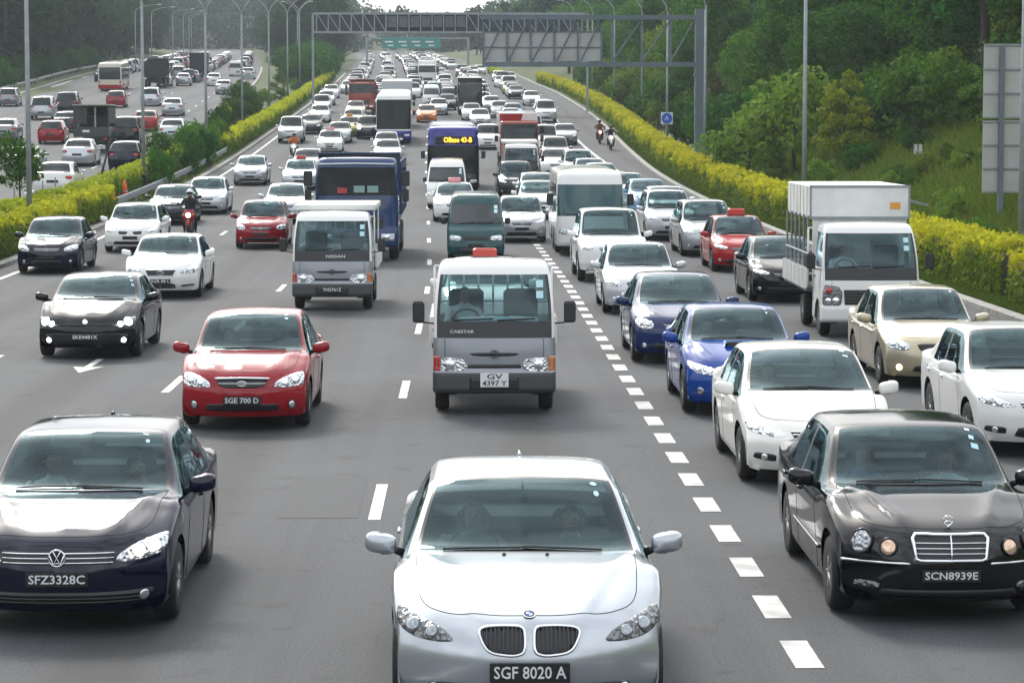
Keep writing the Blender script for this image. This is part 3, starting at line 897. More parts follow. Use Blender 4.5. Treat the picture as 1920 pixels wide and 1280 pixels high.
# --- round blue sign, white marker post
def blue_sign():
    x, y = 12.35, 160.5; g = gz(x, y); root = empty("road_sign", (x, y, g), label="round blue sign on a white square before the wood", category="sign"); zc = 4.52 - g
    MB().tube([(0, .05, -.1), (0, .05, zc + .3)], .04, 8).build("post", M_GALV, root)
    pl = MB().bev((0, 0, zc), (.74, .03, .74), .01).build("plate", principled("plate_white_green", (.62, .70, .68), .5), root)
    MB().lathe([(.33, .0), (.33, -.025)], 24, (0, -.012, zc)).build("disc", principled("sign_blue", (.02, .10, .55), .4), pl)
    MB().tube([(-.1, -.045, zc - .12), (0, -.045, zc + .14), (.1, -.045, zc - .12)], .03, 5).build("symbol", principled("sign_white", (.75, .78, .78), .5), pl)
blue_sign()
def marker():
    x, y = 18.6, 107; g = gz(x, y); root = empty("marker_post", (x, y, g), label="small white marker board on the grass bank below the wood", category="marker")
    for s_ in (-.1, .1): MB().box((s_, 0, .55), (.14, .03, .42)).build("white_plate", M_WHITE_LINE, root)
    MB().tube([(0, .03, -.1), (0, .03, .5)], .03, 6).build("post", M_GALV, root)
marker()

# --- guard rail on the median
def guard_rail():
    ys = np.arange(106, 168, 2.0); root = empty("guard_rail", (float(kerb_l(106)) - .5, 106, gz(float(kerb_l(106)) - .5, 106)), label="steel guard rail on the left kerb between the two hedges", category="guard rail")
    off = Vector(root.location); prof = [(-.02, .38), (.05, .44), (-.02, .52), (.05, .60), (-.02, .68)]
    V = []; F = []
    for y in ys:
        x = float(kerb_l(y)) - .5; g = float(zr(y)) + .1
        for a, b in prof: V.append((x + a - off.x, y - off.y, g + b - off.z))
    m = len(prof)
    for i in range(len(ys) - 1):
        for k in range(m - 1): F.append((i*m + k, i*m + k + 1, i*m + m + k + 1, i*m + m + k))
    ob("beam", mesh_np("beam", V, F, True, [M_GALV]), root)
    for y in ys[::2]:
        x = float(kerb_l(y)) - .62; g = float(zr(y)) + .1
        MB().box((x - off.x, y - off.y, g + .28 - off.z), (.10, .12, .72)).build("post", M_GALV, root)
guard_rail()
def rail_far():
    ys = np.arange(255, 420, 4.0); root = empty("guard_rail", (float(left_l(255)) - 1.5, 255, gz(float(left_l(255)) - 1.5, 255)), label="guard rail along the far left verge below the dark wood", category="guard rail")
    off = Vector(root.location); V = []; F = []
    for y in ys:
        x = float(left_l(y)) - 1.5; g = gz(x, y)
        for a, b in ((0, .45), (.06, .6), (0, .75)): V.append((x + a - off.x, y - off.y, g + b - off.z))
    for i in range(len(ys) - 1):
        for k in range(2): F.append((i*3 + k, i*3 + k + 1, i*3 + 4 + k, i*3 + 3 + k))
    ob("beam", mesh_np("beam", V, F, True, [M_GALV]), root)
    for y in ys:
        x = float(left_l(y)) - 1.56; MB().box((x - off.x, y - off.y, gz(x, y) + .3 - off.z), (.1, .1, .8)).build("post", M_GALV, root)
rail_far()

# --- cones and the leaning post
def cone(x, y, label, h=.75, s=1.0):
    root = empty("traffic_cone", (x, y, gz(x, y) + .02), label=label, category="cone", group="traffic cones on the median"); o_ = principled("cone_orange", (.75, .10, .025), .5); wht = principled("cone_white", (.75, .75, .73), .5)
    MB().bev((0, 0, .03), (.42*s, .42*s, .06), .015).build("base", o_, root)
    prof = [(.16, .06), (.115, .28), (.085, .45), (.035, h)]
    MB().lathe([(.16*s, .06), (.035, h)], 14, axis='Z').build("cone_body", o_, root, True)
    MB().lathe([(.120*s, .29), (.088*s, .46)], 14, axis='Z').build("white_band", wht, root, True)
cone(-15.25, 112, "orange cone right of the leaning black post on the median", .9, 1.3)
cone(-14.95, 114, "second orange cone just right of the first on the median", .8, 1.2)
cone(-15.75, 108, "orange and white cone left of the leaning black post", .85, .8)
lp = empty("leaning_post", (-15.75, 110.5, gz(-15.75, 110.5)), label="black post leaning to the right among the median hedges", category="post")
MB().tube([(0, 0, -.1), (.30, 0, 1.1), (.72, 0, 2.55)], [.06, .05, .04], 8).build("shaft", M_BLACK, lp)
MB().bev((.36, 0, 1.25), (.10, .06, .22), .01).build("collar", M_BLACK, lp)

# --- small fence posts along the median near the left edge
for k in range(9):
    y = 74 + k*3.4; x = float(left_r(y)) + .15
    o_ = MB().tube([(0, 0, -.05), (0, 0, 1.35)], .028, 6).build("fence_post", M_GALV, None)
    o_.location = (x, y, gz(x, y)); o_["label"] = "thin grey fence post beside the left carriageway"; o_["category"] = "fence post"; o_["group"] = "fence posts beside the left carriageway"

# --- signs before the dark wood on the left
def verge_sign(x, y, zc, w, h, col, label, round_=False):
    g = gz(x, y); root = empty("road_sign", (x, y, g), label=label, category="sign"); m = principled("sign_" + "%.2f_%.2f_%.2f" % col, col, .5)
    MB().bev((0, 0, zc - g), (w, .05, h), .01).build("panel", m, root)
    MB().box((0, -.03, zc - g + h*.12), (w*.7, .01, h*.14)).build("lettering", principled("sign_white", (.75, .78, .78), .5), root)
    for s_ in (-.35, .35): MB().tube([(s_*w, .06, -.1), (s_*w, .06, zc - g + h*.4)], .05, 6).build("post", M_GALV, root)
verge_sign(-59.0, 345, 11.8, 1.9, 1.6, (.02, .32, .20), "green sign before the dark wood behind the leftmost lamp column")
verge_sign(-60.8, 344, 11.0, 1.0, 1.1, (.48, .42, .44), "pale board left of the green sign before the dark wood")
verge_sign(-56.0, 349, 11.9, 1.1, 1.6, (.52, .30, .34), "pinkish board right of the leftmost lamp column before the dark wood")
verge_sign(-54.5, 350, 11.5, 1.0, 1.0, (.55, .24, .24), "small reddish board before the dark wood left of the bus")
verge_sign(-54.5, 405, 13.6, 2.0, 1.0, (.02, .30, .16), "green sign above the single-deck bus before the dark wood")
verge_sign(-50.5, 458, 15.4, 2.0, 1.2, (.50, .05, .07), "red sign before the dark wood between the lamp columns")

# ================================================================ vehicle building kit
PAINT = principled("paint_placeholder", (.5, .5, .5), .3)
PAINT2 = principled("paint_placeholder_lower", (.3, .3, .3), .3)
def paint(name, color, metal=0.0, rough=.38):
    key = "paint_" + name
    if key in MATS: return MATS[key]
    m = principled(key, color, rough + (.12 if metal < .3 else 0), metal, coat=1.0, spec=.5 if metal > .3 else .0)
    nt = m.node_tree; b = nt.nodes["Principled BSDF"]
    # road dust: slightly duller patches, so the lacquer is not perfectly even
    tc = nt.nodes.new("ShaderNodeTexCoord"); n = nt.nodes.new("ShaderNodeTexNoise")
    n.inputs["Scale"].default_value = 2.3; n.inputs["Detail"].default_value = 6
    nt.links.new(tc.outputs["Object"], n.inputs["Vector"])
    r = nt.nodes.new("ShaderNodeMapRange"); r.inputs[1].default_value = .35; r.inputs[2].default_value = .75
    r.inputs[3].default_value = .07; r.inputs[4].default_value = .15
    nt.links.new(n.outputs["Fac"], r.inputs[0]); nt.links.new(r.outputs[0], b.inputs["Coat Roughness"])
    return m
P_WHITE = paint("white", (.78, .78, .76))
P_PEARL = paint("pearl_white", (.80, .79, .74))
P_SILVER = paint("silver", (.42, .44, .46), .6, .35)
P_PALE = paint("pale_silver", (.54, .57, .60), .5, .35)
P_GREY = paint("grey", (.22, .23, .24), .5, .35)
P_BLACK = paint("black", (.0045, .0045, .006))
P_NAVY = paint("navy", (.0035, .0045, .020))
P_DKGREY = paint("dark_grey", (.016, .018, .021))
P_BLUE = paint("bright_blue", (.004, .048, .27))
P_DBLUE = paint("deep_blue", (.006, .020, .095))
P_RED = paint("red", (.27, .005, .012))
P_TAXIRED = paint("taxi_red", (.36, .012, .016))
P_GOLD = paint("champagne", (.50, .44, .30), .5)
P_TEAL = paint("teal", (.008, .060, .066))
P_LBLUE = paint("light_blue", (.16, .36, .55))
P_YELLOW = paint("taxi_yellow", (.42, .36, .02))
P_BROWN = paint("lorry_red_brown", (.28, .045, .025))
P_TRUCKBLUE = paint("lorry_blue", (.016, .044, .125))
P_SLATE = paint("slate_grey", (.25, .27, .30), .4)
P_PURPLE = paint("purple_blue", (.030, .032, .24))
P_DGREEN = paint("dark_green", (.03, .045, .035))
P_CREAM = paint("cream", (.62, .58, .48))
P_ORANGE = paint("orange", (.75, .22, .03))
P_PGREEN = paint("pale_green_grey", (.45, .52, .46))

M_TYRE = principled("tyre", (.014, .014, .015), .8)
M_RIM = principled("alloy", (.55, .56, .58), .28, .85)
M_CHROME = principled("chrome", (.80, .81, .83), .12, 1.0)
M_TRIM = principled("black_trim", (.015, .015, .017), .35)
M_GAP = principled("panel_gap", (.006, .006, .007), .8)
M_GREYPL = principled("grey_plastic", (.055, .058, .062), .55)
M_SEAT = principled("seat_cloth", (.035, .035, .038), .85)
M_DASH = principled("dashboard", (.020, .021, .023), .7)
M_PLATE = principled("plate_black", (.010, .010, .011), .4)
M_PLATEW = principled("plate_white", (.75, .76, .76), .4)
M_LETTER = principled("letter_silver", (.70, .72, .73), .35)
M_LETTERK = principled("letter_black", (.02, .02, .02), .5)
M_TAIL = principled("tail_lamp_red", (.45, .010, .012), .12, coat=1.0)
M_AMBER = principled("amber_lamp", (.55, .16, .02), .15, coat=1.0)
M_REDLAMP = principled("red_reflector", (.50, .03, .02), .15, coat=1.0)
M_STICK = principled("sticker_pale_blue", (.45, .68, .75), .5)
M_STICKW = principled("sticker_white", (.75, .77, .77), .5)
M_SKIN = principled("skin", (.32, .185, .125), .6)
M_HAIR = principled("hair", (.012, .010, .009), .6)
M_PAPER = principled("paper", (.65, .72, .74), .7)
M_TAXI_SIGN = principled("taxi_sign_red", (.55, .05, .04), .3, coat=.6)

def lamp_mat(name, c, k=.9):
    if name in MATS: return MATS[name]
    m = principled(name, c, .16, k, coat=1.0)
    nt = m.node_tree; b = nt.nodes["Principled BSDF"]
    tc = nt.nodes.new("ShaderNodeTexCoord"); v = nt.nodes.new("ShaderNodeTexVoronoi"); v.inputs["Scale"].default_value = 26
    nt.links.new(tc.outputs["Object"], v.inputs["Vector"])
    bp = nt.nodes.new("ShaderNodeBump"); bp.inputs["Strength"].default_value = .9; bp.inputs["Distance"].default_value = .03
    nt.links.new(v.outputs["Distance"], bp.inputs["Height"]); nt.links.new(bp.outputs[0], b.inputs["Normal"])
    return m
M_LAMP = lamp_mat("lamp_clear", (.72, .74, .77))
M_LAMPD = lamp_mat("lamp_smoked", (.16, .17, .18), .6)
M_LENS = principled("lamp_lens", (.82, .85, .88), .08, .85, coat=1.0)
M_LENSD = principled("lamp_lens_dark", (.30, .33, .36), .08, .8, coat=1.0)
M_LIT = principled("lamp_lit", (.9, .9, .9), .2, emit=(1.0, .93, .78), es=5.0)
M_LITW = principled("lamp_lit_white", (.9, .9, .9), .2, emit=(.86, 1.0, .97), es=6.0)
M_LITO = principled("lamp_lit_warm", (.9, .8, .6), .2, emit=(1.0, .80, .45), es=4.0)
M_LED = principled("led_amber", (.6, .3, .02), .4, emit=(1.0, .50, .03), es=2.4)

def glass_mat(name, tint, refl=1.0):
    m = bpy.data.materials.new(name); m.use_nodes = True; MATS[name] = m
    nt = m.node_tree; nt.nodes.clear(); N = nt.nodes.new; L = nt.links.new
    o = N("ShaderNodeOutputMaterial"); t = N("ShaderNodeBsdfTransparent"); t.inputs[0].default_value = (*tint, 1)
    g = N("ShaderNodeBsdfGlossy"); g.inputs["Roughness"].default_value = .02; g.inputs[0].default_value = (.70, .93, 1, 1)
    f = N("ShaderNodeFresnel"); f.inputs[0].default_value = 1.55
    mu = N("ShaderNodeMath"); mu.operation = 'MULTIPLY_ADD'; mu.inputs[1].default_value = refl; mu.inputs[2].default_value = .02; mu.use_clamp = True
    mx = N("ShaderNodeMixShader"); L(f.outputs[0], mu.inputs[0]); L(mu.outputs[0], mx.inputs[0]); L(t.outputs[0], mx.inputs[1]); L(g.outputs[0], mx.inputs[2]); L(mx.outputs[0], o.inputs[0])
    return m
M_GLASS = glass_mat("window_glass", (.46, .58, .59), .75)
M_GLASSD = principled("window_glass_dark", (.010, .018, .020), .03, spec=.45)

M_GLASSB = principled('coach_glass', (.006, .010, .012), .04, spec=.2)
# ---- template nodes -------------------------------------------------------
class Node:
    def __init__(s, name, me=None, kids=None, loc=(0, 0, 0), label=None):
        s.name, s.me, s.kids, s.loc, s.label = name, me, kids or [], loc, label
def spawn_node(nd, parent, p1, p2):
    o = bpy.data.objects.new(nd.name, nd.me); COL.objects.link(o); o.parent = parent; o.location = nd.loc
    if nd.label: o["label"] = nd.label
    if nd.me is not None:
        for i, m in enumerate(nd.me.materials):
            if m is PAINT or m is PAINT2:
                o.material_slots[i].link = 'OBJECT'; o.material_slots[i].material = p1 if m is PAINT else (p2 or p1)
    for k in nd.kids: spawn_node(k, o, p1, p2)
    return o
def spawn(tpl, name, x, y, yaw, p1, label, cat, group=None, p2=None, z=None, slope=True, rear=False):
    """y is where the end nearer the camera stands; rear=True turns the vehicle's back to the camera"""
    L_ = tpl["L"]; yc = y + L_/2
    zz = float(zr(yc)) if z is None else z
    root = empty(name, (x, yc, zz + .008), yaw + (math.pi if rear else 0), label=label, category=cat)
    if group: root["group"] = group
    dzdy = float(zr(yc + 1.5) - zr(yc - 1.5))/3
    root.rotation_euler = (math.atan(dzdy) * (-1 if rear else 1), 0, root.rotation_euler[2])
    for nd in tpl["nodes"]: spawn_node(nd, root, p1, p2)
    return root

# ---- lofted surfaces -----------------------------------------------------
def fine_params(ch, h, nmin=1, nmax=40):
    u = [0.0]; ids = []; c = np.concatenate([[0], np.cumsum(ch)])
    for i, d in enumerate(ch):
        n = int(np.clip(math.ceil(d/h), nmin, nmax))
        for k in range(n):
            u.append(c[i] + d*(k+1)/n); ids.append(i)
    return c, np.array(u), np.array(ids)
def loft(P, h, nmin=1):
    """P (ni, nj, 3) -> fine grid, with the control interval of every fine cell"""
    P = np.asarray(P, float)
    ci = np.maximum(np.linalg.norm(np.diff(P, axis=0), axis=2).mean(1), .012)
    cj = np.maximum(np.linalg.norm(np.diff(P, axis=1), axis=2).mean(0), .012)
    a, u, ii = fine_params(ci, h, nmin); b, v, jj = fine_params(cj, h, nmin)
    G = pchip(a, P, u)
    G = pchip(b, G.transpose(1, 0, 2), v).transpose(1, 0, 2)
    return G, ii, jj
def full_ring(G, jj):
    """mirror a half grid whose last column lies on the middle plane"""
    Lf = G[:, -2::-1].copy(); Lf[..., 0] *= -1
    return np.concatenate([G, Lf], 1), np.concatenate([jj, jj[::-1]]), np.concatenate([np.ones(len(jj)), -np.ones(len(jj))])
def cells_mesh(name, G, mask, mats, fm=None, extra=None, smooth=True):
    ni, nj, _ = G.shape
    i, j = np.nonzero(mask)
    a = i*nj + j
    F = np.stack([a, a+nj, a+nj+1, a+1], 1)
    used, inv = np.unique(F, return_inverse=True)
    V = G.reshape(-1, 3)[used]; F = inv.reshape(F.shape)
    # drop collapsed quads' duplicates safely through validate()
    me = mesh_np(name, V, F, smooth, mats, None if fm is None else fm[i, j])
    return me
def cut_arches(G, mask, axles, rad, xmin):
    """open round wheel arches in a grid by removing cells and pulling the rim onto the circle"""
    for (ay, az) in axles:
        C = (G[:-1, :-1] + G[1:, :-1] + G[:-1, 1:] + G[1:, 1:]) / 4
        d = np.hypot(C[..., 1] - ay, C[..., 2] - az)
        rem = (d < rad) & (np.abs(C[..., 0]) > xmin) & mask
        keep = mask & ~rem
        tv = np.zeros(G.shape[:2], bool); kv = np.zeros(G.shape[:2], bool)
        for m_, t_ in ((rem, tv), (keep, kv)):
            t_[:-1, :-1] |= m_; t_[1:, :-1] |= m_; t_[:-1, 1:] |= m_; t_[1:, 1:] |= m_
        bd = tv & kv
        dy = G[..., 1] - ay; dz = G[..., 2] - az; r = np.maximum(np.hypot(dy, dz), 1e-4)
        low = G[..., 2] < .24
        sc = np.where(bd & ~low, rad / r, 1.0)
        G[..., 1] = ay + dy*sc; G[..., 2] = az + dz*sc
        mask = keep
    return mask

class Surf:
    """ray target for laying lamps, grilles, lines on a finished body"""
    def __init__(s, G, mask=None):
        ni, nj, _ = G.shape
        i, j = np.meshgrid(np.arange(ni-1), np.arange(nj-1), indexing='ij')
        if mask is not None: i, j = i[mask], j[mask]
        a = (i*nj + j).ravel()
        F = np.stack([a, a+nj, a+nj+1, a+1], 1)
        s.bvh = BVHTree.FromPolygons([Vector(p) for p in G.reshape(-1, 3)], F.tolist())
    def hit(s, a, b, axis):
        if axis == 'front': o, d = Vector((a, -6, b)), Vector((0, 1, 0))
        elif axis == 'rear': o, d = Vector((a, 20, b)), Vector((0, -1, 0))
        elif axis == 'right': o, d = Vector((6, a, b)), Vector((-1, 0, 0))
        elif axis == 'left': o, d = Vector((-6, a, b)), Vector((1, 0, 0))
        else: o, d = Vector((a, b, 8)), Vector((0, 0, -1))
        p, n, _, _ = s.bvh.ray_cast(o, d)
        if p is None:
            p, n, _, _ = s.bvh.find_nearest(o + d*6)
            n = -d if n is None else n
        if n.dot(d) > 0: n = -n
        return p, n
def resample(poly, h, closed=True):
    out = []; m = len(poly)
    for i in range(m if closed else m-1):
        a, b = poly[i], poly[(i+1) % m]; n = max(1, int(math.ceil(math.dist(a, b)/h)))
        for k in range(n): out.append((a[0] + (b[0]-a[0])*k/n, a[1] + (b[1]-a[1])*k/n))
    if not closed: out.append(poly[-1])
    return out
def rounded(poly, r=.25, n=3):
    """Chaikin corner rounding"""
    for _ in range(n):
        q = []
        for i in range(len(poly)):
            a, b = poly[i], poly[(i+1) % len(poly)]
            q += [(a[0]*(1-r) + b[0]*r, a[1]*(1-r) + b[1]*r), (a[0]*r + b[0]*(1-r), a[1]*r + b[1]*(1-r))]
        poly = q
    return poly
def inside(p, poly):
    c = False; j = len(poly)-1
    for i in range(len(poly)):
        a, b = poly[i], poly[j]
        if (a[1] > p[1]) != (b[1] > p[1]) and p[0] < (b[0]-a[0])*(p[1]-a[1])/(b[1]-a[1]) + a[0]: c = not c
        j = i
    return c
def mirror(poly): return [(-x, z) for x, z in poly][::-1]
def patch(S, poly, axis, off=.004, h=.035, mat=None, name="patch", skirt=.02, smooth=True):
    out = resample(poly, h)
    xs = [p[0] for p in out]; zs = [p[1] for p in out]
    pts = [Vector(p) for p in out]; nb = len(pts)
    gx = np.arange(min(xs) + h/2, max(xs), h); gz = np.arange(min(zs) + h/2, max(zs), h)
    for a in gx:
        for b in gz:
            if inside((a, b), poly): pts.append(Vector((a, b)))
    vs, es, fs, *_ = delaunay_2d_cdt(pts, [(i, (i+1) % nb) for i in range(nb)], [list(range(nb))], 2, 1e-5)
    V = []; B = []
    for v in vs:
        p, n = S.hit(v.x, v.y, axis); V.append(p + n*off); B.append(p - n*skirt)
    F = [tuple(f) for f in fs]
    cnt = {}
    for f in F:
        for i in range(len(f)):
            e = (f[i], f[(i+1) % len(f)]); cnt[e] = 1
    bd = [e for e in cnt if (e[1], e[0]) not in cnt]
    m = len(V); V2 = V + B
    F2 = F + [(b, a, a+m, b+m) for a, b in bd]
    return mesh_np(name, [tuple(p) for p in V2], F2, smooth, [mat])
def line_on(S, pl, axis, r, mat, name, off=.0, h=.05, n=6, closed=False):
    P = []
    for a, b in resample(pl, h, closed):
        p, nn = S.hit(a, b, axis); P.append(p + nn*off)
    return MB().tube(P, r, n, closed=closed).mesh(name, mat, True)
def gap_lines(S, lines, name="panel_gap", r=.005):
    out = []
    for pl, axis in lines:
        P = []
        for a, b in resample(pl, .06, False):
            p, nn = S.hit(a, b, axis); P.append(p - nn*(r*.35))
        out.append(Node(name, MB().tube(P, r, 5).mesh(name, M_GAP, True)))
    return out
def scan(poly, v, horizontal=True):
    """interval where a horizontal (or vertical) line lies inside a polygon"""
    r = []
    for i in range(len(poly)):
        a, b = poly[i], poly[(i+1) % len(poly)]
        if not horizontal: a, b = (a[1], a[0]), (b[1], b[0])
        if (a[1] > v) != (b[1] > v): r.append(a[0] + (b[0]-a[0])*(v-a[1])/(b[1]-a[1]))
    return (min(r), max(r)) if len(r) >= 2 else None
def disc(S, x, z, r, mat, name, off=.006, axis='front', dome=.3, n=18):
    p, nn = S.hit(x, z, axis); p = p + nn*off
    prof = [(r, -.012), (r, 0)] + [(r*math.cos(t), r*dome*math.sin(t)) for t in (.35, .7, 1.05, 1.4)]
    mb = MB(); mb.lathe(prof, n, axis='Z')
    q = nn.to_track_quat('Z', 'Y').to_matrix()
    mb.v = [tuple(q @ Vector(v) + p) for v in mb.v]
    return mb.mesh(name, mat, True)
def ring_on(S, x, z, r, t, mat, name, off=.01, n=20, rx=None, axis='front'):
    P = []
    p0, nn = S.hit(x, z, axis)
    q = nn.to_track_quat('Z', 'Y').to_matrix()
    for k in range(n):
        a = 2*math.pi*k/n
        P.append(q @ Vector(((rx or r)*math.cos(a), r*math.sin(a), off)) + p0)
    return MB().tube(P, t, 6, closed=True).mesh(name, mat, True)
def text_mesh(name, txt, size, mat, width=None, depth=.004):
    c = bpy.data.curves.new(name, 'FONT'); c.body = txt; c.size = size; c.align_x = 'CENTER'; c.align_y = 'CENTER'; c.extrude = depth/2; c.offset = size*.012
    c.resolution_u = 2
    o = bpy.data.objects.new(name, c); COL.objects.link(o)
    bpy.context.view_layer.update()
    me = bpy.data.meshes.new_from_object(o.evaluated_get(bpy.context.evaluated_depsgraph_get()))
    bpy.data.objects.remove(o); bpy.data.curves.remove(c)
    n = len(me.vertices); co = np.empty(n*3, np.float32); me.vertices.foreach_get("co", co); co = co.reshape(-1, 3)
    if width:
        co[:, 0] *= width / max(co[:, 0].max() - co[:, 0].min(), 1e-4)
    # stand upright, facing -Y
    co = np.stack([co[:, 0], -co[:, 2], co[:, 1]], 1)
    me.vertices.foreach_set("co", co.astype(np.float32).ravel()); me.materials.clear(); me.materials.append(mat); me.update()
    me.name = name
    return me
def plate_node(S, z, txt, w=.50, h=.115, white=False, two=None, tilt=0.0):
    p, nn = S.hit(0, z, 'front')
    y = min(S.hit(dx, z + dz, 'front')[0].y for dx in (-w*.4, 0, w*.4) for dz in (-h*.4, 0, h*.4)) - .012
    mb = MB().bev((0, 0, 0), (w, .012, h), .004)
    kids = []
    lm = M_LETTERK if white else M_LETTER
    if txt:
        if two:
            for t_, zz in ((txt, h*.24), (two, -h*.24)):
                kids.append(Node("lettering", text_mesh("lettering", t_, h*.52, lm, w*(.55 if zz > 0 else .86)), loc=(0, -.008, zz)))
        else:
            kids.append(Node("lettering", text_mesh("lettering", txt, h*.86, lm, w*.90), loc=(0, -.008, 0)))
    return Node("number_plate", mb.mesh("number_plate", M_PLATEW if white else M_PLATE), kids, (0, y, z))

# ---- wheels ----------------------------------------------------------------
def wheel_meshes(r, w, spokes=5, mat_rim=None, n=28):
    t = MB().lathe([(r*.62, -w*.46), (r*.90, -w*.5), (r*.985, -w*.36), (r, 0), (r*.985, w*.36), (r*.90, w*.5), (r*.62, w*.46)], n, axis='X').mesh("tyre", M_TYRE, True)
    mb = MB()
    rr = r*.655
    mb.lathe([(rr, -w*.30), (rr, w*.44), (rr*.93, w*.46), (rr*.90, w*.30), (rr*.88, -w*.05), (rr*.2, -w*.05)], n, axis='X')
    for k in range(spokes):
        a = 2*math.pi*k/spokes
        c, s_ = math.cos(a), math.sin(a)
        mb.tube([(w*.34, 0, 0), (w*.36, c*rr*.5, s_*rr*.5), (w*.32, c*rr*.93, s_*rr*.93)], [rr*.17, rr*.13, rr*.12], 6)
    mb.lathe([(rr*.24, w*.2), (rr*.24, w*.36), (rr*.12, w*.40)], 12, axis='X')
    rim = mb.mesh("rim", mat_rim or M_RIM, True)
    dk = MB().lathe([(rr*.9, w*.02), (rr*.9, w*.06)], 16, axis='X').mesh("brake_disc", M_BLACK)
    # mirrored set for the other side
    def flip(me):
        m2 = me.copy(); co = np.empty(len(m2.vertices)*3, np.float32); m2.vertices.foreach_get("co", co); co[0::3] *= -1
        m2.vertices.foreach_set("co", co); m2.flip_normals(); return m2
    return (t, rim, dk), (flip(t), flip(rim), flip(dk))
_WH = {}
def wheel_nodes(axles, xw, r, w, spokes=5, lod=0, mat_rim=None):
    key = (r, w, spokes, lod, mat_rim.name if mat_rim else "")
    if key not in _WH: _WH[key] = wheel_meshes(r, w, spokes, mat_rim, 28 if lod == 0 else (18 if lod == 1 else 10))
    out = []
    for (ay, az) in axles:
        for sgn in (1, -1):
            t, rim, dk = _WH[key][0 if sgn > 0 else 1]
            loc = (sgn*(xw - w/2), ay, r)
            if lod == 0: out.append(Node("wheel", None, [Node("tyre", t), Node("rim", rim), Node("brake_disc", dk)], loc))
            else: out.append(Node("wheel", None, [Node("tyre", t), Node("rim", rim)], loc))
    return out
def wheel_wells(axles, w, R_, depth=.30):
    out = []
    for (ay, az) in axles:
        for s_ in (1, -1):
            P = []; m = 15
            for k in range(m):
                a = math.pi*(k/(m-1))*1.12 - .19
                for x in (w - .035, w - depth):
                    P.append((s_*x, ay + math.cos(a)*(R_ + .004), az + math.sin(a)*(R_ + .004)))
            F = [(2*k, 2*k+1, 2*k+3, 2*k+2) for k in range(m-1)]
            F.append(tuple(2*k+1 for k in range(m)))
            out.append(Node("wheel_arch", MB().add(P, F).mesh("wheel_arch", M_DARK)))
    return out

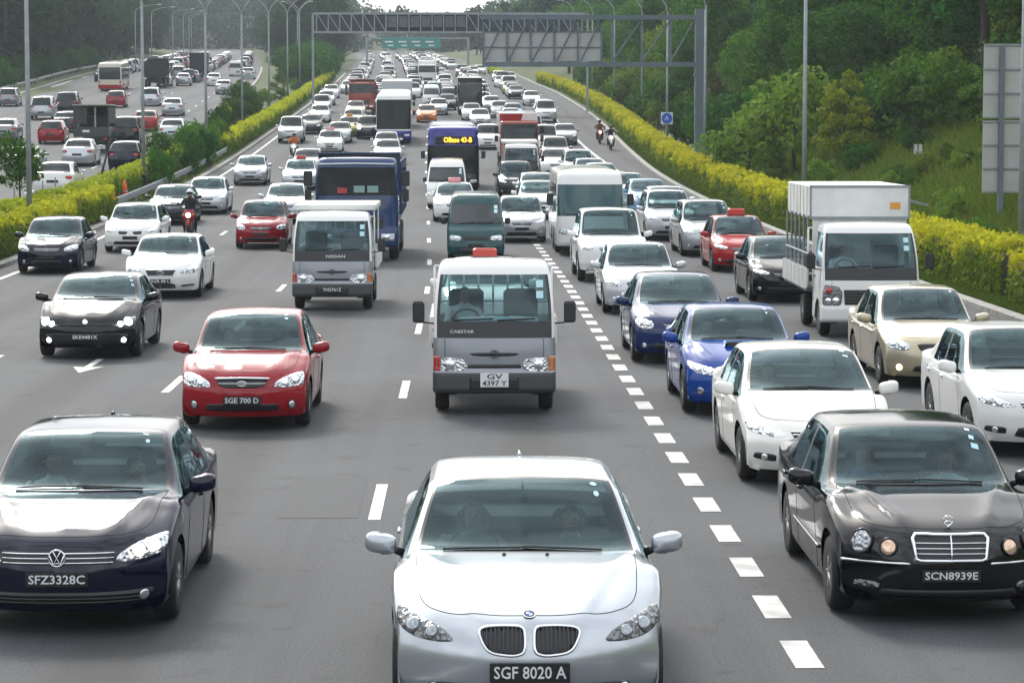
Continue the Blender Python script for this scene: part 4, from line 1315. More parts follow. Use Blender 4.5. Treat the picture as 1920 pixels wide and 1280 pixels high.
# ================================================================ cars
DEF = dict(L=4.5, W=1.75, H=1.46, yc=1.18, yh=2.02, yb=2.62, yr=3.42, yd=4.02, zb=.93, zc=.99, zn=.70, zd=1.02, zt=.74,
           ax=(.88, 3.50), wr=.315, arch=.375, hoodc=.012, nose=.0, bow=.40, spokes=5, kind='saloon', roofw=1.0, bot=.20)
def car_cage(S):
    w, H, L = S['W']/2, S['H'], S['L']
    zn, zc, zb, zd, rw, bt = S['zn'], S['zc'], S['zb'], S['zd'], S['roofw'], S['bot']
    rows = []
    def st(y, xf, z, bow=0.0, p=2.6):
        rows.append([(x*w, y + bow*abs(x)**p, zz) for x, zz in zip(xf, z)])
    fx = [.78, .89, .925, .935, .93, .865, .74, .58, .30, 0]
    b = S['bow']
    st(.10, [.74, .83, .86, .87, .87, .82, .70, .55, .28, 0], [bt-.01, bt, bt, bt, bt, bt, bt, bt, bt, bt], b)
    st(.015, fx, [bt-.01, bt+.01, bt+.06, bt+.10, bt+.12, bt+.135, bt+.14, bt+.14, bt+.14, bt+.14], b)
    st(0, fx, [bt-.01, bt+.02, .33, .42, .475, .495, .505, .505, .505, .505], b)
    st(.035 + S['nose'], fx, [bt-.01, bt+.02, .36, zn-.185, zn-.115, zn-.085, zn-.075, zn-.07, zn-.07, zn-.07], b)
    st(.085 + S['nose']*1.6, fx, [bt-.01, bt+.02, .39, zn-.14, zn-.045, zn-.012, zn, zn+.004, zn+.010, zn+.014], b*.97)
    st(.20 + S['nose']*1.6, [.79, .915, .952, .962, .955, .895, .785, .63, .32, 0], [bt-.01, bt+.01, .41, zn-.10, zn+.012, zn+.046, zn+.058, zn+.066+S['hoodc'], zn+.074, zn+.078], b*.9)
    za = zn + (zc - zn)*.66
    st(.62, [.80, .935, .975, .985, .978, .925, .825, .67, .34, 0], [bt-.01, bt, .42, .60, za-.05, za-.012, za-.002, za+.004+S['hoodc'], za+.012, za+.016], b*.5)
    zm = zn + (zc - zn)*.90
    st(.95, [.80, .945, .985, .995, .985, .935, .85, .70, .36, 0], [bt-.01, bt, .42, .62, zm-.055, zm-.008, zm+.004, zm+.008+S['hoodc'], zm+.014, zm+.018], b*.22)
    st(S['yc'], [.80, .95, .985, 1, .985, .945, .895, .825, .45, 0], [bt-.01, bt, .42, .63, zb-.075, zb-.008, zb+.012, zc, zc+.008, zc+.012], .20, 2)
    st(S['yh'], [.80, .95, .985, 1, .985, .945, .765*rw, .70*rw, .40*rw, 0], [bt-.01, bt, .42, .63, zb-.07, zb, H-.105, H-.055, H-.022, H-.012], .09, 2)
    st(S['yh'] + .12, [.80, .95, .985, 1, .985, .945, .76*rw, .685*rw, .40*rw, 0], [bt-.01, bt, .42, .63, zb-.07, zb, H-.088, H-.036, H-.008, H+.002], .05, 2)
    st(S['yb'], [.80, .95, .985, 1, .985, .945, .757*rw, .68*rw, .40*rw, 0], [bt-.01, bt, .42, .63, zb-.066, zb+.006, H-.078, H-.024, H, H+.010])
    st(S['yb'] + .09, [.80, .95, .985, 1, .985, .945, .757*rw, .68*rw, .40*rw, 0], [bt-.01, bt, .42, .63, zb-.066, zb+.008, H-.078, H-.024, H, H+.010])
    st(S['yr'] - .06, [.80, .95, .985, 1, .985, .945, .755*rw, .68*rw, .40*rw, 0], [bt-.01, bt, .42, .63, zb-.055, zb+.022, H-.115, H-.060, H-.035, H-.028], -.05, 2)
    st(S['yr'], [.80, .95, .985, 1, .985, .945, .755*rw, .68*rw, .40*rw, 0], [bt-.01, bt, .42, .63, zb-.052, zb+.025, H-.130, H-.078, H-.052, H-.045], -.06, 2)
    st(S['yd'], [.80, .95, .985, .995, .98, .935, .875, .80, .45, 0], [bt-.01, bt, .43, .64, zb-.045, zb+.03, zd-.012, zd, zd+.012, zd+.018], -.14, 2)
    st(L - .13, [.80, .94, .965, .975, .96, .90, .82, .70, .38, 0], [bt-.01, bt+.01, .43, .64, zd-.07, zd-.03, zd-.016, zd-.004, zd+.004, zd+.008], -.24, 2.6)
    st(L - .06, [.80, .92, .945, .95, .935, .87, .77, .62, .32, 0], [bt-.01, bt+.02, .41, .60, S['zt']-.02, S['zt']+.01, S['zt']+.015, S['zt']+.02, S['zt']+.02, S['zt']+.02], -.28)
    st(L, [.80, .92, .945, .95, .935, .87, .77, .62, .32, 0], [bt-.01, bt+.02, .36, .45, .50, .53, .54, .54, .54, .54], -.30)
    st(L - .10, [.76, .86, .88, .89, .885, .83, .72, .56, .28, 0], [bt]*10, -.30)
    return np.array(rows)
I_COWL, I_HEAD, I_B, I_BR, I_ROOFR, I_DECK = 8, 9, 11, 12, 14, 15

def car_template(spec, lod=0, face=None):
    S = dict(DEF); S.update(spec)
    h = S.get('h') or (.050, .10, .22)[lod]
    G, ii, jj = loft(car_cage(S), h, 2 if lod == 0 else 1)
    if lod == 0:
        # pressed feature lines: two ridges up the bonnet, one along the flank, one across the bumper
        hw_ = S['W']/2; X_, Y_, Z_ = G[..., 0], G[..., 1], G[..., 2]
        t_ = np.clip((Y_ - .12)/(S['yc'] - .12), 0, 1); xr = hw_*(S.get('rx0', .42) + (S.get('rx1', .80) - S.get('rx0', .42))*t_)
        dx = X_ - xr; fade = np.clip((Y_ - .14)/.25, 0, 1)*np.clip((S['yc'] + .02 - Y_)/.12, 0, 1)*(Z_ > S['zn'] - .03)
        G[..., 2] += S.get('ridge', .016)*fade*np.where(dx > 0, np.exp(-(dx/.035)**2), np.exp(-(dx/.11)**2))
        zl = S['zb'] - .13; sd_ = np.clip((Y_ - .75)/.3, 0, 1)*np.clip((S['L'] - .35 - Y_)/.3, 0, 1)*(X_ > hw_*.9)
        dz_ = Z_ - zl
        G[..., 0] += .012*sd_*np.where(dz_ > 0, np.exp(-(dz_/.025)**2), np.exp(-(dz_/.09)**2))
    G, jf, side = full_ring(G, jj)
    I, J = np.meshgrid(ii, jf, indexing='ij'); SD = np.repeat(side[None], len(ii), 0)
    w, L = S['W']/2, S['L']
    ws = (I >= I_COWL) & (I < I_HEAD) & (J >= 7)
    rw_ = (I >= I_ROOFR) & (I < I_DECK) & (J >= 7)
    if S['kind'] == 'hatch': rw_ = (I >= I_ROOFR) & (I < I_DECK) & (J >= 7)
    sw = (J == 5) & (I >= I_COWL) & (I < I_ROOFR - (0 if S['kind'] != 'saloon' else 0))
    sf = sw & (I < I_B); sr = sw & (I >= I_BR); pil = sw & (I == I_B)
    if S.get('van_sides'): sr &= False
    seal = np.zeros_like(ws)
    if lod == 0:
        def erode(m):
            e = m.copy()
            e[1:] &= m[:-1]; e[:-1] &= m[1:]; e[:, 1:] &= m[:, :-1]; e[:, :-1] &= m[:, 1:]
            return e
        wsi = erode(ws); seal |= ws & ~wsi; ws = wsi
        rwi = erode(rw_); seal |= rw_ & ~rwi; rw_ = rwi
    glass = ws | rw_ | sf | sr
    body = ~(glass | seal | pil)
    Gw = G.copy()
    axles = [(S['ax'][0], S['wr']), (S['ax'][1], S['wr'])]
    surf = Surf(G)
    mask = body
    if lod < 2: mask = cut_arches(Gw, body, axles, S['arch'], w*.6)
    nodes = [Node("body", cells_mesh("body", Gw, mask, [PAINT]))]
    gl = M_GLASS if lod == 0 else M_GLASSD
    nodes.append(Node("windscreen", cells_mesh("windscreen", G, ws, [gl])))
    nodes.append(Node("rear_window", cells_mesh("rear_window", G, rw_, [gl])))
    for nm, m_ in (("side_window", sf), ("side_window", sr)):
        for s_ in (1, -1):
            q = m_ & (SD == s_)
            if q.any(): nodes.append(Node(nm, cells_mesh(nm, G, q, [gl])))
    if (seal | pil).any(): nodes.append(Node("window_frame", cells_mesh("window_frame", G, seal | pil, [M_TRIM])))
    # floor, so that no light leaks through
    row = Gw[:, 0]; V = []; F = []
    for k, p in enumerate(row): V += [(p[0], p[1], p[2] + .004), (-p[0], p[1], p[2] + .004)]
    F = [(2*k, 2*k+1, 2*k+3, 2*k+2) for k in range(len(row)-1)]
    nodes.append(Node("floor_pan", mesh_np("floor_pan", V, F, False, [M_DARK])))
    if lod < 2:
        nodes += wheel_wells(axles, w, S['arch'])
    nodes += wheel_nodes(axles, w - .02, S['wr'], .20, S['spokes'], lod)
    # wing mirrors
    for s_ in (1, -1):
        zb = S['zb']; ym = S['yc'] + .42
        mb = MB()
        if lod == 0:
            P = []; n1, n2 = 12, 16
            sp = lambda c, e: math.copysign(abs(c)**e, c)
            for i1 in range(n1 + 1):
                t1 = -math.pi/2 + math.pi*i1/n1
                for i2 in range(n2):
                    t2 = 2*math.pi*i2/n2
                    P.append((.118*sp(math.cos(t1), .55)*sp(math.cos(t2), .6) , .075*sp(math.cos(t1), .7)*sp(math.sin(t2), .8), .074*sp(math.sin(t1), .6) + .012*s_*sp(math.cos(t2), 1)))
            mb.add(P, [(i1*n2 + i2, i1*n2 + (i2+1) % n2, (i1+1)*n2 + (i2+1) % n2, (i1+1)*n2 + i2) for i1 in range(n1) for i2 in range(n2)])
        else: mb.bev((0, 0, 0), (.2, .11, .13), .03)
        mb.v = [(v[0] + s_*(w + .095), v[1] + ym, v[2] + zb + .075) for v in mb.v]
        arm = MB().tube([(s_*(w*.93), ym + .02, zb + .0), (s_*(w + .06), ym + .01, zb + .05)], [.035, .025], 6)
        nodes.append(Node("wing_mirror", mb.mesh("wing_mirror", PAINT, True), [Node("mirror_arm", arm.mesh("mirror_arm", M_TRIM, True))]))
    if lod == 0:
        nodes += car_interior(S)
        # wipers, handles, aerial, panel gaps
        for x0, x1 in ((-.62, -.02), (-.02, .58)):
            pl = [(x0*w, S['yc'] + .085 + .04*abs(x0)), (x1*w, S['yc'] + .075)]
            nodes.append(Node("wiper", line_on(surf, pl, 'top', .009, M_BLACK, "wiper", .012, n=5)))
        for s_, ax_ in ((1, 'right'), (-1, 'left')):
            for yy in (S['yb'] - .12, S['yr'] + .02):
                nodes.append(Node("door_handle", line_on(surf, [(yy - .09, S['zb'] - .13), (yy + .09, S['zb'] - .125)], ax_, .014, PAINT, "door_handle", .012)))
        hw = w*.80
        n0 = S['nose']*1.6
        half = [(hw*1.03, S['yc'] + .06), (hw*1.0, .75), (hw*.97, .52 + n0*.5), (hw*.86, .34 + n0), (hw*.66, .23 + n0), (hw*.35, .175 + n0), (0, .155 + n0)]
        pl_ = half + [(-x_, y_) for x_, y_ in half[-2::-1]]
        for _ in range(3):
            q_ = [pl_[0]]
            for p0, p1 in zip(pl_[:-1], pl_[1:]): q_ += [(p0[0]*.75 + p1[0]*.25, p0[1]*.75 + p1[1]*.25), (p0[0]*.25 + p1[0]*.75, p0[1]*.25 + p1[1]*.75)]
            pl_ = q_ + [pl_[-1]]
        lines = [(pl_, 'top')]
        for ax_ in ('right', 'left'):
            lines += [([(S['yb'] + .05, S['zb'] - .02), (S['yb'] + .05, .26)], ax_), ([(S['yc'] + .30, S['zb'] - .05), (S['yc'] + .16, .55), (S['yc'] + .16, .26)], ax_),
                      ([(S['yr'] + .18, S['zb'] - .02), (S['yr'] + .16, .74)], ax_), ([(S['yc'] + .16, .26), (S['ax'][1] - .42, .26)], ax_)]
        nodes += (gap_lines(surf, lines, r=.0045))
        nodes += sticker_nodes(surf, S, w)
        if S.get('aerial'):
            p, nn = surf.hit(0, S['yr'] - .12, 'top')
            nodes.append(Node("roof_aerial", MB().tube([p, p + Vector((0, .10, .026))], [.020, .006], 6).mesh("roof_aerial", PAINT)))
    if face is None: face = face_generic
    nodes += face(surf, S, w, lod)
    # rear lamps and plate
    zt = S['zt']
    for s_ in (1, -1):
        pl = [(.60*w, zt + .05), (.62*w, zt + .15), (.90*w, zt + .16), (.93*w, zt + .04), (.80*w, zt - .02)]
        if s_ < 0: pl = mirror(pl)
        nodes.append(Node("tail_light", patch(surf, rounded(pl, .2, 1), 'rear', .004, .08 if lod else .04, M_TAIL, "tail_light")))
    nodes.append(Node("rear_plate", MB().bev((0, L + .006, .62 if S['kind'] != 'saloon' else .66), (.5, .012, .11), .003).mesh("rear_plate", M_PLATE)))
    shift(nodes, -L/2)
    return dict(L=L, nodes=nodes, S=S)
def shift(nodes, dy):
    for n_ in nodes: n_.loc = (n_.loc[0], n_.loc[1] + dy, n_.loc[2])
def sticker_nodes(surf, S, w):
    """small licence discs and labels inside the passenger side of the windscreen"""
    out = []; rr = random.Random(int(S['L']*1000 + S['zn']*777 + S['W']*313 + S.get('style', 5)*55))
    x = rr.uniform(.52, .62); f = rr.uniform(.10, .2)
    for k in range(rr.choice((1, 2, 2, 3))):
        y0 = S['yh'] + (S['yc'] - S['yh'])*f + .07
        a_, b_ = rr.uniform(.018, .034), rr.uniform(.016, .03); P = []
        rd = rr.random() < .5; n_ = 10 if rd else 4
        for q in range(n_):
            t = 2*math.pi*q/n_ + (0 if rd else math.pi/4); e = 1.0 if rd else 1.35
            p, nn = surf.hit(x*w*.98 + a_*e*math.cos(t), y0 + b_*e*math.sin(t), 'top'); P.append(p + nn*.004)
        out.append(Node("windscreen_sticker", MB().add(P, [tuple(range(n_))]).mesh("windscreen_sticker", rr.choice((M_STICK, M_STICK, M_STICKW)))))
        x += rr.uniform(.01, .045); f += rr.uniform(.10, .15)
    return out
def car_interior(S):
    w = S['W']/2; out = []
    zb = S['zb']
    mb = MB()
    # dashboard shelf under the windscreen with a rounded front roll
    P = []
    prof = [(S['yc'] + .10, zb - .03), (S['yc'] + .45, zb - .02), (S['yc'] + .62, zb - .06), (S['yc'] + .66, zb - .20), (S['yc'] + .55, .45), (S['yc'] + .10, .45)]
    for x in (-w*.86, w*.86):
        P += [(x, a, b) for a, b in prof]
    m = len(prof)
    mb.add(P, [tuple(range(m-1, -1, -1)), tuple(range(m, 2*m))] + [(k, (k+1) % m, m + (k+1) % m, m + k) for k in range(m)])
    mb.bev((-.37, S['yc'] + .58, zb), (.36, .22, .08), .03)
    out.append(Node("dashboard", mb.mesh("dashboard", M_DASH)))
    R_ = .185; c = Vector((-.37, S['yc'] + .78, zb - .04)); P = []
    for k in range(18):
        a = 2*math.pi*k/18
        P.append(c + Vector((R_*math.cos(a), R_*math.sin(a)*.42, R_*math.sin(a)*.9)))
    mb = MB().tube(P, .016, 6, closed=True)
    mb.tube([P[0], c, P[9]], .014, 5); mb.tube([c, P[13]], .014, 5)
    out.append(Node("steering_wheel", mb.mesh("steering_wheel", M_DASH, True)))
    for x in (-.37, .37):
        yb = S['yh'] + .36
        mb = MB().bev((x, yb, .64), (.48, .16, .60), .05); mb.bev((x, yb - .25, .40), (.48, .50, .16), .05)
        mb.bev((x, yb + .06, 1.06), (.26, .10, .18), .04); mb.tube([(x - .06, yb + .06, .9), (x - .06, yb + .06, 1.0)], .012, 5); mb.tube([(x + .06, yb + .06, .9), (x + .06, yb + .06, 1.0)], .012, 5)
        out.append(Node("seat", mb.mesh("seat", M_SEAT)))
    ybk = min(S['yr'] - .1, S['yh'] + 1.25)
    mb = MB().bev((0, ybk, .66), (w*1.5, .18, .62), .05); mb.bev((0, ybk - .28, .42), (w*1.5, .5, .18), .05)
    mb.box((0, (ybk + S['yd'])/2 + .05, S['zd'] - .10), (w*1.45, S['yd'] - ybk, .03))
    out.append(Node("rear_seat", mb.mesh("rear_seat", M_SEAT)))
    mb = MB().bev((0, S['yh'] + .02, S['H'] - .16), (.22, .03, .07), .012); mb.tube([(0, S['yh'] + .02, S['H'] - .13), (0, S['yh'] + .04, S['H'] - .05)], .012, 5)
    out.append(Node("rear_view_mirror", mb.mesh("rear_view_mirror", M_BLACK)))
    return out

# ---- front faces ------------------------------------------------------------
def lamp(surf, poly, lod, mat=None, lenses=(), off=.004, lens_mat=None, name="headlight"):
    """pair of headlights from one outline given for the +x side"""
    out = []
    for s_ in (1, -1):
        pl = poly if s_ > 0 else mirror(poly)
        kids = []
        if lod < 2:
            for (x, z, r) in lenses:
                kids.append(Node("lens", disc(surf, s_*x, z, r, lens_mat or M_LENS, "lens", off + .004, n=16 if lod == 0 else 10)))
        out.append(Node(name, patch(surf, pl, 'front', off, (.03, .07, .2)[lod], mat or M_LAMP, name), kids))
    return out
def dark(surf, poly, lod, name="air_intake", mat=None, off=.003):
    return Node(name, patch(surf, poly, 'front', off, (.05, .1, .25)[lod], mat or M_TRIM, name))
def frame(surf, poly, t, mat, name="grille_frame", off=.006, h=.05):
    return Node(name, line_on(surf, poly, 'front', t, mat, name, off, h, closed=True))
def hbars(surf, poly, zs, t, mat, name="bar", off=.008):
    out = []
    for z in zs:
        r = scan(poly, z)
        if r: out.append(Node(name, line_on(surf, [(r[0], z), (r[1], z)], 'front', t, mat, name, off, .08, 5)))
    return out
def vbars(surf, poly, xs, t, mat, name="bar", off=.008):
    out = []
    for x in xs:
        r = scan(poly, x, False)
        if r: out.append(Node(name, line_on(surf, [(x, r[0]), (x, r[1])], 'front', t, mat, name, off, .05, 5)))
    return out
def oval_badge(surf, z, rx=.055, rz=.038, mat=None):
    mb = MB(); p, nn = surf.hit(0, z, 'front')
    q = [(rx*math.cos(a), -.018, rz*math.sin(a)) for a in np.linspace(0, 2*math.pi, 18, endpoint=False)]
    mb.tube([(p.x + a, p.y + b, p.z + c) for a, b, c in q], .006, 6, closed=True)
    mb.tube([(p.x + a*.45, p.y + b, p.z + c*.8) for a, b, c in q], .005, 5, closed=True)
    return Node("emblem", mb.mesh("emblem", mat or M_CHROME, True))
def face_generic(surf, S, w, lod, style=0):
    zn = S['zn']; out = []
    sty = S.get('style', 0)
    hl = [[(.56*w, zn - .075), (.58*w, zn - .005), (.80*w, zn + .035), (.915*w, zn + .04), (.925*w, zn - .05), (.80*w, zn - .10)],
          [(.50*w, zn - .07), (.53*w, zn - .01), (.74*w, zn + .02), (.92*w, zn + .055), (.91*w, zn - .02), (.72*w, zn - .09)],
          [(.60*w, zn - .12), (.58*w, zn - .02), (.72*w, zn + .03), (.92*w, zn + .05), (.93*w, zn - .08), (.78*w, zn - .14)]][sty % 3]
    out += lamp(surf, rounded(hl, .22, 1 if lod else 2), lod, M_LAMP, ((.70*w, zn - .035, .05), (.82*w, zn - .02, .045)))
    g = [(-.42*w, zn - .03), (.42*w, zn - .03), (.34*w, zn - .13), (-.34*w, zn - .13)][::-1]
    gr = dark(surf, g, lod, "grille")
    if lod == 0: gr.kids = hbars(surf, g, (zn - .06, zn - .095), .006, M_CHROME) + [oval_badge(surf, zn - .075)]
    elif lod == 1: gr.kids = hbars(surf, g, (zn - .08,), .008, M_CHROME)
    out.append(gr)
    lo = [(-.55*w, .36), (.55*w, .36), (.62*w, .26), (-.62*w, .26)][::-1]
    out.append(dark(surf, lo, lod))
    if lod < 2:
        out.append(plate_node(surf, .47, S.get('plate') if lod == 0 else None, .46, .10))
    if lod == 0:
        for s_ in (1, -1): out.append(Node("fog_lamp", disc(surf, s_*.76*w, .33, .045, M_LENS, "fog_lamp")))
    return out

def face_bmw(surf, S, w, lod):
    zn = S['zn']; out = []
    hl = [(.52*w, zn - .105), (.60*w, zn - .03), (.80*w, zn + .035), (.925*w, zn + .075), (.945*w, zn + .02), (.92*w, zn - .06), (.82*w, zn - .105), (.66*w, zn - .118)]
    out += lamp(surf, rounded(hl, .2, 2), lod, M_LAMPD, ((.69*w, zn - .060, .048), (.825*w, zn - .035, .058)), .004, M_LENSD)
    for s_ in (1, -1):
        kd = [(.03, zn - .165), (.03, zn - .025), (.06, zn - .002), (.20, zn + .000), (.315, zn - .010), (.345, zn - .04), (.30, zn - .14), (.24, zn - .175), (.10, zn - .185)]
        kd = rounded(kd, .22, 2)
        if s_ < 0: kd = mirror(kd)
        g = dark(surf, kd, lod, "grille")
        g.kids = [frame(surf, kd, .011, M_CHROME, "grille_frame", .008, .03)] + vbars(surf, kd, [s_*(.06 + .0285*k) for k in range(10)], .0055, M_GREYPL, "bar", .010)
        out.append(g)
    out.append(plate_node(surf, .43, "SGF 8020 A", .54, .135))
    lo = rounded([(-.72*w, .33), (-.60*w, .345), (.60*w, .345), (.72*w, .33), (.70*w, .235), (-.70*w, .235)][::-1], .15, 1)
    out.append(dark(surf, lo, lod))
    for s_ in (1, -1): out.append(Node("fog_lamp", disc(surf, s_*.66*w, .29, .05, M_LENS, "fog_lamp", .012)))
    # roundel on the bonnet's leading edge
    p, nn = surf.hit(0, .20, 'top'); q = nn.to_track_quat('Z', 'Y').to_matrix()
    p = p + nn*.004; mb = MB(); R_ = .043
    def sec(a0, a1, r0, r1, z, m=6):
        P = []
        for k in range(m+1):
            a = a0 + (a1-a0)*k/m
            P += [p + q @ Vector((r0*math.cos(a), r0*math.sin(a), z)), p + q @ Vector((r1*math.cos(a), r1*math.sin(a), z))]
        return P, [(2*k, 2*k+1, 2*k+3, 2*k+2) for k in range(m)]
    kids = []
    for nm, mat_, secs in (("emblem_ring", M_CHROME, [(0, 6.283, R_*.86, R_*1.06, .004)]), ("emblem_band", M_PLATE, [(0, 6.283, R_*.55, R_*.86, .005)]),
                           ("emblem_blue", principled("emblem_blue", (.03, .16, .55), .3), [(0, 1.571, 0, R_*.55, .005), (3.1416, 4.712, 0, R_*.55, .005)]),
                           ("emblem_white", M_STICKW, [(1.571, 3.1416, 0, R_*.55, .005), (4.712, 6.283, 0, R_*.55, .005)])):
        mb = MB()
        for a0, a1, r0, r1, z in secs: mb.add(*sec(a0, a1, r0, r1, z, 18 if a1 - a0 > 3 else 6))
        kids.append(Node(nm, mb.mesh(nm, mat_)))
    out.append(Node("emblem", None, kids))
    for s_ in (1, -1):   # washer jets
        p, nn = surf.hit(s_*.155, S['yc'] - .07, 'top')
        out.append(Node("washer_jet", MB().bev((p.x, p.y, p.z + .006), (.028, .035, .018), .004).mesh("washer_jet", M_BLACK)))
    return out
def face_vw(surf, S, w, lod):
    zn = S['zn']; out = []
    hl = [(.50*w, zn - .13), (.54*w, zn - .07), (.66*w, zn - .005), (.80*w, zn + .035), (.935*w, zn + .055), (.925*w, zn - .05), (.86*w, zn - .10), (.68*w, zn - .135)]
    out += lamp(surf, rounded(hl, .15, 2), lod, M_LAMP, ((.70*w, zn - .055, .052), (.83*w, zn - .025, .05)), .004, M_LITO if S.get('lit') else M_LENS)
    g = [(-.50*w, zn - .04), (.50*w, zn - .04), (.48*w, zn - .145), (-.48*w, zn - .145)][::-1]
    gr = dark(surf, g, lod, "grille"); gr.kids = hbars(surf, g, (zn - .062, zn - .098, zn - .134), .0065, M_CHROME, "bar", .010)
    out.append(gr)
    # round emblem: ring with the two letters
    p, nn = surf.hit(0, zn - .09, 'front'); y = p.y - .024; r = .066; mb = MB()
    mb.tube([(r*math.cos(a), y, zn - .09 + r*math.sin(a)) for a in np.linspace(0, 2*math.pi, 24, endpoint=False)], .008, 6, closed=True)
    def pl(pts): mb.tube([(a*r, y - .002, zn - .09 + b*r) for a, b in pts], .0075, 5)
    pl([(-.42, .80), (0, -.02), (.42, .80)])
    pl([(-.86, .38), (-.46, -.78), (0, .02), (.46, -.78), (.86, .38)])
    bk = MB().lathe([(r, -.004), (r, .004)], 24); bk.v = [(v[0], v[1] + y + .010, v[2] + zn - .09) for v in bk.v]
    out.append(Node("emblem", mb.mesh("emblem", M_CHROME, True), [Node("emblem_disc", bk.mesh("emblem_disc", M_TRIM))]))
    out.append(plate_node(surf, zn - .262, S.get('plate'), .50, .115))
    lo = rounded([(-.84*w, .375), (-.60*w, .365), (.60*w, .365), (.84*w, .375), (.72*w, .255), (-.72*w, .255)][::-1], .12, 1)
    a = dark(surf, lo, lod); a.kids = hbars(surf, lo, (.285, .315, .345), .006, M_GREYPL)
    out.append(a)
    for s_ in (1, -1): out.append(Node("fog_lamp", disc(surf, s_*.74*w, .325, .045, M_LENS, "fog_lamp", .012)))
    return out
def face_merc(surf, S, w, lod):
    zn = S['zn']; out = []
    for x, z, r, m_ in ((.765*w, zn - .055, .098, M_LENSD), (.545*w, zn - .085, .070, S.get('amb') or M_LENS)):
        for s_ in (1, -1):
            k = [Node("lamp_ring", ring_on(surf, s_*x, z, r*1.02, .010, PAINT, "lamp_ring", .012, 22, r*.98))]
            out.append(Node("headlight", disc(surf, s_*x, z, r, lamp_mat("lamp_round", (.42, .44, .47), .7) if m_ is M_LENSD else m_, "headlight", .008, 'front', .22, 22), k))
    g = [(-.305, zn - .015), (-.28, zn + .012), (.28, zn + .012), (.305, zn - .015), (.285, zn - .17), (.25, zn - .185), (-.25, zn - .185), (-.285, zn - .17)][::-1]
    gr = dark(surf, g, lod, "grille", None, .016)
    gr.kids = [frame(surf, g, .016, M_CHROME, "grille_frame", .020, .05)] + hbars(surf, g, (zn - .05, zn - .09, zn - .13), .006, M_CHROME, "bar", .022) + vbars(surf, g, (0,), .008, M_CHROME, "bar", .026)
    out.append(gr)
    p, nn = surf.hit(0, .17, 'top'); z0 = p.z; c = Vector((0, p.y, z0 + .060)); mb = MB(); r = .040
    mb.tube([c + Vector((r*math.cos(a), 0, r*math.sin(a))) for a in np.linspace(0, 2*math.pi, 20, endpoint=False)], .0045, 5, closed=True)
    for k in range(3):
        a = math.pi/2 + k*2*math.pi/3; mb.tube([c, c + Vector((r*math.cos(a), 0, r*math.sin(a)))], [.007, .003], 5)
    mb.tube([(0, p.y, z0), (0, p.y, z0 + .022)], [.012, .006], 6)
    out.append(Node("bonnet_star", mb.mesh("bonnet_star", M_CHROME, True)))
    out.append(plate_node(surf, .43, S.get('plate'), .48, .10))
    lo = [(-.60*w, .305), (.60*w, .305), (.64*w, .235), (-.64*w, .235)][::-1]
    out.append(dark(surf, lo, lod))
    for s_ in (1, -1):
        out.append(Node("bumper_trim", line_on(surf, [(s_*.36*w, .525), (s_*.70*w, .525), (s_*.93*w, .52)], 'front', .012, M_CHROME, "bumper_trim", .004, .05)))
        out.append(Node("fog_lamp", patch(surf, rounded([(.62*w, .30), (.62*w, .36), (.82*w, .37), (.84*w, .30)] if s_ > 0 else mirror([(.62*w, .30), (.62*w, .36), (.82*w, .37), (.84*w, .30)]), .2, 1), 'front', .004, .04, M_LAMPD, "fog_lamp")))
        for ax_ in (('right',) if s_ > 0 else ('left',)):
            out.append(Node("side_trim", line_on(surf, [(1.32, .46), (3.05, .47)], ax_, .014, M_TRIM, "side_trim", .004, .1), [Node("chrome_strip", line_on(surf, [(1.32, .475), (3.05, .485)], ax_, .006, M_CHROME, "chrome_strip", .014, .1))]))
    return out
def face_kia(surf, S, w, lod):
    zn = S['zn']; out = []
    hl = [(.48*w, zn - .135), (.50*w, zn - .07), (.62*w, zn - .01), (.80*w, zn + .035), (.91*w, zn + .04), (.93*w, zn - .06), (.90*w, zn - .125), (.70*w, zn - .145)]
    out += lamp(surf, rounded(hl, .18, 2), lod, M_LAMP, ((.64*w, zn - .075, .055), (.79*w, zn - .045, .06)))
    g = rounded([(-.40*w, zn - .03), (.40*w, zn - .03), (.34*w, zn - .125), (.2*w, zn - .145), (-.2*w, zn - .145), (-.34*w, zn - .125)][::-1], .15, 1)
    gr = dark(surf, g, lod, "grille")
    gr.kids = [Node("grille_top", line_on(surf, [(-.41*w, zn - .028), (0, zn - .018), (.41*w, zn - .028)], 'front', .018, M_CHROME, "grille_top", .008, .05))] + hbars(surf, g, (zn - .088,), .007, M_CHROME) + [oval_badge(surf, zn - .086, .062, .034)]
    out.append(gr)
    out.append(plate_node(surf, .425, S.get('plate'), .50, .115))
    out.append(dark(surf, rounded([(-.55*w, .38), (.55*w, .38), (.56*w, .28), (-.56*w, .28)][::-1], .15, 1), lod))
    for s_ in (1, -1): out.append(Node("fog_lamp", disc(surf, s_*.74*w, .36, .05, M_LENS, "fog_lamp"), [Node("lamp_ring", ring_on(surf, s_*.74*w, .36, .056, .008, M_TRIM, "lamp_ring", .008))]))
    return out
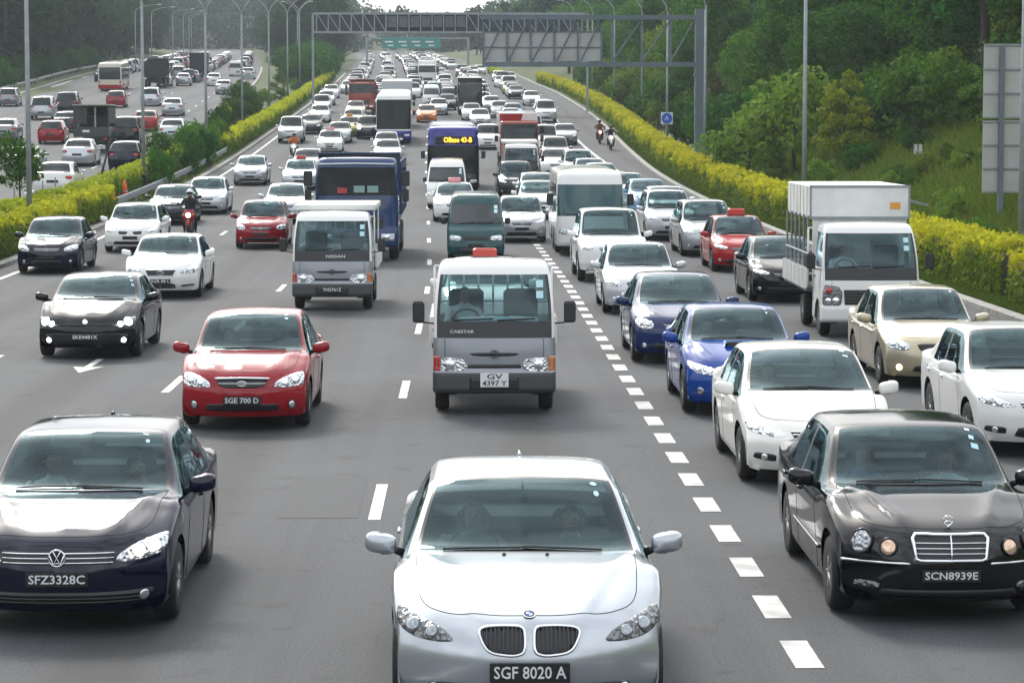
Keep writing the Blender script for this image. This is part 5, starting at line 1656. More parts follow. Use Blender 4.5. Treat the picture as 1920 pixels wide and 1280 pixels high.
def face_civic(surf, S, w, lod):
    zn = S['zn']; out = []
    hl = [(.44*w, zn - .09), (.52*w, zn - .055), (.70*w, zn + .0), (.915*w, zn + .06), (.935*w, zn + .01), (.90*w, zn - .06), (.72*w, zn - .105), (.56*w, zn - .11)]
    out += lamp(surf, rounded(hl, .18, 2), lod, M_LAMP, ((.66*w, zn - .055, .045), (.80*w, zn - .02, .045)))
    g = [(-.40*w, zn - .045), (.40*w, zn - .045), (.36*w, zn - .115), (-.36*w, zn - .115)][::-1]
    gr = dark(surf, g, lod, "grille"); gr.kids = hbars(surf, g, (zn - .055, zn - .085), .010, M_CHROME) + [oval_badge(surf, zn - .08, .05, .04)]
    out.append(gr)
    out.append(dark(surf, rounded([(-.42*w, .40), (.42*w, .40), (.48*w, .26), (-.48*w, .26)][::-1], .15, 1), lod))
    for s_ in (1, -1):
        fl = [(.58*w, .30), (.58*w, .385), (.84*w, .40), (.86*w, .33)]
        out.append(Node("fog_lamp_bezel", patch(surf, rounded(fl if s_ > 0 else mirror(fl), .15, 1), 'front', .003, .04, M_TRIM, "fog_lamp_bezel"), [Node("fog_lamp", disc(surf, s_*.72*w, .35, .04, M_LENS, "fog_lamp", .008))]))
    out.append(plate_node(surf, .48, S.get('plate'), .46, .10))
    return out
def face_impreza(surf, S, w, lod):
    zn = S['zn']; out = []
    hl = [(.46*w, zn - .095), (.48*w, zn - .03), (.62*w, zn + .0), (.78*w, zn + .03), (.925*w, zn + .07), (.93*w, zn - .01), (.84*w, zn - .06), (.78*w, zn - .09), (.62*w, zn - .115)]
    out += lamp(surf, rounded(hl, .18, 2), lod, M_LAMP, ((.60*w, zn - .055, .05), (.77*w, zn - .025, .055)))
    g = rounded([(-.36*w, zn - .02), (.36*w, zn - .02), (.30*w, zn - .14), (-.30*w, zn - .14)][::-1], .12, 1)
    gr = dark(surf, g, lod, "grille"); gr.kids = [oval_badge(surf, zn - .075, .05, .032)] + hbars(surf, g, (zn - .075,), .008, M_CHROME)
    out.append(gr)
    out.append(dark(surf, rounded([(-.50*w, .42), (.50*w, .42), (.56*w, .27), (-.56*w, .27)][::-1], .12, 1), lod))
    for s_ in (1, -1): out.append(Node("fog_lamp", disc(surf, s_*.74*w, .36, .06, M_LENSD, "fog_lamp")))
    out.append(plate_node(surf, .49, S.get('plate'), .46, .10))
    # bonnet scoop
    p, nn = surf.hit(0, .82, 'top'); mb = MB()
    P = [(-.26, .74, p.z - .02), (.26, .74, p.z - .02), (.22, .74, p.z + .055), (-.22, .74, p.z + .055), (-.20, 1.08, p.z + .06), (.20, 1.08, p.z + .06), (.26, 1.10, p.z + .03), (-.26, 1.10, p.z + .03)]
    mb.add(P, [(3, 2, 5, 4), (0, 3, 4, 7), (1, 6, 5, 2)])
    op = MB().add([(-.215, .746, p.z - .01), (.215, .746, p.z - .01), (.20, .746, p.z + .047), (-.20, .746, p.z + .047)], [(0, 1, 2, 3)])
    out.append(Node("bonnet_scoop", mb.mesh("bonnet_scoop", PAINT), [Node("scoop_opening", op.mesh("scoop_opening", M_TRIM))]))
    return out
def face_corolla(surf, S, w, lod):
    zn = S['zn']; out = []
    hl = [(.54*w, zn - .115), (.54*w, zn - .03), (.66*w, zn + .015), (.80*w, zn + .045), (.92*w, zn + .055), (.935*w, zn - .04), (.86*w, zn - .10), (.70*w, zn - .13)]
    out += lamp(surf, rounded(hl, .2, 2), lod, M_LAMP, ((.66*w, zn - .05, .05), (.80*w, zn - .02, .055)), .004, M_LITO if S.get('lit') else M_LENS)
    g = rounded([(-.42*w, zn - .02), (.42*w, zn - .02), (.36*w, zn - .13), (-.36*w, zn - .13)][::-1], .12, 1)
    gr = dark(surf, g, lod, "grille"); gr.kids = hbars(surf, g, (zn - .05, zn - .08, zn - .11), .006, M_CHROME if S.get('chromebars') else M_GREYPL) + [oval_badge(surf, zn - .07)]
    out.append(gr)
    out.append(dark(surf, rounded([(-.45*w, .38), (.45*w, .38), (.50*w, .27), (-.50*w, .27)][::-1], .15, 1), lod))
    for s_ in (1, -1): out.append(Node("fog_lamp", disc(surf, s_*.72*w, .34, .048, M_LITO if S.get('foglit') else M_LENS, "fog_lamp")))
    out.append(plate_node(surf, .47, S.get('plate'), .46, .10))
    return out
def face_scirocco(surf, S, w, lod):
    zn = S['zn']; out = []
    hl = [(.52*w, zn - .10), (.60*w, zn - .055), (.78*w, zn + .015), (.92*w, zn + .05), (.93*w, zn - .03), (.86*w, zn - .09), (.68*w, zn - .115)]
    out += lamp(surf, rounded(hl, .18, 2), lod, M_LAMPD, ((.66*w, zn - .07, .05), (.80*w, zn - .03, .08)), .004, M_LITW)
    out.append(dark(surf, [(-.52*w, zn - .06), (.52*w, zn - .06), (.52*w, zn - .10), (-.52*w, zn - .10)][::-1], lod, "grille"))
    p, nn = surf.hit(0, zn - .02, 'front')
    out.append(Node("emblem", disc(surf, 0, zn - .035, .05, M_CHROME, "emblem", .012)))
    out.append(dark(surf, rounded([(-.80*w, .46), (.80*w, .46), (.78*w, .27), (-.78*w, .27)][::-1], .12, 1), lod))
    for s_ in (1, -1): out.append(Node("fog_lamp", disc(surf, s_*.72*w, .34, .045, M_LITW, "fog_lamp", .01)))
    out.append(plate_node(surf, .40, S.get('plate'), .48, .105))
    return out
def face_lexus(surf, S, w, lod):
    zn = S['zn']; out = []
    hl = [(.48*w, zn - .10), (.54*w, zn - .04), (.74*w, zn + .01), (.92*w, zn + .055), (.935*w, zn - .03), (.88*w, zn - .085), (.66*w, zn - .115)]
    out += lamp(surf, rounded(hl, .18, 2), lod, M_LAMP, ((.56*w, zn - .065, .042), (.68*w, zn - .05, .045), (.82*w, zn - .02, .05)), .004, M_LENSD)
    g = [(-.40*w, zn - .02), (.40*w, zn - .02), (.32*w, zn - .16), (-.32*w, zn - .16)][::-1]
    gr = dark(surf, g, lod, "grille"); gr.kids = [frame(surf, g, .010, M_CHROME)] + hbars(surf, g, (zn - .05, zn - .085, zn - .12), .006, M_GREYPL) + [oval_badge(surf, zn - .085, .075, .05)]
    out.append(gr)
    out.append(plate_node(surf, .42, S.get('plate'), .48, .11))
    out.append(dark(surf, rounded([(-.36*w, .37), (.36*w, .37), (.40*w, .25), (-.40*w, .25)][::-1], .12, 1), lod))
    for s_ in (1, -1):
        fl = [(.52*w, .29), (.54*w, .335), (.84*w, .35), (.84*w, .31)]
        out.append(dark(surf, fl if s_ > 0 else mirror(fl), lod))
    return out
def face_twin(surf, S, w, lod):
    """white estate with two grille halves"""
    zn = S['zn']; out = face_generic(surf, dict(S, style=1), w, lod)
    out = [n_ for n_ in out if n_.name != "grille"]
    for s_ in (1, -1):
        g = [(.07*w, zn - .05), (.42*w, zn - .03), (.40*w, zn - .13), (.15*w, zn - .14)]
        out.append(dark(surf, rounded(g if s_ > 0 else mirror(g), .12, 1), lod, "grille"))
    return out


def box_white():
    m = noise_mat("weathered_white_panel", (.76, .76, .75), (.68, .68, .66), 3.0, .5, c3=(.60, .60, .58), scale3=1.4, spec=.4)
    return m
M_BOXWHITE = box_white()
# ================================================================ vans, lorries, buses: rings stacked in height
def ring_grid(levels, ys, bow, h, roof_crown=.03):
    """levels: (z, front y, half width, rear y, front radius, rear radius); ys: side column positions"""
    rows = []
    for (z, yf, hw, yb, rf, rb) in levels:
        p = []
        for x in (0, (hw - rf)*.5, hw - rf): p.append((x, yf + bow*(x/hw)**2, z))
        y1 = yf + bow*((hw - rf)/hw)**2
        for a in (.52, 1.05): p.append((hw - rf + rf*math.sin(a), y1 + rf*(1 - math.cos(a)), z))
        ys_ = y1 + rf
        p.append((hw, ys_, z))
        lo = ys_
        for k, q in enumerate(ys):
            qq = max(q, lo + .03); lo = qq; p.append((hw, min(qq, yb - rb - .03*(len(ys) - k)), z))
        p.append((hw, yb - rb, z)); p.append((hw - rb*.3, yb - rb*.3, z)); p.append((hw - rb, yb, z)); p.append((0, yb, z))
        rows.append(p)
    last = rows[-1]
    rows.append([(x*.5, min(max(y, levels[-1][1] + .25), levels[-1][3] - .1), z + roof_crown*.8) for x, y, z in last])
    rows.append([(0, min(max(y, levels[-1][1] + .3), levels[-1][3] - .15), z + roof_crown) for x, y, z in last])
    G, ii, jj = loft(np.array(rows), h)
    G2, jf, side = full_ring(G, jj)
    return G2, ii, jf, side
def ring_shell(levels, ys, wins, lmat, bow=.06, h=.09, axles=(), arch=.0, crown=.03, glass=None, trims=()):
    """wins: (name, level interval range, column range); trims: the same with a material"""
    G, ii, jf, side = ring_grid(levels, ys, bow, h, crown)
    I, J = np.meshgrid(ii, jf, indexing='ij'); SD = np.repeat(side[None], len(ii), 0)
    surf = Surf(G)
    used = np.zeros(I.shape, bool); nodes = []
    mats = []; FM = np.zeros(I.shape, int)
    for k in range(I.max() + 1):
        m = lmat(k)
        if m not in mats: mats.append(m)
        FM[I == k] = mats.index(m)
    for nm, (a, b), (c, d) in wins:
        m = (I >= a) & (I < b) & (J >= c) & (J < d); used |= m
        sides = (1, -1) if nm == "side_window" else (0,)
        for s_ in sides:
            q = m if s_ == 0 else m & (SD == s_)
            if q.any(): nodes.append(Node(nm, cells_mesh(nm, G, q, [glass or M_GLASS])))
    for nm, (a, b), (c, d), mt in trims:
        m = (I >= a) & (I < b) & (J >= c) & (J < d) & ~used; used |= m
        for q in ((m & (SD > 0), m & (SD < 0)) if "surround" in nm else (m,)):
            if q.any(): nodes.append(Node(nm, cells_mesh(nm, G, q, [mt])))
    Gc = G.copy(); mask = ~used
    hw = levels[1][2]
    if arch: mask = cut_arches(Gc, mask, axles, arch, hw*.7)
    nodes.insert(0, Node("body", cells_mesh("body", Gc, mask, mats, FM)))
    ring0 = G[0]; n_ = len(ring0)
    nodes.append(Node("floor_pan", mesh_np("floor_pan", ring0 + np.array([0, 0, .01]), [tuple(range(n_-1))], False, [M_DARK])))
    if arch: nodes += wheel_wells(axles, hw, arch, .34)
    return nodes, surf
def truck_mirror(x, y, z, s_, big=1.0):
    mb = MB().bev((s_*(x + .20), y - .05, z), (.17*big, .07, .30*big), .025)
    arm = MB().tube([(s_*x*.98, y + .03, z - .17), (s_*(x + .12), y - .03, z - .15), (s_*(x + .20), y - .05, z - .10)], .014, 6)
    return Node("wing_mirror", mb.mesh("wing_mirror", M_BLACK), [Node("mirror_arm", arm.mesh("mirror_arm", M_BLACK, True))])
def cab_inside(w, y0, z0, y1, zt):
    """seats, wheel and shelf of a cab-over vehicle"""
    out = [Node("dashboard", MB().bev((0, y0 + .18, z0 - .10), (w*1.7, .34, .22), .05).mesh("dashboard", M_DASH))]
    for x in (-w*.45, w*.45):
        mb = MB().bev((x, y1, z0 + .05), (.50, .14, .75), .05); mb.bev((x, y1 - .26, z0 - .34), (.50, .5, .16), .05)
        out.append(Node("seat", mb.mesh("seat", M_SEAT)))
    c = Vector((-w*.45, y0 + .50, z0 + .0)); P = [c + Vector((.2*math.cos(a), .2*math.sin(a)*.6, .2*math.sin(a)*.75)) for a in np.linspace(0, 2*math.pi, 16, endpoint=False)]
    out.append(Node("steering_wheel", MB().tube(P, .017, 6, closed=True).tube([P[0], c, P[8]], .015, 5).mesh("steering_wheel", M_DASH, True)))
    return out
def wipers(surf, pairs, off=.015):
    return [Node("wiper", line_on(surf, p, 'front', .012, M_BLACK, "wiper", off, .1, 5)) for p in pairs]
def front_stickers(surf, pts, mat=None, s=.05):
    out = []
    for x, z in pts:
        P = []
        for a, b in ((-s, -s), (s, -s), (s, s), (-s, s)):
            p, nn = surf.hit(x + a, z + b, 'front'); P.append(p + nn*.006)
        out.append(Node("windscreen_sticker", MB().add(P, [(0, 1, 2, 3)]).mesh("windscreen_sticker", mat or M_STICK)))
    return out

def small_lorry(w=.875, H=2.14, L=4.7, bed='flat', plate=None, two=None, white_plate=False, badge=None, h=.08, lamp_style=0, bumper=None):
    """cab-over light lorry with an open or covered bed"""
    k = H/2.14
    lv = [(.30, .08, w-.02, 1.62, .10, .05), (.34, .0, w, 1.62, .10, .05), (.60, .0, w, 1.62, .10, .05), (.63, .025, w-.005, 1.62, .10, .05), (.86, .03, w-.005, 1.62, .10, .05),
          (1.09*k, .05, w-.01, 1.62, .10, .05), (1.32*k, .11, w-.015, 1.62, .09, .05), (1.97*k, .42, w*.92, 1.60, .08, .05), (2.07*k, .50, w*.895, 1.57, .10, .06), (H, .62, w*.84, 1.50, .12, .08)]
    ys = (.62, 1.30)
    ax = [(.80, .33), (3.45, .33)]
    nodes, surf = ring_shell(lv, ys, [("windscreen", (6, 7), (0, 2)), ("side_window", (6, 7), (5, 7)), ("rear_window", (6, 7), (10, 11))],
                             lambda i: (bumper or M_GREYPL) if i < 2 else (PAINT2 if i < 5 else PAINT), .07, h, ax[:1], .40,
                             trims=[("windscreen_surround", (6, 7), (2, 3), M_TRIM), ("front_panel_black", (5, 6), (0, 3), M_TRIM)])
    z1, z2 = .625, .815
    for s_ in (1, -1):
        if lamp_style == 0:
            pl = [(.50*w, z1), (.44*w, z1 + .07), (.50*w, z2 - .02), (.72*w, z2), (.86*w, z2 - .005), (.86*w, z1 - .01)]
            if s_ < 0: pl = mirror(pl)
            nodes.append(Node("headlight", patch(surf, rounded(pl, .15, 1), 'front', .006, .05, M_LAMP, "headlight"), [Node("lens", disc(surf, s_*.72*w, .715, .075, M_LENS, "lens", .012))]))
            pa = [(.88*w, z1), (.88*w, z2 + .02), (.985*w, z2 + .02), (.985*w, z1)]
            if s_ < 0: pa = mirror(pa)
            nodes.append(Node("indicator", patch(surf, pa, 'front', .006, .05, M_AMBER if s_ > 0 else M_REDLAMP, "indicator")))
        else:
            pl = [(.62*w, z1), (.58*w, z2 + .06), (.66*w, z2 + .18), (.94*w, z2 + .22), (.98*w, z2), (.98*w, z1)]
            if s_ < 0: pl = mirror(pl)
            nodes.append(Node("headlight", patch(surf, rounded(pl, .12, 1), 'front', .006, .05, M_LAMPD, "headlight"), [Node("lens", disc(surf, s_*.72*w, .72, .07, M_LENS, "lens", .012)), Node("lens", disc(surf, s_*.87*w, .72, .06, M_LENS, "lens", .012)), Node("indicator", disc(surf, s_*.86*w, .92, .06, M_REDLAMP, "indicator", .012))]))
    if lamp_style == 0:
        g = rounded([(-.42*w, .885), (.42*w, .885), (.34*w, .835), (-.34*w, .835)][::-1], .2, 1)
        gr = dark(surf, g, 0, "grille"); gr.kids = [oval_badge(surf, .865, .07, .055, M_GREYPL)]; nodes.append(gr)
        nodes.append(dark(surf, [(-.42*w, .72), (.42*w, .72), (.44*w, .665), (-.44*w, .665)][::-1], 0, "grille"))
    else:
        g = [(-.56*w, .93), (.56*w, .93), (.54*w, .64), (-.54*w, .64)][::-1]
        gr = dark(surf, g, 0, "grille"); gr.kids = hbars(surf, g, (.70, .76, .82, .88), .010, M_GREYPL); nodes.append(gr)
    nodes.append(dark(surf, [(-.40*w, .54), (.40*w, .54), (.40*w, .36), (-.40*w, .36)][::-1], 0))
    if plate: nodes.append(plate_node(surf, .50 if two else .47, plate, .40 if two else .46, .20 if two else .12, white_plate, two))
    if badge:
        t_, sz, x, z, wd = badge; p, nn = surf.hit(x, z, 'front')
        nodes.append(Node("badge_lettering", text_mesh("badge_lettering", t_, sz, M_LETTER, wd), loc=(x, p.y - .012, z)))
    for s_ in (1, -1):
        nodes.append(truck_mirror(w, .28, 1.45*k, s_))
        nodes.append(Node("door_handle", MB().bev((s_*(w + .0), 1.30, 1.12*k), (.03, .16, .04), .008).mesh("door_handle", M_BLACK)))
    nodes += wipers(surf, [[(-.66*w, 1.335*k), (-.02*w, 1.36*k)], [(.05*w, 1.335*k), (.66*w, 1.36*k)]])
    nodes += front_stickers(surf, [(.74*w, 1.84*k), (.74*w, 1.69*k)])
    nodes += (gap_lines(surf, [([(-.80*w, .64), (-.80*w, 1.08*k)], 'front'), ([(.80*w, .64), (.80*w, 1.08*k)], 'front'), ([(.44, .45), (.46, 1.3*k)], 'right'), ([(1.42, .45), (1.42, 2.0*k)], 'right'), ([(.44, .45), (.46, 1.3*k)], 'left'), ([(1.42, .45), (1.42, 2.0*k)], 'left')], r=.006))
    nodes += cab_inside(w, .14, 1.30*k, 1.15, 1.9)
    nodes += wheel_nodes(ax, w - .03, .33, .20, 5, 1, M_GALV)
    # chassis and bed
    nodes.append(Node("chassis", MB().box((-.35, 2.9, .55), (.10, 3.3, .16)).box((.35, 2.9, .55), (.10, 3.3, .16)).box((0, 3.45, .33), (w*1.7, .12, .12)).mesh("chassis", M_DARK)))
    bw = w + (.10 if bed == 'canopy' else .03)
    nodes.append(Node("bed_floor", MB().box((0, (1.75 + L)/2, .84), (bw*2, L - 1.75, .08)).mesh("bed_floor", M_GREYPL)))
    gm = PAINT
    for s_ in (1, -1):
        mb = MB().box((s_*bw, (1.75 + L)/2, 1.06), (.05, L - 1.75, .42))
        for q in range(6): mb.box((s_*(bw + .03), 1.9 + q*(L - 2.05)/5, 1.06), (.03, .06, .40))
        nodes.append(Node("side_gate", mb.mesh("side_gate", gm)))
    nodes.append(Node("tail_gate", MB().box((0, L - .03, 1.06), (bw*2 - .06, .05, .42)).mesh("tail_gate", gm)))
    hb = MB()
    for x in np.linspace(-bw + .04, bw - .04, 9): hb.tube([(x, 1.80, .86), (x, 1.80, H - .12)], .018, 6)
    for z in (1.15, 1.5, H - .12): hb.tube([(-bw + .04, 1.80, z), (bw - .04, 1.80, z)], .02, 6)
    nodes.append(Node("headboard_rack", hb.mesh("headboard_rack", P_WHITE, True)))
    if bed == 'cover':
        mb = MB().bev((0, (1.70 + L)/2, H + .09), (bw*2, L - 1.62, .14), .02)
        nodes.append(Node("canopy_roof", mb.mesh("canopy_roof", M_BOXWHITE)))
        for s_ in (1, -1):
            for yy in (1.85, L - .1): nodes.append(Node("canopy_post", MB().tube([(s_*(bw - .05), yy, .9), (s_*(bw - .05), yy, H + .03)], .022, 6).mesh("canopy_post", P_WHITE)))
    shift(nodes, -L/2)
    return dict(L=L, nodes=nodes)

def box_lorry_canter():
    """white lorry: low bed with open sides, posts, and a box carried above the cab"""
    t = small_lorry(w=.95, H=2.18, L=5.6, bed='canopy', lamp_style=1, badge=None, bumper=PAINT)
    L = 5.6; n0 = []
    w = .98
    mb = MB().bev((0, (1.72 + L)/2, 2.57), (w*2, L - 1.72, .66), .02)
    box = Node("cargo_box", mb.mesh("cargo_box", M_BOXWHITE), [])
    for s_ in (1, -1):
        for q in range(1, 7): box.kids.append(Node("panel_seam", MB().box((s_*(w + .004), 1.72 + q*(L - 1.72)/7, 2.57), (.012, .014, .60)).mesh("panel_seam", M_SIGN_BACK)))
    ed = MB()
    for z in (2.88, 2.26): ed.box((0, 1.725, z), (w*2 + .02, .03, .05))
    for x in (-w, w): ed.box((x, 1.725, 2.57), (.04, .03, .66))
    box.kids.append(Node("box_edging", ed.mesh("box_edging", M_GALV)))
    box.kids.append(Node("reflective_label", MB().box((.70, 1.71, 2.50), (.20, .012, .13)).mesh("reflective_label", principled("label_orange", (.65, .28, .04), .5))))
    n0.append(box)
    for s_ in (1, -1):
        for yy in (1.95, 2.6, 3.3, 4.0, 4.7, L - .12):
            n0.append(Node("canopy_post", MB().tube([(s_*(w + .02), yy, .9), (s_*(w + .02), yy, 2.3)], .024, 6).mesh("canopy_post", M_GALV)))
        n0.append(Node("side_rail", MB().tube([(s_*(w + .04), 1.8, 1.55), (s_*(w + .04), L - .1, 1.55)], .02, 6).mesh("side_rail", M_GALV)))
    n0.append(Node("awning_arm", MB().tube([(w, 2.0, 2.62), (w + .42, 2.0, 2.50), (w + .42, 3.2, 2.50), (w, 3.2, 2.62)], .018, 6).mesh("awning_arm", M_GALV)))
    n0.append(Node("bed_front", MB().box((0, 1.80, 1.6), (w*2 - .1, .04, 1.4)).mesh("bed_front", P_WHITE)))
    n0.append(Node("bed_load", MB().bev((0, 3.4, 1.25), (1.5, 2.6, .7), .08).mesh("bed_load", M_DARK)))
    shift(n0, -L/2)
    t['nodes'] += n0
    # front overlays on the bumper
    return t

def big_lorry(w=1.24, H=3.04, L=8.4, load='tipper', h=.12, details=True, glass=None):
    lv = [(.42, .10, w-.03, 2.05, .14, .08), (.48, .0, w, 2.05, .14, .08), (.92, .0, w, 2.05, .14, .08), (.96, .03, w-.01, 2.05, .14, .08), (1.45, .04, w-.01, 2.05, .14, .08), (1.95, .06, w-.015, 2.05, .14, .08),
          (2.78, .20, w*.965, 2.03, .14, .08), (2.92, .30, w*.94, 2.0, .16, .10), (H, .44, w*.88, 1.95, .18, .12)]
    ax = [(1.25, .48), (5.6, .48), (6.9, .48)]
    nodes, surf = ring_shell(lv, (.62, 1.45), [("windscreen", (5, 6), (0, 3)), ("side_window", (5, 6), (5, 7))], lambda i: PAINT, .06, h, ax[:1], .58, glass=glass)
    for s_ in (1, -1):
        pl = [(.58*w, .62), (.58*w, .82), (.90*w, .82), (.90*w, .62)]
        if s_ < 0: pl = mirror(pl)
        nodes.append(Node("headlight", patch(surf, pl, 'front', .008, .1, M_LAMP, "headlight"), [Node("lens", disc(surf, s_*.72*w, .72, .08, M_LENS, "lens", .014))]))
        nodes.append(truck_mirror(w, .3, 2.45, s_, 1.5)); nodes.append(truck_mirror(w, .3, 1.95, s_, 1.2))
    g = [(-.62*w, 1.30), (.62*w, 1.30), (.62*w, .98), (-.62*w, .98)][::-1]
    gr = dark(surf, g, 0, "grille"); gr.kids = hbars(surf, g, (1.05, 1.14, 1.23), .014, M_GREYPL); nodes.append(gr)
    nodes.append(dark(surf, [(-.5*w, .80), (.5*w, .80), (.5*w, .52), (-.5*w, .52)][::-1], 0))
    nodes += wipers(surf, [[(-.7*w, 1.98), (-.05*w, 2.05)], [(.05*w, 1.98), (.7*w, 2.05)]])
    if details:
        y_ = surf.hit(0, 1.74, 'front')[0].y
        lab = principled("label_amber", (.62, .36, .03), .5)
        for x, wd in ((-.75, .16), (0, .62), (.62, .20)):
            nodes.append(Node("front_label", MB().box((x, y_ - .008, 1.74), (wd, .012, .14)).mesh("front_label", lab)))
        nodes.append(Node("roof_edge_strip", line_on(surf, [(-.9*w, 2.86), (0, 2.88), (.9*w, 2.86)], 'front', .03, P_PALE, "roof_edge_strip", .01, .1)))
        nodes.append(Node("dash_card", MB().box((-.42, .045, 2.10), (.28, .01, .16)).mesh("dash_card", principled("card_red", (.45, .06, .06), .6))))
        for x in (.08, .48): nodes.append(Node("dash_card", MB().box((x, .05, 2.14), (.32, .01, .20)).mesh("dash_card", principled("card_green", (.25, .38, .36), .6))))
    nodes += cab_inside(w, .22, 1.95, 1.5, 2.8)
    nodes += wheel_nodes(ax, w - .03, .48, .28, 6, 1, M_GALV)
    nodes.append(Node("chassis", MB().box((-.4, L/2 + .6, .85), (.12, L - 1.4, .25)).box((.4, L/2 + .6, .85), (.12, L - 1.4, .25)).mesh("chassis", M_DARK)))
    if load == 'tipper':
        mb = MB().box((0, (2.2 + L)/2, 1.25), (w*2, L - 2.2, .12))
        nodes.append(Node("tipper_floor", mb.mesh("tipper_floor", PAINT)))
        for s_ in (1, -1):
            mb = MB().box((s_*(w - .03), (2.2 + L)/2, 2.1), (.06, L - 2.2, 1.6))
            for q in range(7): mb.box((s_*(w + .02), 2.3 + q*(L - 2.4)/6, 2.1), (.05, .10, 1.6))
            nodes.append(Node("tipper_side", mb.mesh("tipper_side", PAINT)))
        nodes.append(Node("tipper_headboard", MB().box((0, 2.22, 2.2), (w*2, .06, 1.9)).box((0, 2.0, 3.16), (w*2, .5, .05)).mesh("tipper_headboard", PAINT)))
        nodes.append(Node("tipper_tailgate", MB().box((0, L - .03, 2.1), (w*2, .06, 1.6)).mesh("tipper_tailgate", PAINT)))
    else:
        mb = MB().bev((0, (2.15 + L)/2, (1.1 + load)/2), (w*2 + .04, L - 2.15, load - 1.1), .03)
        nodes.append(Node("cargo_box", mb.mesh("cargo_box", PAINT2)))
    shift(nodes, -L/2)
    return dict(L=L, nodes=nodes)

def van(w=.85, H=1.98, L=4.7, h=.09, nose=.55, glass=None, lod=0, high=True, wins=True):
    """panel van with a short sloping nose"""
    k = H/1.98
    lv = [(.22, .10, w-.03, L-.05, .16, .08), (.28, .0, w-.01, L, .16, .08), (.52, .0, w, L, .16, .08), (.58, .03, w, L, .16, .08), (.86, .10, w, L, .16, .08), (1.06*k, nose*.62, w-.005, L, .14, .08),
          (1.12*k, nose*.72, w-.01, L, .13, .08), (1.72*k, nose + .62, w*.90, L-.05, .12, .08), (1.86*k, nose + .76, w*.86, L-.08, .14, .10), (H, nose + .95, w*.78, L-.14, .16, .12)]
    ax = [(.95, .32), (L-1.0, .32)]
    nodes, surf = ring_shell(lv, (nose + .95, nose + 1.6, nose + 1.72, L - 1.5, L - 1.4, L - .3), [("windscreen", (6, 7), (0, 3)), ("side_window", (6, 7), (5, 7))] + ([("side_window", (6, 7), (8, 9)), ("side_window", (6, 7), (10, 11)), ("rear_window", (6, 7), (14, 15))] if wins else []),
                             lambda i: PAINT, .10, h, ax, .38, glass=glass)
    for s_ in (1, -1):
        pl = [(.52*w, .62), (.50*w, .76), (.90*w, .80), (.94*w, .64)]
        if s_ < 0: pl = mirror(pl)
        nodes.append(Node("headlight", patch(surf, rounded(pl, .2, 1), 'front', .006, .06, M_LAMP, "headlight"), [] if lod else [Node("lens", disc(surf, s_*.70*w, .71, .06, M_LENS, "lens", .012))]))
        mb = MB().bev((s_*(w + .10), nose + .55, 1.2*k), (.16, .10, .20), .03)
        nodes.append(Node("wing_mirror", mb.mesh("wing_mirror", M_BLACK)))
        tl = [(.80*w, .75), (.80*w, 1.05), (.95*w, 1.05), (.95*w, .75)]
        nodes.append(Node("tail_light", patch(surf, tl if s_ > 0 else mirror(tl), 'rear', .006, .1, M_TAIL, "tail_light")))
    g = [(-.44*w, .76), (.44*w, .76), (.42*w, .64), (-.42*w, .64)][::-1]
    nodes.append(dark(surf, g, lod, "grille")); nodes.append(dark(surf, [(-.6*w, .42), (.6*w, .42), (.6*w, .29), (-.6*w, .29)][::-1], lod))
    nodes.append(plate_node(surf, .48, None, .46, .11))
    if not lod:
        nodes += wipers(surf, [[(-.6*w, 1.14*k), (-.02*w, 1.17*k)], [(.05*w, 1.14*k), (.62*w, 1.17*k)]]); nodes += cab_inside(w, nose*.72, 1.08*k, nose + 1.35, 1.6)
        nodes += front_stickers(surf, [(.70*w, 1.62*k), (.70*w, 1.50*k)])
    nodes += wheel_nodes(ax, w - .02, .32, .19, 5, 1)
    shift(nodes, -L/2)
    return dict(L=L, nodes=nodes)

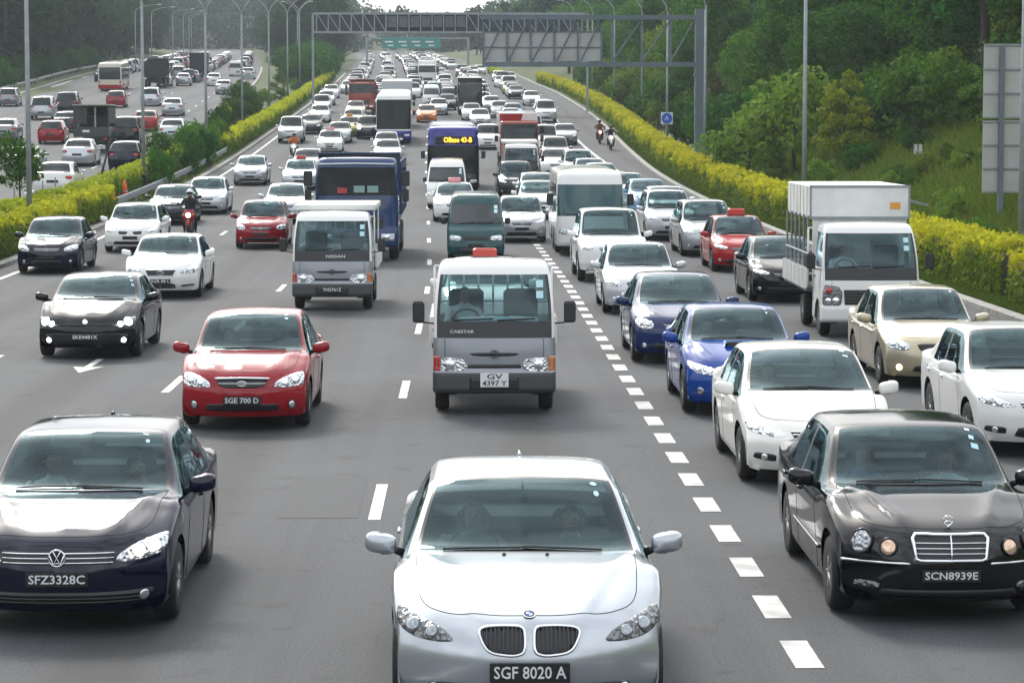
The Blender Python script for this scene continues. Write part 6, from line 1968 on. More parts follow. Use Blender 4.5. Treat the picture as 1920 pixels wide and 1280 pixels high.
def bus(w=1.25, H=3.3, L=11.5, zw=(1.25, 2.75), band=None, h=.16, glass=None, rake=.25, nwin=6, door=True, roof_r=.22, led=None, lower=None, lamps=.62, mirrors=True, wr=.48):
    z0, z1 = zw
    lv = [(.30, .06, w-.02, L-.03, .20, .12), (.36, .0, w, L, .20, .12), (.75, .0, w, L, .20, .12), (z0 - .10, .02, w, L, .20, .12), (z0, .03, w, L, .20, .12), (z1, rake, w-.02, L-.03, .20, .12),
          (z1 + .08, rake + .03, w-.03, L-.04, .20, .12), (H - roof_r*.5, rake + .14, w-.06, L-.08, .22, .14), (H - .05, rake + .32, w-.16, L-.16, .24, .16), (H, rake + .6, w-.36, L-.3, .26, .2)]
    step = (L - 1.6)/nwin; ys = []
    for k in range(nwin): ys += [.75 + k*step, .75 + (k+1)*step - .10]
    wins = [("windscreen", (4, 5), (0, 4))] + [("side_window", (4, 5), (5 + 2*k + 1, 5 + 2*k + 2)) for k in range(nwin)]
    n_ = 5 + 2*nwin
    wins.append(("rear_window", (4, 5), (n_ + 3, n_ + 4)))
    ax = [(2.3, wr), (L - 3.0, wr)]
    nodes, surf = ring_shell(lv, ys, [x for x in wins], lambda i: (PAINT2 if (lower is not None and i < lower) else PAINT), .10, h, ax, wr*1.18, glass=glass)
    for s_ in (1, -1):
        pl = [(.60*w, lamps - .08), (.60*w, lamps + .08), (.90*w, lamps + .10), (.93*w, lamps - .07)]
        nodes.append(Node("headlight", patch(surf, rounded(pl if s_ > 0 else mirror(pl), .2, 1), 'front', .008, .08, M_LAMP, "headlight")))
        tl = [(.82*w, .9), (.82*w, 1.2), (.95*w, 1.2), (.95*w, .9)]
        nodes.append(Node("tail_light", patch(surf, tl if s_ > 0 else mirror(tl), 'rear', .008, .1, M_TAIL, "tail_light")))
        if mirrors: nodes.append(truck_mirror(w, .25, min(z1 - .45, 2.2), s_, 1.2))
    nodes.append(dark(surf, [(-.55*w, .60), (.55*w, .60), (.55*w, .42), (-.55*w, .42)][::-1], 1))
    nodes += wipers(surf, [[(-.7*w, z0 + .05), (-.05*w, z0 + .08)], [(.05*w, z0 + .05), (.7*w, z0 + .08)]])
    nodes.append(plate_node(surf, .68, None, .5, .11))
    nodes += wheel_nodes(ax, w - .03, wr, .28 if wr > .4 else .2, 6, 1, M_GALV)
    if glass is None:
        mb = []
        for q in range(int((L - 3)/1.6)):
            for x in (-w*.5, w*.5):
                nodes.append(Node("seat", MB().bev((x, 2.2 + q*1.6, z0 - .05), (w*.72, .14, .95), .05).mesh("seat", M_SEAT)))
        nodes.append(Node("dashboard", MB().bev((0, .35, z0 - .08), (w*1.8, .5, .2), .05).mesh("dashboard", M_DASH)))
    shift(nodes, -L/2)
    return dict(L=L, nodes=nodes, surf=surf, H=H, w=w)

# ================================================================ people
def skin_mesh(name, J, E, mats, pick, sub=1):
    """one continuous figure grown over a joint skeleton; pick(co) chooses the material slot"""
    me = bpy.data.meshes.new(name + "_skeleton"); me.from_pydata([j[0] for j in J], E, [])
    o = bpy.data.objects.new(name + "_skeleton", me); COL.objects.link(o)
    md = o.modifiers.new("skin", 'SKIN'); md.use_smooth_shade = True
    sv = me.skin_vertices[0].data
    for i, j in enumerate(J):
        r = j[1] if isinstance(j[1], tuple) else (j[1], j[1]); sv[i].radius = r; sv[i].use_root = (i == 0)
    s = o.modifiers.new("sub", 'SUBSURF'); s.levels = sub; s.render_levels = sub
    bpy.context.view_layer.update()
    m2 = bpy.data.meshes.new_from_object(o.evaluated_get(bpy.context.evaluated_depsgraph_get()))
    bpy.data.objects.remove(o); bpy.data.meshes.remove(me)
    m2.materials.clear()
    for m in mats: m2.materials.append(m)
    for p in m2.polygons: p.material_index = pick(p.center); p.use_smooth = True
    m2.name = name
    return m2
M_SHIRT = {c: principled("shirt_" + c, v, .85) for c, v in dict(white=(.62, .64, .66), grey=(.20, .21, .22), blue=(.12, .20, .34), black=(.02, .02, .022), brown=(.16, .07, .03), orange=(.62, .16, .03)).items()}
def seated(name, shirt, reach=True, dark=M_DASH):
    hx = .15
    J = [((0, .02, .46), (.16, .13)), ((0, .06, .66), (.155, .11)), ((0, .07, .86), (.17, .11)), ((0, .05, .99), (.065, .06)), ((0, .02, 1.06), (.062, .07)), ((0, .005, 1.13), (.083, .098)), ((0, .015, 1.21), (.070, .082)),
         ((.19, .06, .90), .068), ((-.19, .06, .90), .068)]
    E = [(0, 1), (1, 2), (2, 3), (3, 4), (4, 5), (5, 6), (2, 7), (2, 8)]
    for s_, b in ((1, 7), (-1, 8)):
        k = len(J)
        if reach: J += [((s_*.27, -.12, .72), .050), ((s_*.17, -.36, .82), .036), ((s_*.15, -.44, .86), .034)]
        else: J += [((s_*.26, -.04, .66), .050), ((s_*.17, -.24, .56), .038), ((s_*.12, -.32, .55), .034)]
        E += [(b, k), (k, k+1), (k+1, k+2)]
    for s_ in (1, -1):
        k = len(J); J += [((s_*.11, -.20, .47), .09), ((s_*.14, -.46, .52), .068), ((s_*.14, -.60, .30), .05)]; E += [(0, k), (k, k+1), (k+1, k+2)]
    hz = .80 if reach else .5
    def pick(c):
        if c.z > 1.0 or (c.y < -.30 and c.z > hz and abs(c.x) < .24 and reach): return 0
        if c.z < .56 and c.y < -.05: return 2
        return 1
    return skin_mesh(name, J, E, [M_SKIN, shirt, dark], pick)
def hair_mesh():
    mb = MB(); P = []; F = []; n, m = 14, 6
    for i in range(m):
        t = i/(m-1)*1.75
        for k in range(n):
            a = 2*math.pi*k/n; fr = .80 + .20*math.sin(a) if math.sin(a) > 0 else .80 + .26*math.sin(a)
            P.append((.080*math.sin(t*fr)*math.cos(a), .094*math.sin(t*fr)*math.sin(a) + .018, .092*math.cos(t*fr) + 1.150))
    for i in range(m-1):
        for k in range(n): F.append((i*n+k, i*n+(k+1) % n, (i+1)*n+(k+1) % n, (i+1)*n+k))
    return mesh_np("hair", P, F, True, [M_HAIR])
HAIR = hair_mesh()
def face_bits():
    mb = MB(); mb.tube([(0, -.085, 1.145), (0, -.112, 1.118)], [.010, .016], 6)
    nose = mb.mesh("nose", M_SKIN, True)
    eyes = [MB().lathe([(.007, -.002), (.006, .001), (.001, .002)], 8, (s_*.034, -.088, 1.148)).mesh("eye", M_HAIR) for s_ in (1, -1)]
    mouth = MB().tube([(-.026, -.083, 1.088), (0, -.090, 1.085), (.026, -.083, 1.088)], .006, 5).mesh("mouth", principled("lips", (.35, .14, .11), .5), True)
    ears = [MB().lathe([(.006, -.008), (.014, 0), (.010, .008)], 8, (s_*.094, .012, 1.13), 'X').mesh("ear", M_SKIN, True) for s_ in (1, -1)]
    return [("nose", nose), ("eye", eyes[0]), ("eye", eyes[1]), ("mouth", mouth), ("ear", ears[0]), ("ear", ears[1])]
FACE = face_bits()
SEATED = {}
def person_in(root, tpl, x, yl, dz, shirt, label, reach=True):
    """a person sitting inside a vehicle; stays a thing of its own"""
    key = (shirt, reach)
    if key not in SEATED: SEATED[key] = seated("person", M_SHIRT[shirt], reach)
    c = Vector(root.location); rz = root.rotation_euler[2]
    p = c + Matrix.Rotation(rz, 3, 'Z') @ Vector((x, yl - tpl["L"]/2, dz))
    o = ob("person", SEATED[key], None, p, label=label, category="person"); o.rotation_euler = (0, 0, rz)
    ob("hair", HAIR, o)
    for n_, m_ in FACE: ob(n_, m_, o)
    return o

# ================================================================ motorcycles
def motorbike_template(body, lit=M_LIT):
    nodes = []
    L = 1.95
    for yy, nm in ((.30, "wheel"), (1.60, "wheel")):
        t = MB().lathe([(.20, -.045), (.27, -.05), (.30, 0), (.27, .05), (.20, .045)], 20, axis='X').mesh("tyre", M_TYRE, True)
        rim = MB().lathe([(.205, -.03), (.205, .03), (.17, .02), (.17, -.02)], 20, axis='X')
        for k in range(5): a = 1.2566*k; rim.tube([(0, 0, 0), (0, .19*math.cos(a), .19*math.sin(a))], .016, 5)
        nodes.append(Node("wheel", None, [Node("tyre", t), Node("rim", rim.mesh("rim", M_RIM, True))], (0, yy, .30)))
    # front fairing: shield shape, wide at the top and narrow at the wheel
    rows = []
    for z, hw, yf in ((.50, .07, .24), (.62, .15, .22), (.78, .21, .22), (.92, .20, .28), (1.02, .12, .36)):
        rows.append([(x*hw, yf + .16*x*x, z) for x in np.linspace(-1, 1, 9)])
    G, _, _ = loft(np.array(rows), .05)
    nodes.append(Node("fairing", cells_mesh("fairing", G, np.ones((G.shape[0]-1, G.shape[1]-1), bool), [body])))
    G2 = G.copy(); G2[..., 1] += .05
    nodes.append(Node("fairing_inner", cells_mesh("fairing_inner", G2, np.ones((G.shape[0]-1, G.shape[1]-1), bool), [M_BLACK])))
    hd = MB().lathe([(.085, 0), (.08, -.03), (.05, -.05)], 14, (0, .20, .84)).mesh("headlight", lit, True)
    nodes.append(Node("headlight", hd))
    for s_ in (1, -1): nodes.append(Node("indicator", MB().lathe([(.035, 0), (.03, -.02)], 10, (s_*.17, .245, .86)).mesh("indicator", M_AMBER)))
    nodes.append(Node("mudguard", MB().tube([(0, .02, .42), (0, .12, .60), (0, .30, .66), (0, .46, .60)], [.05, .07, .075, .05], 8).mesh("mudguard", body, True)))
    nodes.append(Node("fork", MB().tube([(-.09, .30, .30), (-.09, .42, .95)], .026, 6).tube([(.09, .30, .30), (.09, .42, .95)], .026, 6).mesh("fork", M_RIM, True)))
    nodes.append(Node("handlebar", MB().tube([(-.36, .52, 1.04), (-.20, .46, 1.05), (0, .43, 1.0), (.20, .46, 1.05), (.36, .52, 1.04)], .016, 6).mesh("handlebar", M_BLACK, True)))
    for s_ in (1, -1):
        nodes.append(Node("mirror", MB().lathe([(.055, 0), (.05, -.02), (.02, -.03)], 10, (s_*.36, .48, 1.22)).mesh("mirror", M_BLACK), [Node("mirror_stalk", MB().tube([(s_*.30, .48, 1.05), (s_*.35, .49, 1.20)], .009, 5).mesh("mirror_stalk", M_BLACK))]))
    nodes.append(Node("tank", MB().tube([(0, .46, .80), (0, .70, .86), (0, .95, .80)], [.10, .15, .10], 10).mesh("tank", body, True)))
    nodes.append(Node("seat", MB().bev((0, 1.28, .78), (.27, .70, .12), .04).mesh("seat", M_SEAT)))
    nodes.append(Node("engine", MB().bev((0, .90, .45), (.30, .46, .36), .05).mesh("engine", M_GREYPL)))
    nodes.append(Node("tail", MB().tube([(0, 1.1, .68), (0, 1.75, .80)], [.12, .05], 8).mesh("tail", body, True)))
    nodes.append(Node("number_plate", MB().bev((0, .19, .70), (.20, .01, .08), .002).mesh("number_plate", M_PLATE)))
    shift(nodes, -L/2)
    return dict(L=L, nodes=nodes)
def rider_mesh(top, trousers):
    J = [((0, .18, .86), (.15, .13)), ((0, .12, 1.04), (.15, .11)), ((0, .04, 1.28), (.17, .11)), ((0, .0, 1.41), (.06, .06)), ((0, -.03, 1.50), (.08, .09)), ((0, -.03, 1.60), (.075, .085)), ((.20, .02, 1.32), .07), ((-.20, .02, 1.32), .07)]
    E = [(0, 1), (1, 2), (2, 3), (3, 4), (4, 5), (2, 6), (2, 7)]
    for s_, b in ((1, 6), (-1, 7)):
        k = len(J); J += [((s_*.34, -.16, 1.12), .052), ((s_*.33, -.40, 1.06), .040), ((s_*.32, -.47, 1.05), .042)]; E += [(b, k), (k, k+1), (k+1, k+2)]
    for s_ in (1, -1):
        k = len(J); J += [((s_*.14, .05, .84), .095), ((s_*.22, -.30, .74), .072), ((s_*.19, -.08, .40), .055), ((s_*.19, -.06, .27), .045), ((s_*.19, -.20, .24), .042)]
        E += [(0, k), (k, k+1), (k+1, k+2), (k+2, k+3), (k+3, k+4)]
    def pick(c):
        if c.z > 1.42: return 0
        if c.y < -.43 and 1.0 < c.z < 1.12 and abs(c.x) > .25: return 0
        if c.z < .92: return 2
        return 1
    return skin_mesh("person", J, E, [M_SKIN, top, trousers], pick)
def helmet_node(mat):
    mb = MB(); P = []; F = []; n, m = 16, 8
    for i in range(m):
        t = i/(m-1)*2.15
        for k in range(n):
            a = 2*math.pi*k/n; P.append((.125*math.sin(t)*math.cos(a), .145*math.sin(t)*math.sin(a) - .025, .135*math.cos(t) + 1.57))
    for i in range(m-1):
        for k in range(n): F.append((i*n+k, i*n+(k+1) % n, (i+1)*n+(k+1) % n, (i+1)*n+k))
    vis = []; VF = []
    for i in range(3):
        for k in range(7):
            a = -math.pi/2 + (k-3)*.30; z = 1.53 + i*.04; vis.append((.130*math.cos(a), .150*math.sin(a) - .025, z))
    for i in range(2):
        for k in range(6): VF.append((i*7+k, i*7+k+1, i*7+8+k, i*7+7+k))
    return mesh_np("helmet", P, F, True, [mat]), mesh_np("visor", vis, VF, True, [M_GLASSD])

# ================================================================ templates
M_PINK = principled("taxi_sign_pink", (.75, .30, .34), .4)
M_ORSIGN = principled("taxi_sign_orange", (.70, .28, .05), .4)
P_BMW = paint("bright_silver", (.47, .50, .54), .74, .30)
HATCH = dict(L=4.0, W=1.70, H=1.50, yc=1.0, yh=1.76, yb=2.30, yr=3.38, yd=3.86, zd=.98, ax=(.80, 3.25), kind='hatch', zb=.93, zn=.72, wr=.30, arch=.36)
MPV = dict(L=4.55, W=1.76, H=1.66, yc=1.06, yh=1.88, yb=2.46, yr=3.96, yd=4.40, zb=.99, zc=1.05, zn=.78, zd=1.06, ax=(.88, 3.62), kind='hatch', zt=.85)
SUV = dict(L=4.7, W=1.84, H=1.84, yc=1.22, yh=2.0, yb=2.6, yr=4.12, yd=4.58, zb=1.12, zc=1.17, zn=.93, zd=1.16, ax=(.92, 3.66), wr=.37, arch=.44, bot=.32, kind='hatch', zt=.95, roofw=1.04)
T = {}
T['bmw'] = car_template(dict(L=4.84, W=1.92, H=1.47, yc=1.36, yh=2.22, yb=2.82, yr=3.66, yd=4.30, zb=.95, zc=1.01, zn=.725, zd=1.05, ax=(.86, 3.75), wr=.33, arch=.39, roofw=.97, aerial=True, bow=.46, nose=.02, rx0=.36, rx1=.80, ridge=.022, h=.036), 0, face_bmw)
T['vw'] = car_template(dict(L=4.64, W=1.80, H=1.45, yc=1.28, yh=2.08, yb=2.68, yr=3.50, yd=4.14, zb=.94, zc=1.0, zn=.735, ax=(.88, 3.53), wr=.325, plate="SFZ3328C", lit=True, aerial=True, spokes=7, h=.04), 0, face_vw)
T['merc'] = car_template(dict(L=4.80, W=1.82, H=1.44, yc=1.36, yh=2.14, yb=2.78, yr=3.62, yd=4.24, zb=.93, zc=.985, zn=.735, zd=1.02, ax=(.86, 3.69), wr=.32, plate="SCN8939E", hoodc=.012, rx0=.36, rx1=.74, ridge=.024, h=.04, bow=.42, amb=principled("lamp_amber_clear", (.75, .50, .36), .12, .6, coat=1.0)), 0, face_merc)
T['kia'] = car_template(dict(L=4.48, W=1.76, H=1.47, plate="SGE 700 D", zn=.735, nose=.01), 0, face_kia)
T['civic'] = car_template(dict(L=4.54, W=1.76, H=1.44, yc=1.06, yh=1.98, yb=2.60, zn=.69, zc=1.0, zb=.93, nose=.05, spokes=5), 0, face_civic)
T['wrx'] = car_template(dict(L=4.42, W=1.74, H=1.43, zn=.70, yc=1.22, yh=2.0, nose=.02), 0, face_impreza)
T['cor'] = car_template(dict(L=4.52, W=1.71, H=1.47, zn=.73), 0, face_corolla)
T['cora'] = car_template(dict(L=4.52, W=1.71, H=1.47, zn=.73, foglit=True), 0, face_corolla)
T['corb'] = car_template(dict(L=4.54, W=1.76, H=1.48, zn=.74, style=1), 0, face_civic)
T['sci'] = car_template(dict(L=4.26, W=1.81, H=1.40, zn=.69, plate="SKE4481X", yr=3.3, yd=4.0, zd=1.0, kind='hatch', ax=(.86, 3.44)), 0, face_scirocco)
T['lex'] = car_template(dict(L=4.83, W=1.83, H=1.43, yc=1.34, yh=2.16, yb=2.78, yr=3.64, yd=4.3, ax=(.88, 3.73), zn=.70, plate="SGR 88 L"), 0, face_lexus)
T['alt'] = car_template(dict(L=4.54, W=1.76, H=1.48, zn=.74, chromebars=True), 0, face_corolla)
T['twin'] = car_template(dict(MPV, H=1.47, zb=.93, zc=.99, zn=.71, zd=1.0), 0, face_twin)
for k_, st_ in (("sal0", 0), ("sal1", 1), ("sal2", 2)): T[k_] = car_template(dict(style=st_, zn=.72 + .01*st_, yc=1.18 - .05*st_), 0)
T['sal2n'] = T['sal2']
T['hat0'] = car_template(dict(HATCH, style=1), 0); T['hat1'] = car_template(dict(HATCH, style=2, zn=.74), 0)
T['mpv0'] = car_template(dict(MPV, style=0), 0); T['mpv1'] = car_template(dict(MPV, style=1, zn=.80), 0)
T['suv0'] = car_template(SUV, 0)
for k_, sp in (("sal", {}), ("hat", HATCH), ("mpv", MPV), ("suv", SUV)):
    T[k_ + "_m"] = car_template(sp, 1)
    T[k_ + "_f"] = car_template(sp, 2)
T['lorry'] = small_lorry(plate="GV", two="4397 Y", white_plate=True, badge=("CABSTAR", .06, -.46, 1.18, .34))
T['lorry2'] = small_lorry(w=.89, bed='cover', plate="YN2761Z", badge=("NISSAN", .09, .08, 1.20, .42))
T['canter'] = box_lorry_canter()
T['tipper'] = big_lorry(glass=M_GLASSB)
T['boxlorry'] = big_lorry(w=1.10, H=2.6, L=7.0, load=3.35, details=False, glass=M_GLASSD)
T['biglorry'] = big_lorry(w=1.2, H=2.9, L=8.0, load='tipper', details=False, glass=M_GLASSD)
T['hilorry'] = big_lorry(w=1.22, H=3.0, L=8.5, load=3.75, details=False, glass=M_GLASSD)
T['teal_van'] = van(.85, 1.93, 4.6, glass=M_GLASSD)
T['hiace'] = van(.85, 2.02, 4.8, glass=M_GLASSD)
T['van_m'] = van(.85, 1.98, 4.7, .2, lod=1, glass=M_GLASSD)
T['minibus'] = bus(w=1.04, H=2.62, L=6.9, zw=(1.22, 2.18), h=.11, rake=.30, nwin=4, wr=.38, lamps=.74, roof_r=.26, glass=principled('windscreen_teal', (.02, .075, .085), .03, spec=.6))
T['coach'] = bus(w=1.25, H=3.55, L=11.8, zw=(1.05, 3.15), h=.2, glass=M_GLASSB, rake=.35, nwin=6, lower=3)
T['citybus'] = bus(w=1.25, H=3.25, L=11.5, zw=(1.0, 2.35), h=.2, glass=M_GLASSB, rake=.12, nwin=6, lower=5)
T['bus_l'] = bus(w=1.25, H=3.1, L=11.5, zw=(1.3, 2.6), h=.25, glass=M_GLASSD, rake=.1, nwin=6, lower=2)

def taxi_sign(root, tpl, mat, big=1.15):
    S = tpl.get("S"); H = S['H'] if S else 1.5
    y = (S['yb'] - .25 if S else 1.8) - tpl["L"]/2
    ob("taxi_sign", MB().bev((0, y, H + .09), (.42*big, .18, .20), .035).mesh("taxi_sign", mat), root)
    ob("sign_base", MB().bev((0, y, H + .005), (.5*big, .22, .03), .008).mesh("sign_base", M_BLACK), root)

# ---- the inbound carriageway, coming towards the camera --------------------
def heading(y, f=cx):
    return math.atan2(float(f(y + 6) - f(y - 2)), 8.0)
MAIN = [
    ("merc", 3.95, 20.9, P_BLACK, "black saloon with round headlights on the right, plate SCN8939E", "saloon_car", "car"),
    ("civic", 4.01, 29.0, P_PEARL, "white saloon directly behind the black saloon with round headlights", "saloon_car", "car"),
    ("wrx", 3.94, 36.2, P_BLUE, "bright blue saloon with a bonnet scoop", "saloon_car", "car"),
    ("sal2n", 3.72, 44.2, P_DBLUE, "dark blue saloon behind the bright blue one with a bonnet scoop", "saloon_car", "car"),
    ("cor", 3.81, 56.0, P_PALE, "silver saloon behind the two blue cars, beside the dashed line", "saloon_car", "car"),
    ("suv0", 3.79, 67.2, P_WHITE, "white tall off-roader in front of the white minibus", "off_roader", "car"),
    ("cora", 7.35, 40.0, P_GOLD, "champagne saloon with lit fog lamps in front of the white box lorry", "saloon_car", "car"),
    ("corb", 7.16, 31.6, P_WHITE, "white saloon cut by the right edge of the picture", "saloon_car", "car"),
    ("sal1", 7.43, 59.6, P_BLACK, "black saloon with tinted glass left of the white box lorry", "saloon_car", "car"),
    ("hat0", 7.63, 71.5, P_TAXIRED, "red taxi with a red roof sign in the right-hand lane", "taxi", "taxi", dict(sign=M_TAXI_SIGN)),
    ("mpv0", 7.41, 79.0, P_SILVER, "silver people carrier directly behind the red taxi in the right lane", "people_carrier", "car"),
    ("mpv1", 6.92, 88.0, P_PALE, "silver people carrier with dark lower bumper beside the white minibus", "people_carrier", "car"),
    ("sal0", 7.59, 97.0, P_PALE, "silver saloon hidden up to its roof behind the people carrier beside the minibus", "saloon_car", "car"),
    ("sal2", 7.40, 105.0, P_LBLUE, "light blue taxi near the right kerb, seen past the minibus", "taxi", "taxi"),
    ("sal0", 6.97, 112.0, P_SILVER, "silver saloon glimpsed right of the white minibus roof", "saloon_car", "car"),
    ("kia", -3.01, 34.6, P_RED, "red saloon with plate SGE 700 D in the second lane", "saloon_car", "car"),
    ("sci", -6.68, 45.4, P_BLACK, "black coupe with lit white headlights on the left", "saloon_car", "car"),
    ("lex", -7.24, 61.3, P_WHITE, "white saloon with a wide black grille behind the lit black coupe", "saloon_car", "car"),
    ("alt", -11.50, 71.0, P_NAVY, "dark saloon with bright headlights beside the left hedge", "saloon_car", "car"),
    ("twin", -10.58, 81.5, P_WHITE, "white estate with a split grille beside the left hedge", "estate_car", "car"),
    ("sal1", -11.32, 99.0, P_DKGREY, "dark grey saloon behind the motorcyclist on the left", "saloon_car", "car"),
    ("sal0", -10.79, 107.0, P_PALE, "silver saloon ahead of the dark grey saloon by the guard rail", "saloon_car", "car"),
    ("hat1", -6.65, 83.5, P_RED, "small red hatchback left of the blue tipper lorry", "hatchback", "car"),
    ("sal2", -7.04, 100.0, P_PALE, "pale silver saloon right behind the small red hatchback", "saloon_car", "car"),
    ("sal2", -11.20, 134.0, P_SILVER, "lone silver saloon on the left lane beyond the guard rail", "saloon_car", "car"),
    ("sal0", 0.36, 49.5, P_WHITE, "white taxi with a red roof sign hidden behind the grey-fronted lorry", "taxi", "taxi", dict(sign=M_TAXI_SIGN)),
    ("sal1", -0.48, 101.0, P_WHITE, "white taxi with a pink roof sign ahead of the teal van", "taxi", "taxi", dict(sign=M_PINK)),
    ("hat0", 1.82, 87.0, P_SILVER, "silver hatchback between the teal van and the white minibus", "hatchback", "car"),
    ("sal0", 2.86, 103.0, P_WHITE, "white saloon half hidden behind the silver hatchback and the minibus", "saloon_car", "car"),
    ("sal2", 3.06, 112.0, P_PALE, "pale saloon, only roof and windscreen visible left of the minibus", "saloon_car", "car"),
    ("mpv1", 2.29, 121.0, P_DKGREY, "dark people carrier in front of the white light lorry with bright lamp", "people_carrier", "car"),
    ("sal1", -8.34, 129.0, P_PALE, "silver taxi with a red roof sign beside the blue tipper cab", "taxi", "taxi", dict(sign=M_TAXI_SIGN)),
    ("sal_m", -8.87, 144.0, P_PGREEN, "grey-green saloon behind the silver taxi with red sign", "saloon_car", "car"),
    ("suv_m", -12.67, 187.0, P_PALE, "silver off-roader on the left lane behind the orange motorcyclist", "off_roader", "car"),
    ("sal_m", -12.09, 201.0, P_DKGREY, "dark saloon with pale bonnet on the left lane below the yellow hedge", "saloon_car", "car"),
    ("sal_m", -12.54, 222.0, P_WHITE, "white saloon on the left lane next to the edge line by the yellow hedge", "saloon_car", "car"),
    ("mpv_m", -13.57, 243.0, P_PALE, "pale people carrier on the left lane nose to tail with the white saloon", "people_carrier", "car"),
    ("sal_m", -14.15, 262.0, P_SILVER, "silver saloon further up the left lane by the yellow hedge", "saloon_car", "car"),
    ("sal_m", -14.81, 284.0, P_WHITE, "white saloon on the left lane level with the brown lorry", "saloon_car", "car"),
    ("sal_m", -9.13, 173.0, P_WHITE, "white and yellow striped taxi above the blue tipper lorry", "taxi", "taxi", dict(stripe=1)),
    ("sal_m", -9.18, 187.0, P_PGREEN, "pale green-grey saloon behind the white and yellow taxi", "saloon_car", "car"),
    ("sal_m", -8.94, 197.0, P_YELLOW, "yellow-green taxi with an orange roof sign", "taxi", "taxi", dict(sign=M_ORSIGN)),
    ("sal_m", -9.27, 212.0, P_WHITE, "white saloon behind the yellow-green taxi", "saloon_car", "car"),
    ("sal_m", -9.91, 232.0, P_CREAM, "cream saloon in front of the red-brown lorry", "saloon_car", "car"),
    ("mpv_m", -7.33, 193.0, P_BLACK, "black car half hidden left of the white and blue coach", "people_carrier", "car"),
    ("sal_m", -4.83, 158.0, P_PALE, "pale blue-white saloon in front of the white and blue coach", "saloon_car", "car"),
    ("sal_m", -5.27, 170.0, P_WHITE, "white saloon tight against the nose of the coach", "saloon_car", "car"),
    ("sal_m", -3.42, 222.0, P_ORANGE, "orange taxi peeping out left of the purple bus", "taxi", "taxi"),
    ("sal_m", -2.59, 238.0, P_SILVER, "silver saloon behind the purple bus roof", "saloon_car", "car"),
    ("sal_m", 0.42, 226.0, P_WHITE, "white saloon in front of the black box lorry", "saloon_car", "car"),
    ("sal_m", 1.09, 213.0, P_PALE, "silver saloon two places in front of the black box lorry", "saloon_car", "car"),
    ("mpv_m", 1.43, 178.0, P_WHITE, "white people carrier right beside the purple bus", "people_carrier", "car"),
    ("sal_m", 1.59, 258.0, P_WHITE, "white car right behind the black box lorry", "saloon_car", "car"),
    ("sal_m", 2.37, 246.0, P_PALE, "silver car in the fifth lane beside the black box lorry", "saloon_car", "car"),
    ("sal_m", 3.00, 232.0, P_PGREEN, "grey-green car in the fifth lane right of the black box lorry", "saloon_car", "car"),
    ("sal_m", 4.04, 226.0, P_LBLUE, "light blue car in the fifth lane under the gantry", "saloon_car", "car"),
    ("sal_m", 3.65, 214.0, P_WHITE, "white car with a dark roof between the lanes under the gantry", "saloon_car", "car"),
    ("mpv_m", 4.31, 202.0, P_DKGREY, "dark people carrier in the fifth lane behind the red lorry", "people_carrier", "car"),
    ("suv_m", 4.72, 190.0, P_WHITE, "white off-roader above the red and white lorry", "off_roader", "car"),
    ("sal_m", 6.56, 262.0, P_WHITE, "white car leading the right lane beside the far hedge", "saloon_car", "car"),
    ("sal_m", 6.98, 236.0, P_SILVER, "silver car in the right lane next to the edge line, upper", "saloon_car", "car"),
    ("suv_m", 6.79, 222.0, P_PALE, "silver off-roader with a dark bumper next to the edge line", "off_roader", "car"),
    ("sal_m", 4.35, 178.0, P_SILVER, "silver car right behind the red and white lorry box", "saloon_car", "car"),
    ("suv_m", 5.19, 172.0, P_WHITE, "white off-roader in the right lane above the silver van", "off_roader", "car"),
    ("sal_m", 6.99, 184.0, P_GREY, "grey saloon beside the white edge line near the motorcycles", "saloon_car", "car"),
    ("mpv_m", 5.38, 157.0, P_SILVER, "silver van-like carrier right of the red and white lorry", "people_carrier", "car"),
    ("sal_m", 4.91, 144.0, P_WHITE, "white saloon right of the white light lorry", "saloon_car", "car"),
    ("mpv0", 5.94, 137.0, P_WHITE, "white people carrier behind the white minibus roof", "people_carrier", "car"),
    ("sal0", 6.22, 130.0, P_PALE, "pale saloon showing its roof above the minibus on the right", "saloon_car", "car"),
    ("sal1", 6.49, 124.0, P_WHITE, "white saloon nearest the right kerb above the minibus", "saloon_car", "car"),
    ("sal_m", 4.34, 352.0, P_WHITE, "white car on the far slip road under the sign panel", "saloon_car", "car"),
    ("sal_m", 5.67, 345.0, P_PALE, "pale car on the far slip road right of the island hedge", "saloon_car", "car"),
    ("sal_m", 2.08, 405.0, P_WHITE, "white car between the two arms of the island hedge", "saloon_car", "car"),
    ("sal_m", 0.97, 392.0, P_PGREEN, "grey car between the two arms of the island hedge", "saloon_car", "car"),
]
CARS = {}
VL = spawn(T['bmw'], "saloon_car", .42, 17.2, 0, P_BMW, "silver saloon nearest the camera, plate reading SGF 8020 A", "car"); CARS['bmw'] = VL
CARS['vw'] = spawn(T['vw'], "saloon_car", -3.28, 20.6, 0, P_NAVY, "dark navy saloon cut by the left edge of the picture, plate SFZ3328C", "car")
for row in MAIN:
    t, x, y, p, lab, nm, cat = row[:7]; ex = row[7] if len(row) > 7 else {}
    o = spawn(T[t], nm, x, y, -heading(y + 2), p, lab, cat, "cars queueing towards the camera")
    CARS[lab] = o
    if 'sign' in ex: taxi_sign(o, T[t], ex['sign'])
    if 'stripe' in ex:
        S = T[t]['S']
        ob("bonnet_stripe", MB().box((.2, -S['L']/2 + .9, .93), (.6, .5, .02)).mesh("bonnet_stripe", P_YELLOW), o); taxi_sign(o, T[t], M_PINK)
CARS['lorry'] = spawn(T['lorry'], "light_lorry", .39, 36.6, 0, P_WHITE, "white light lorry with a grey front panel and a white plate in mid picture", "lorry", p2=P_SLATE)
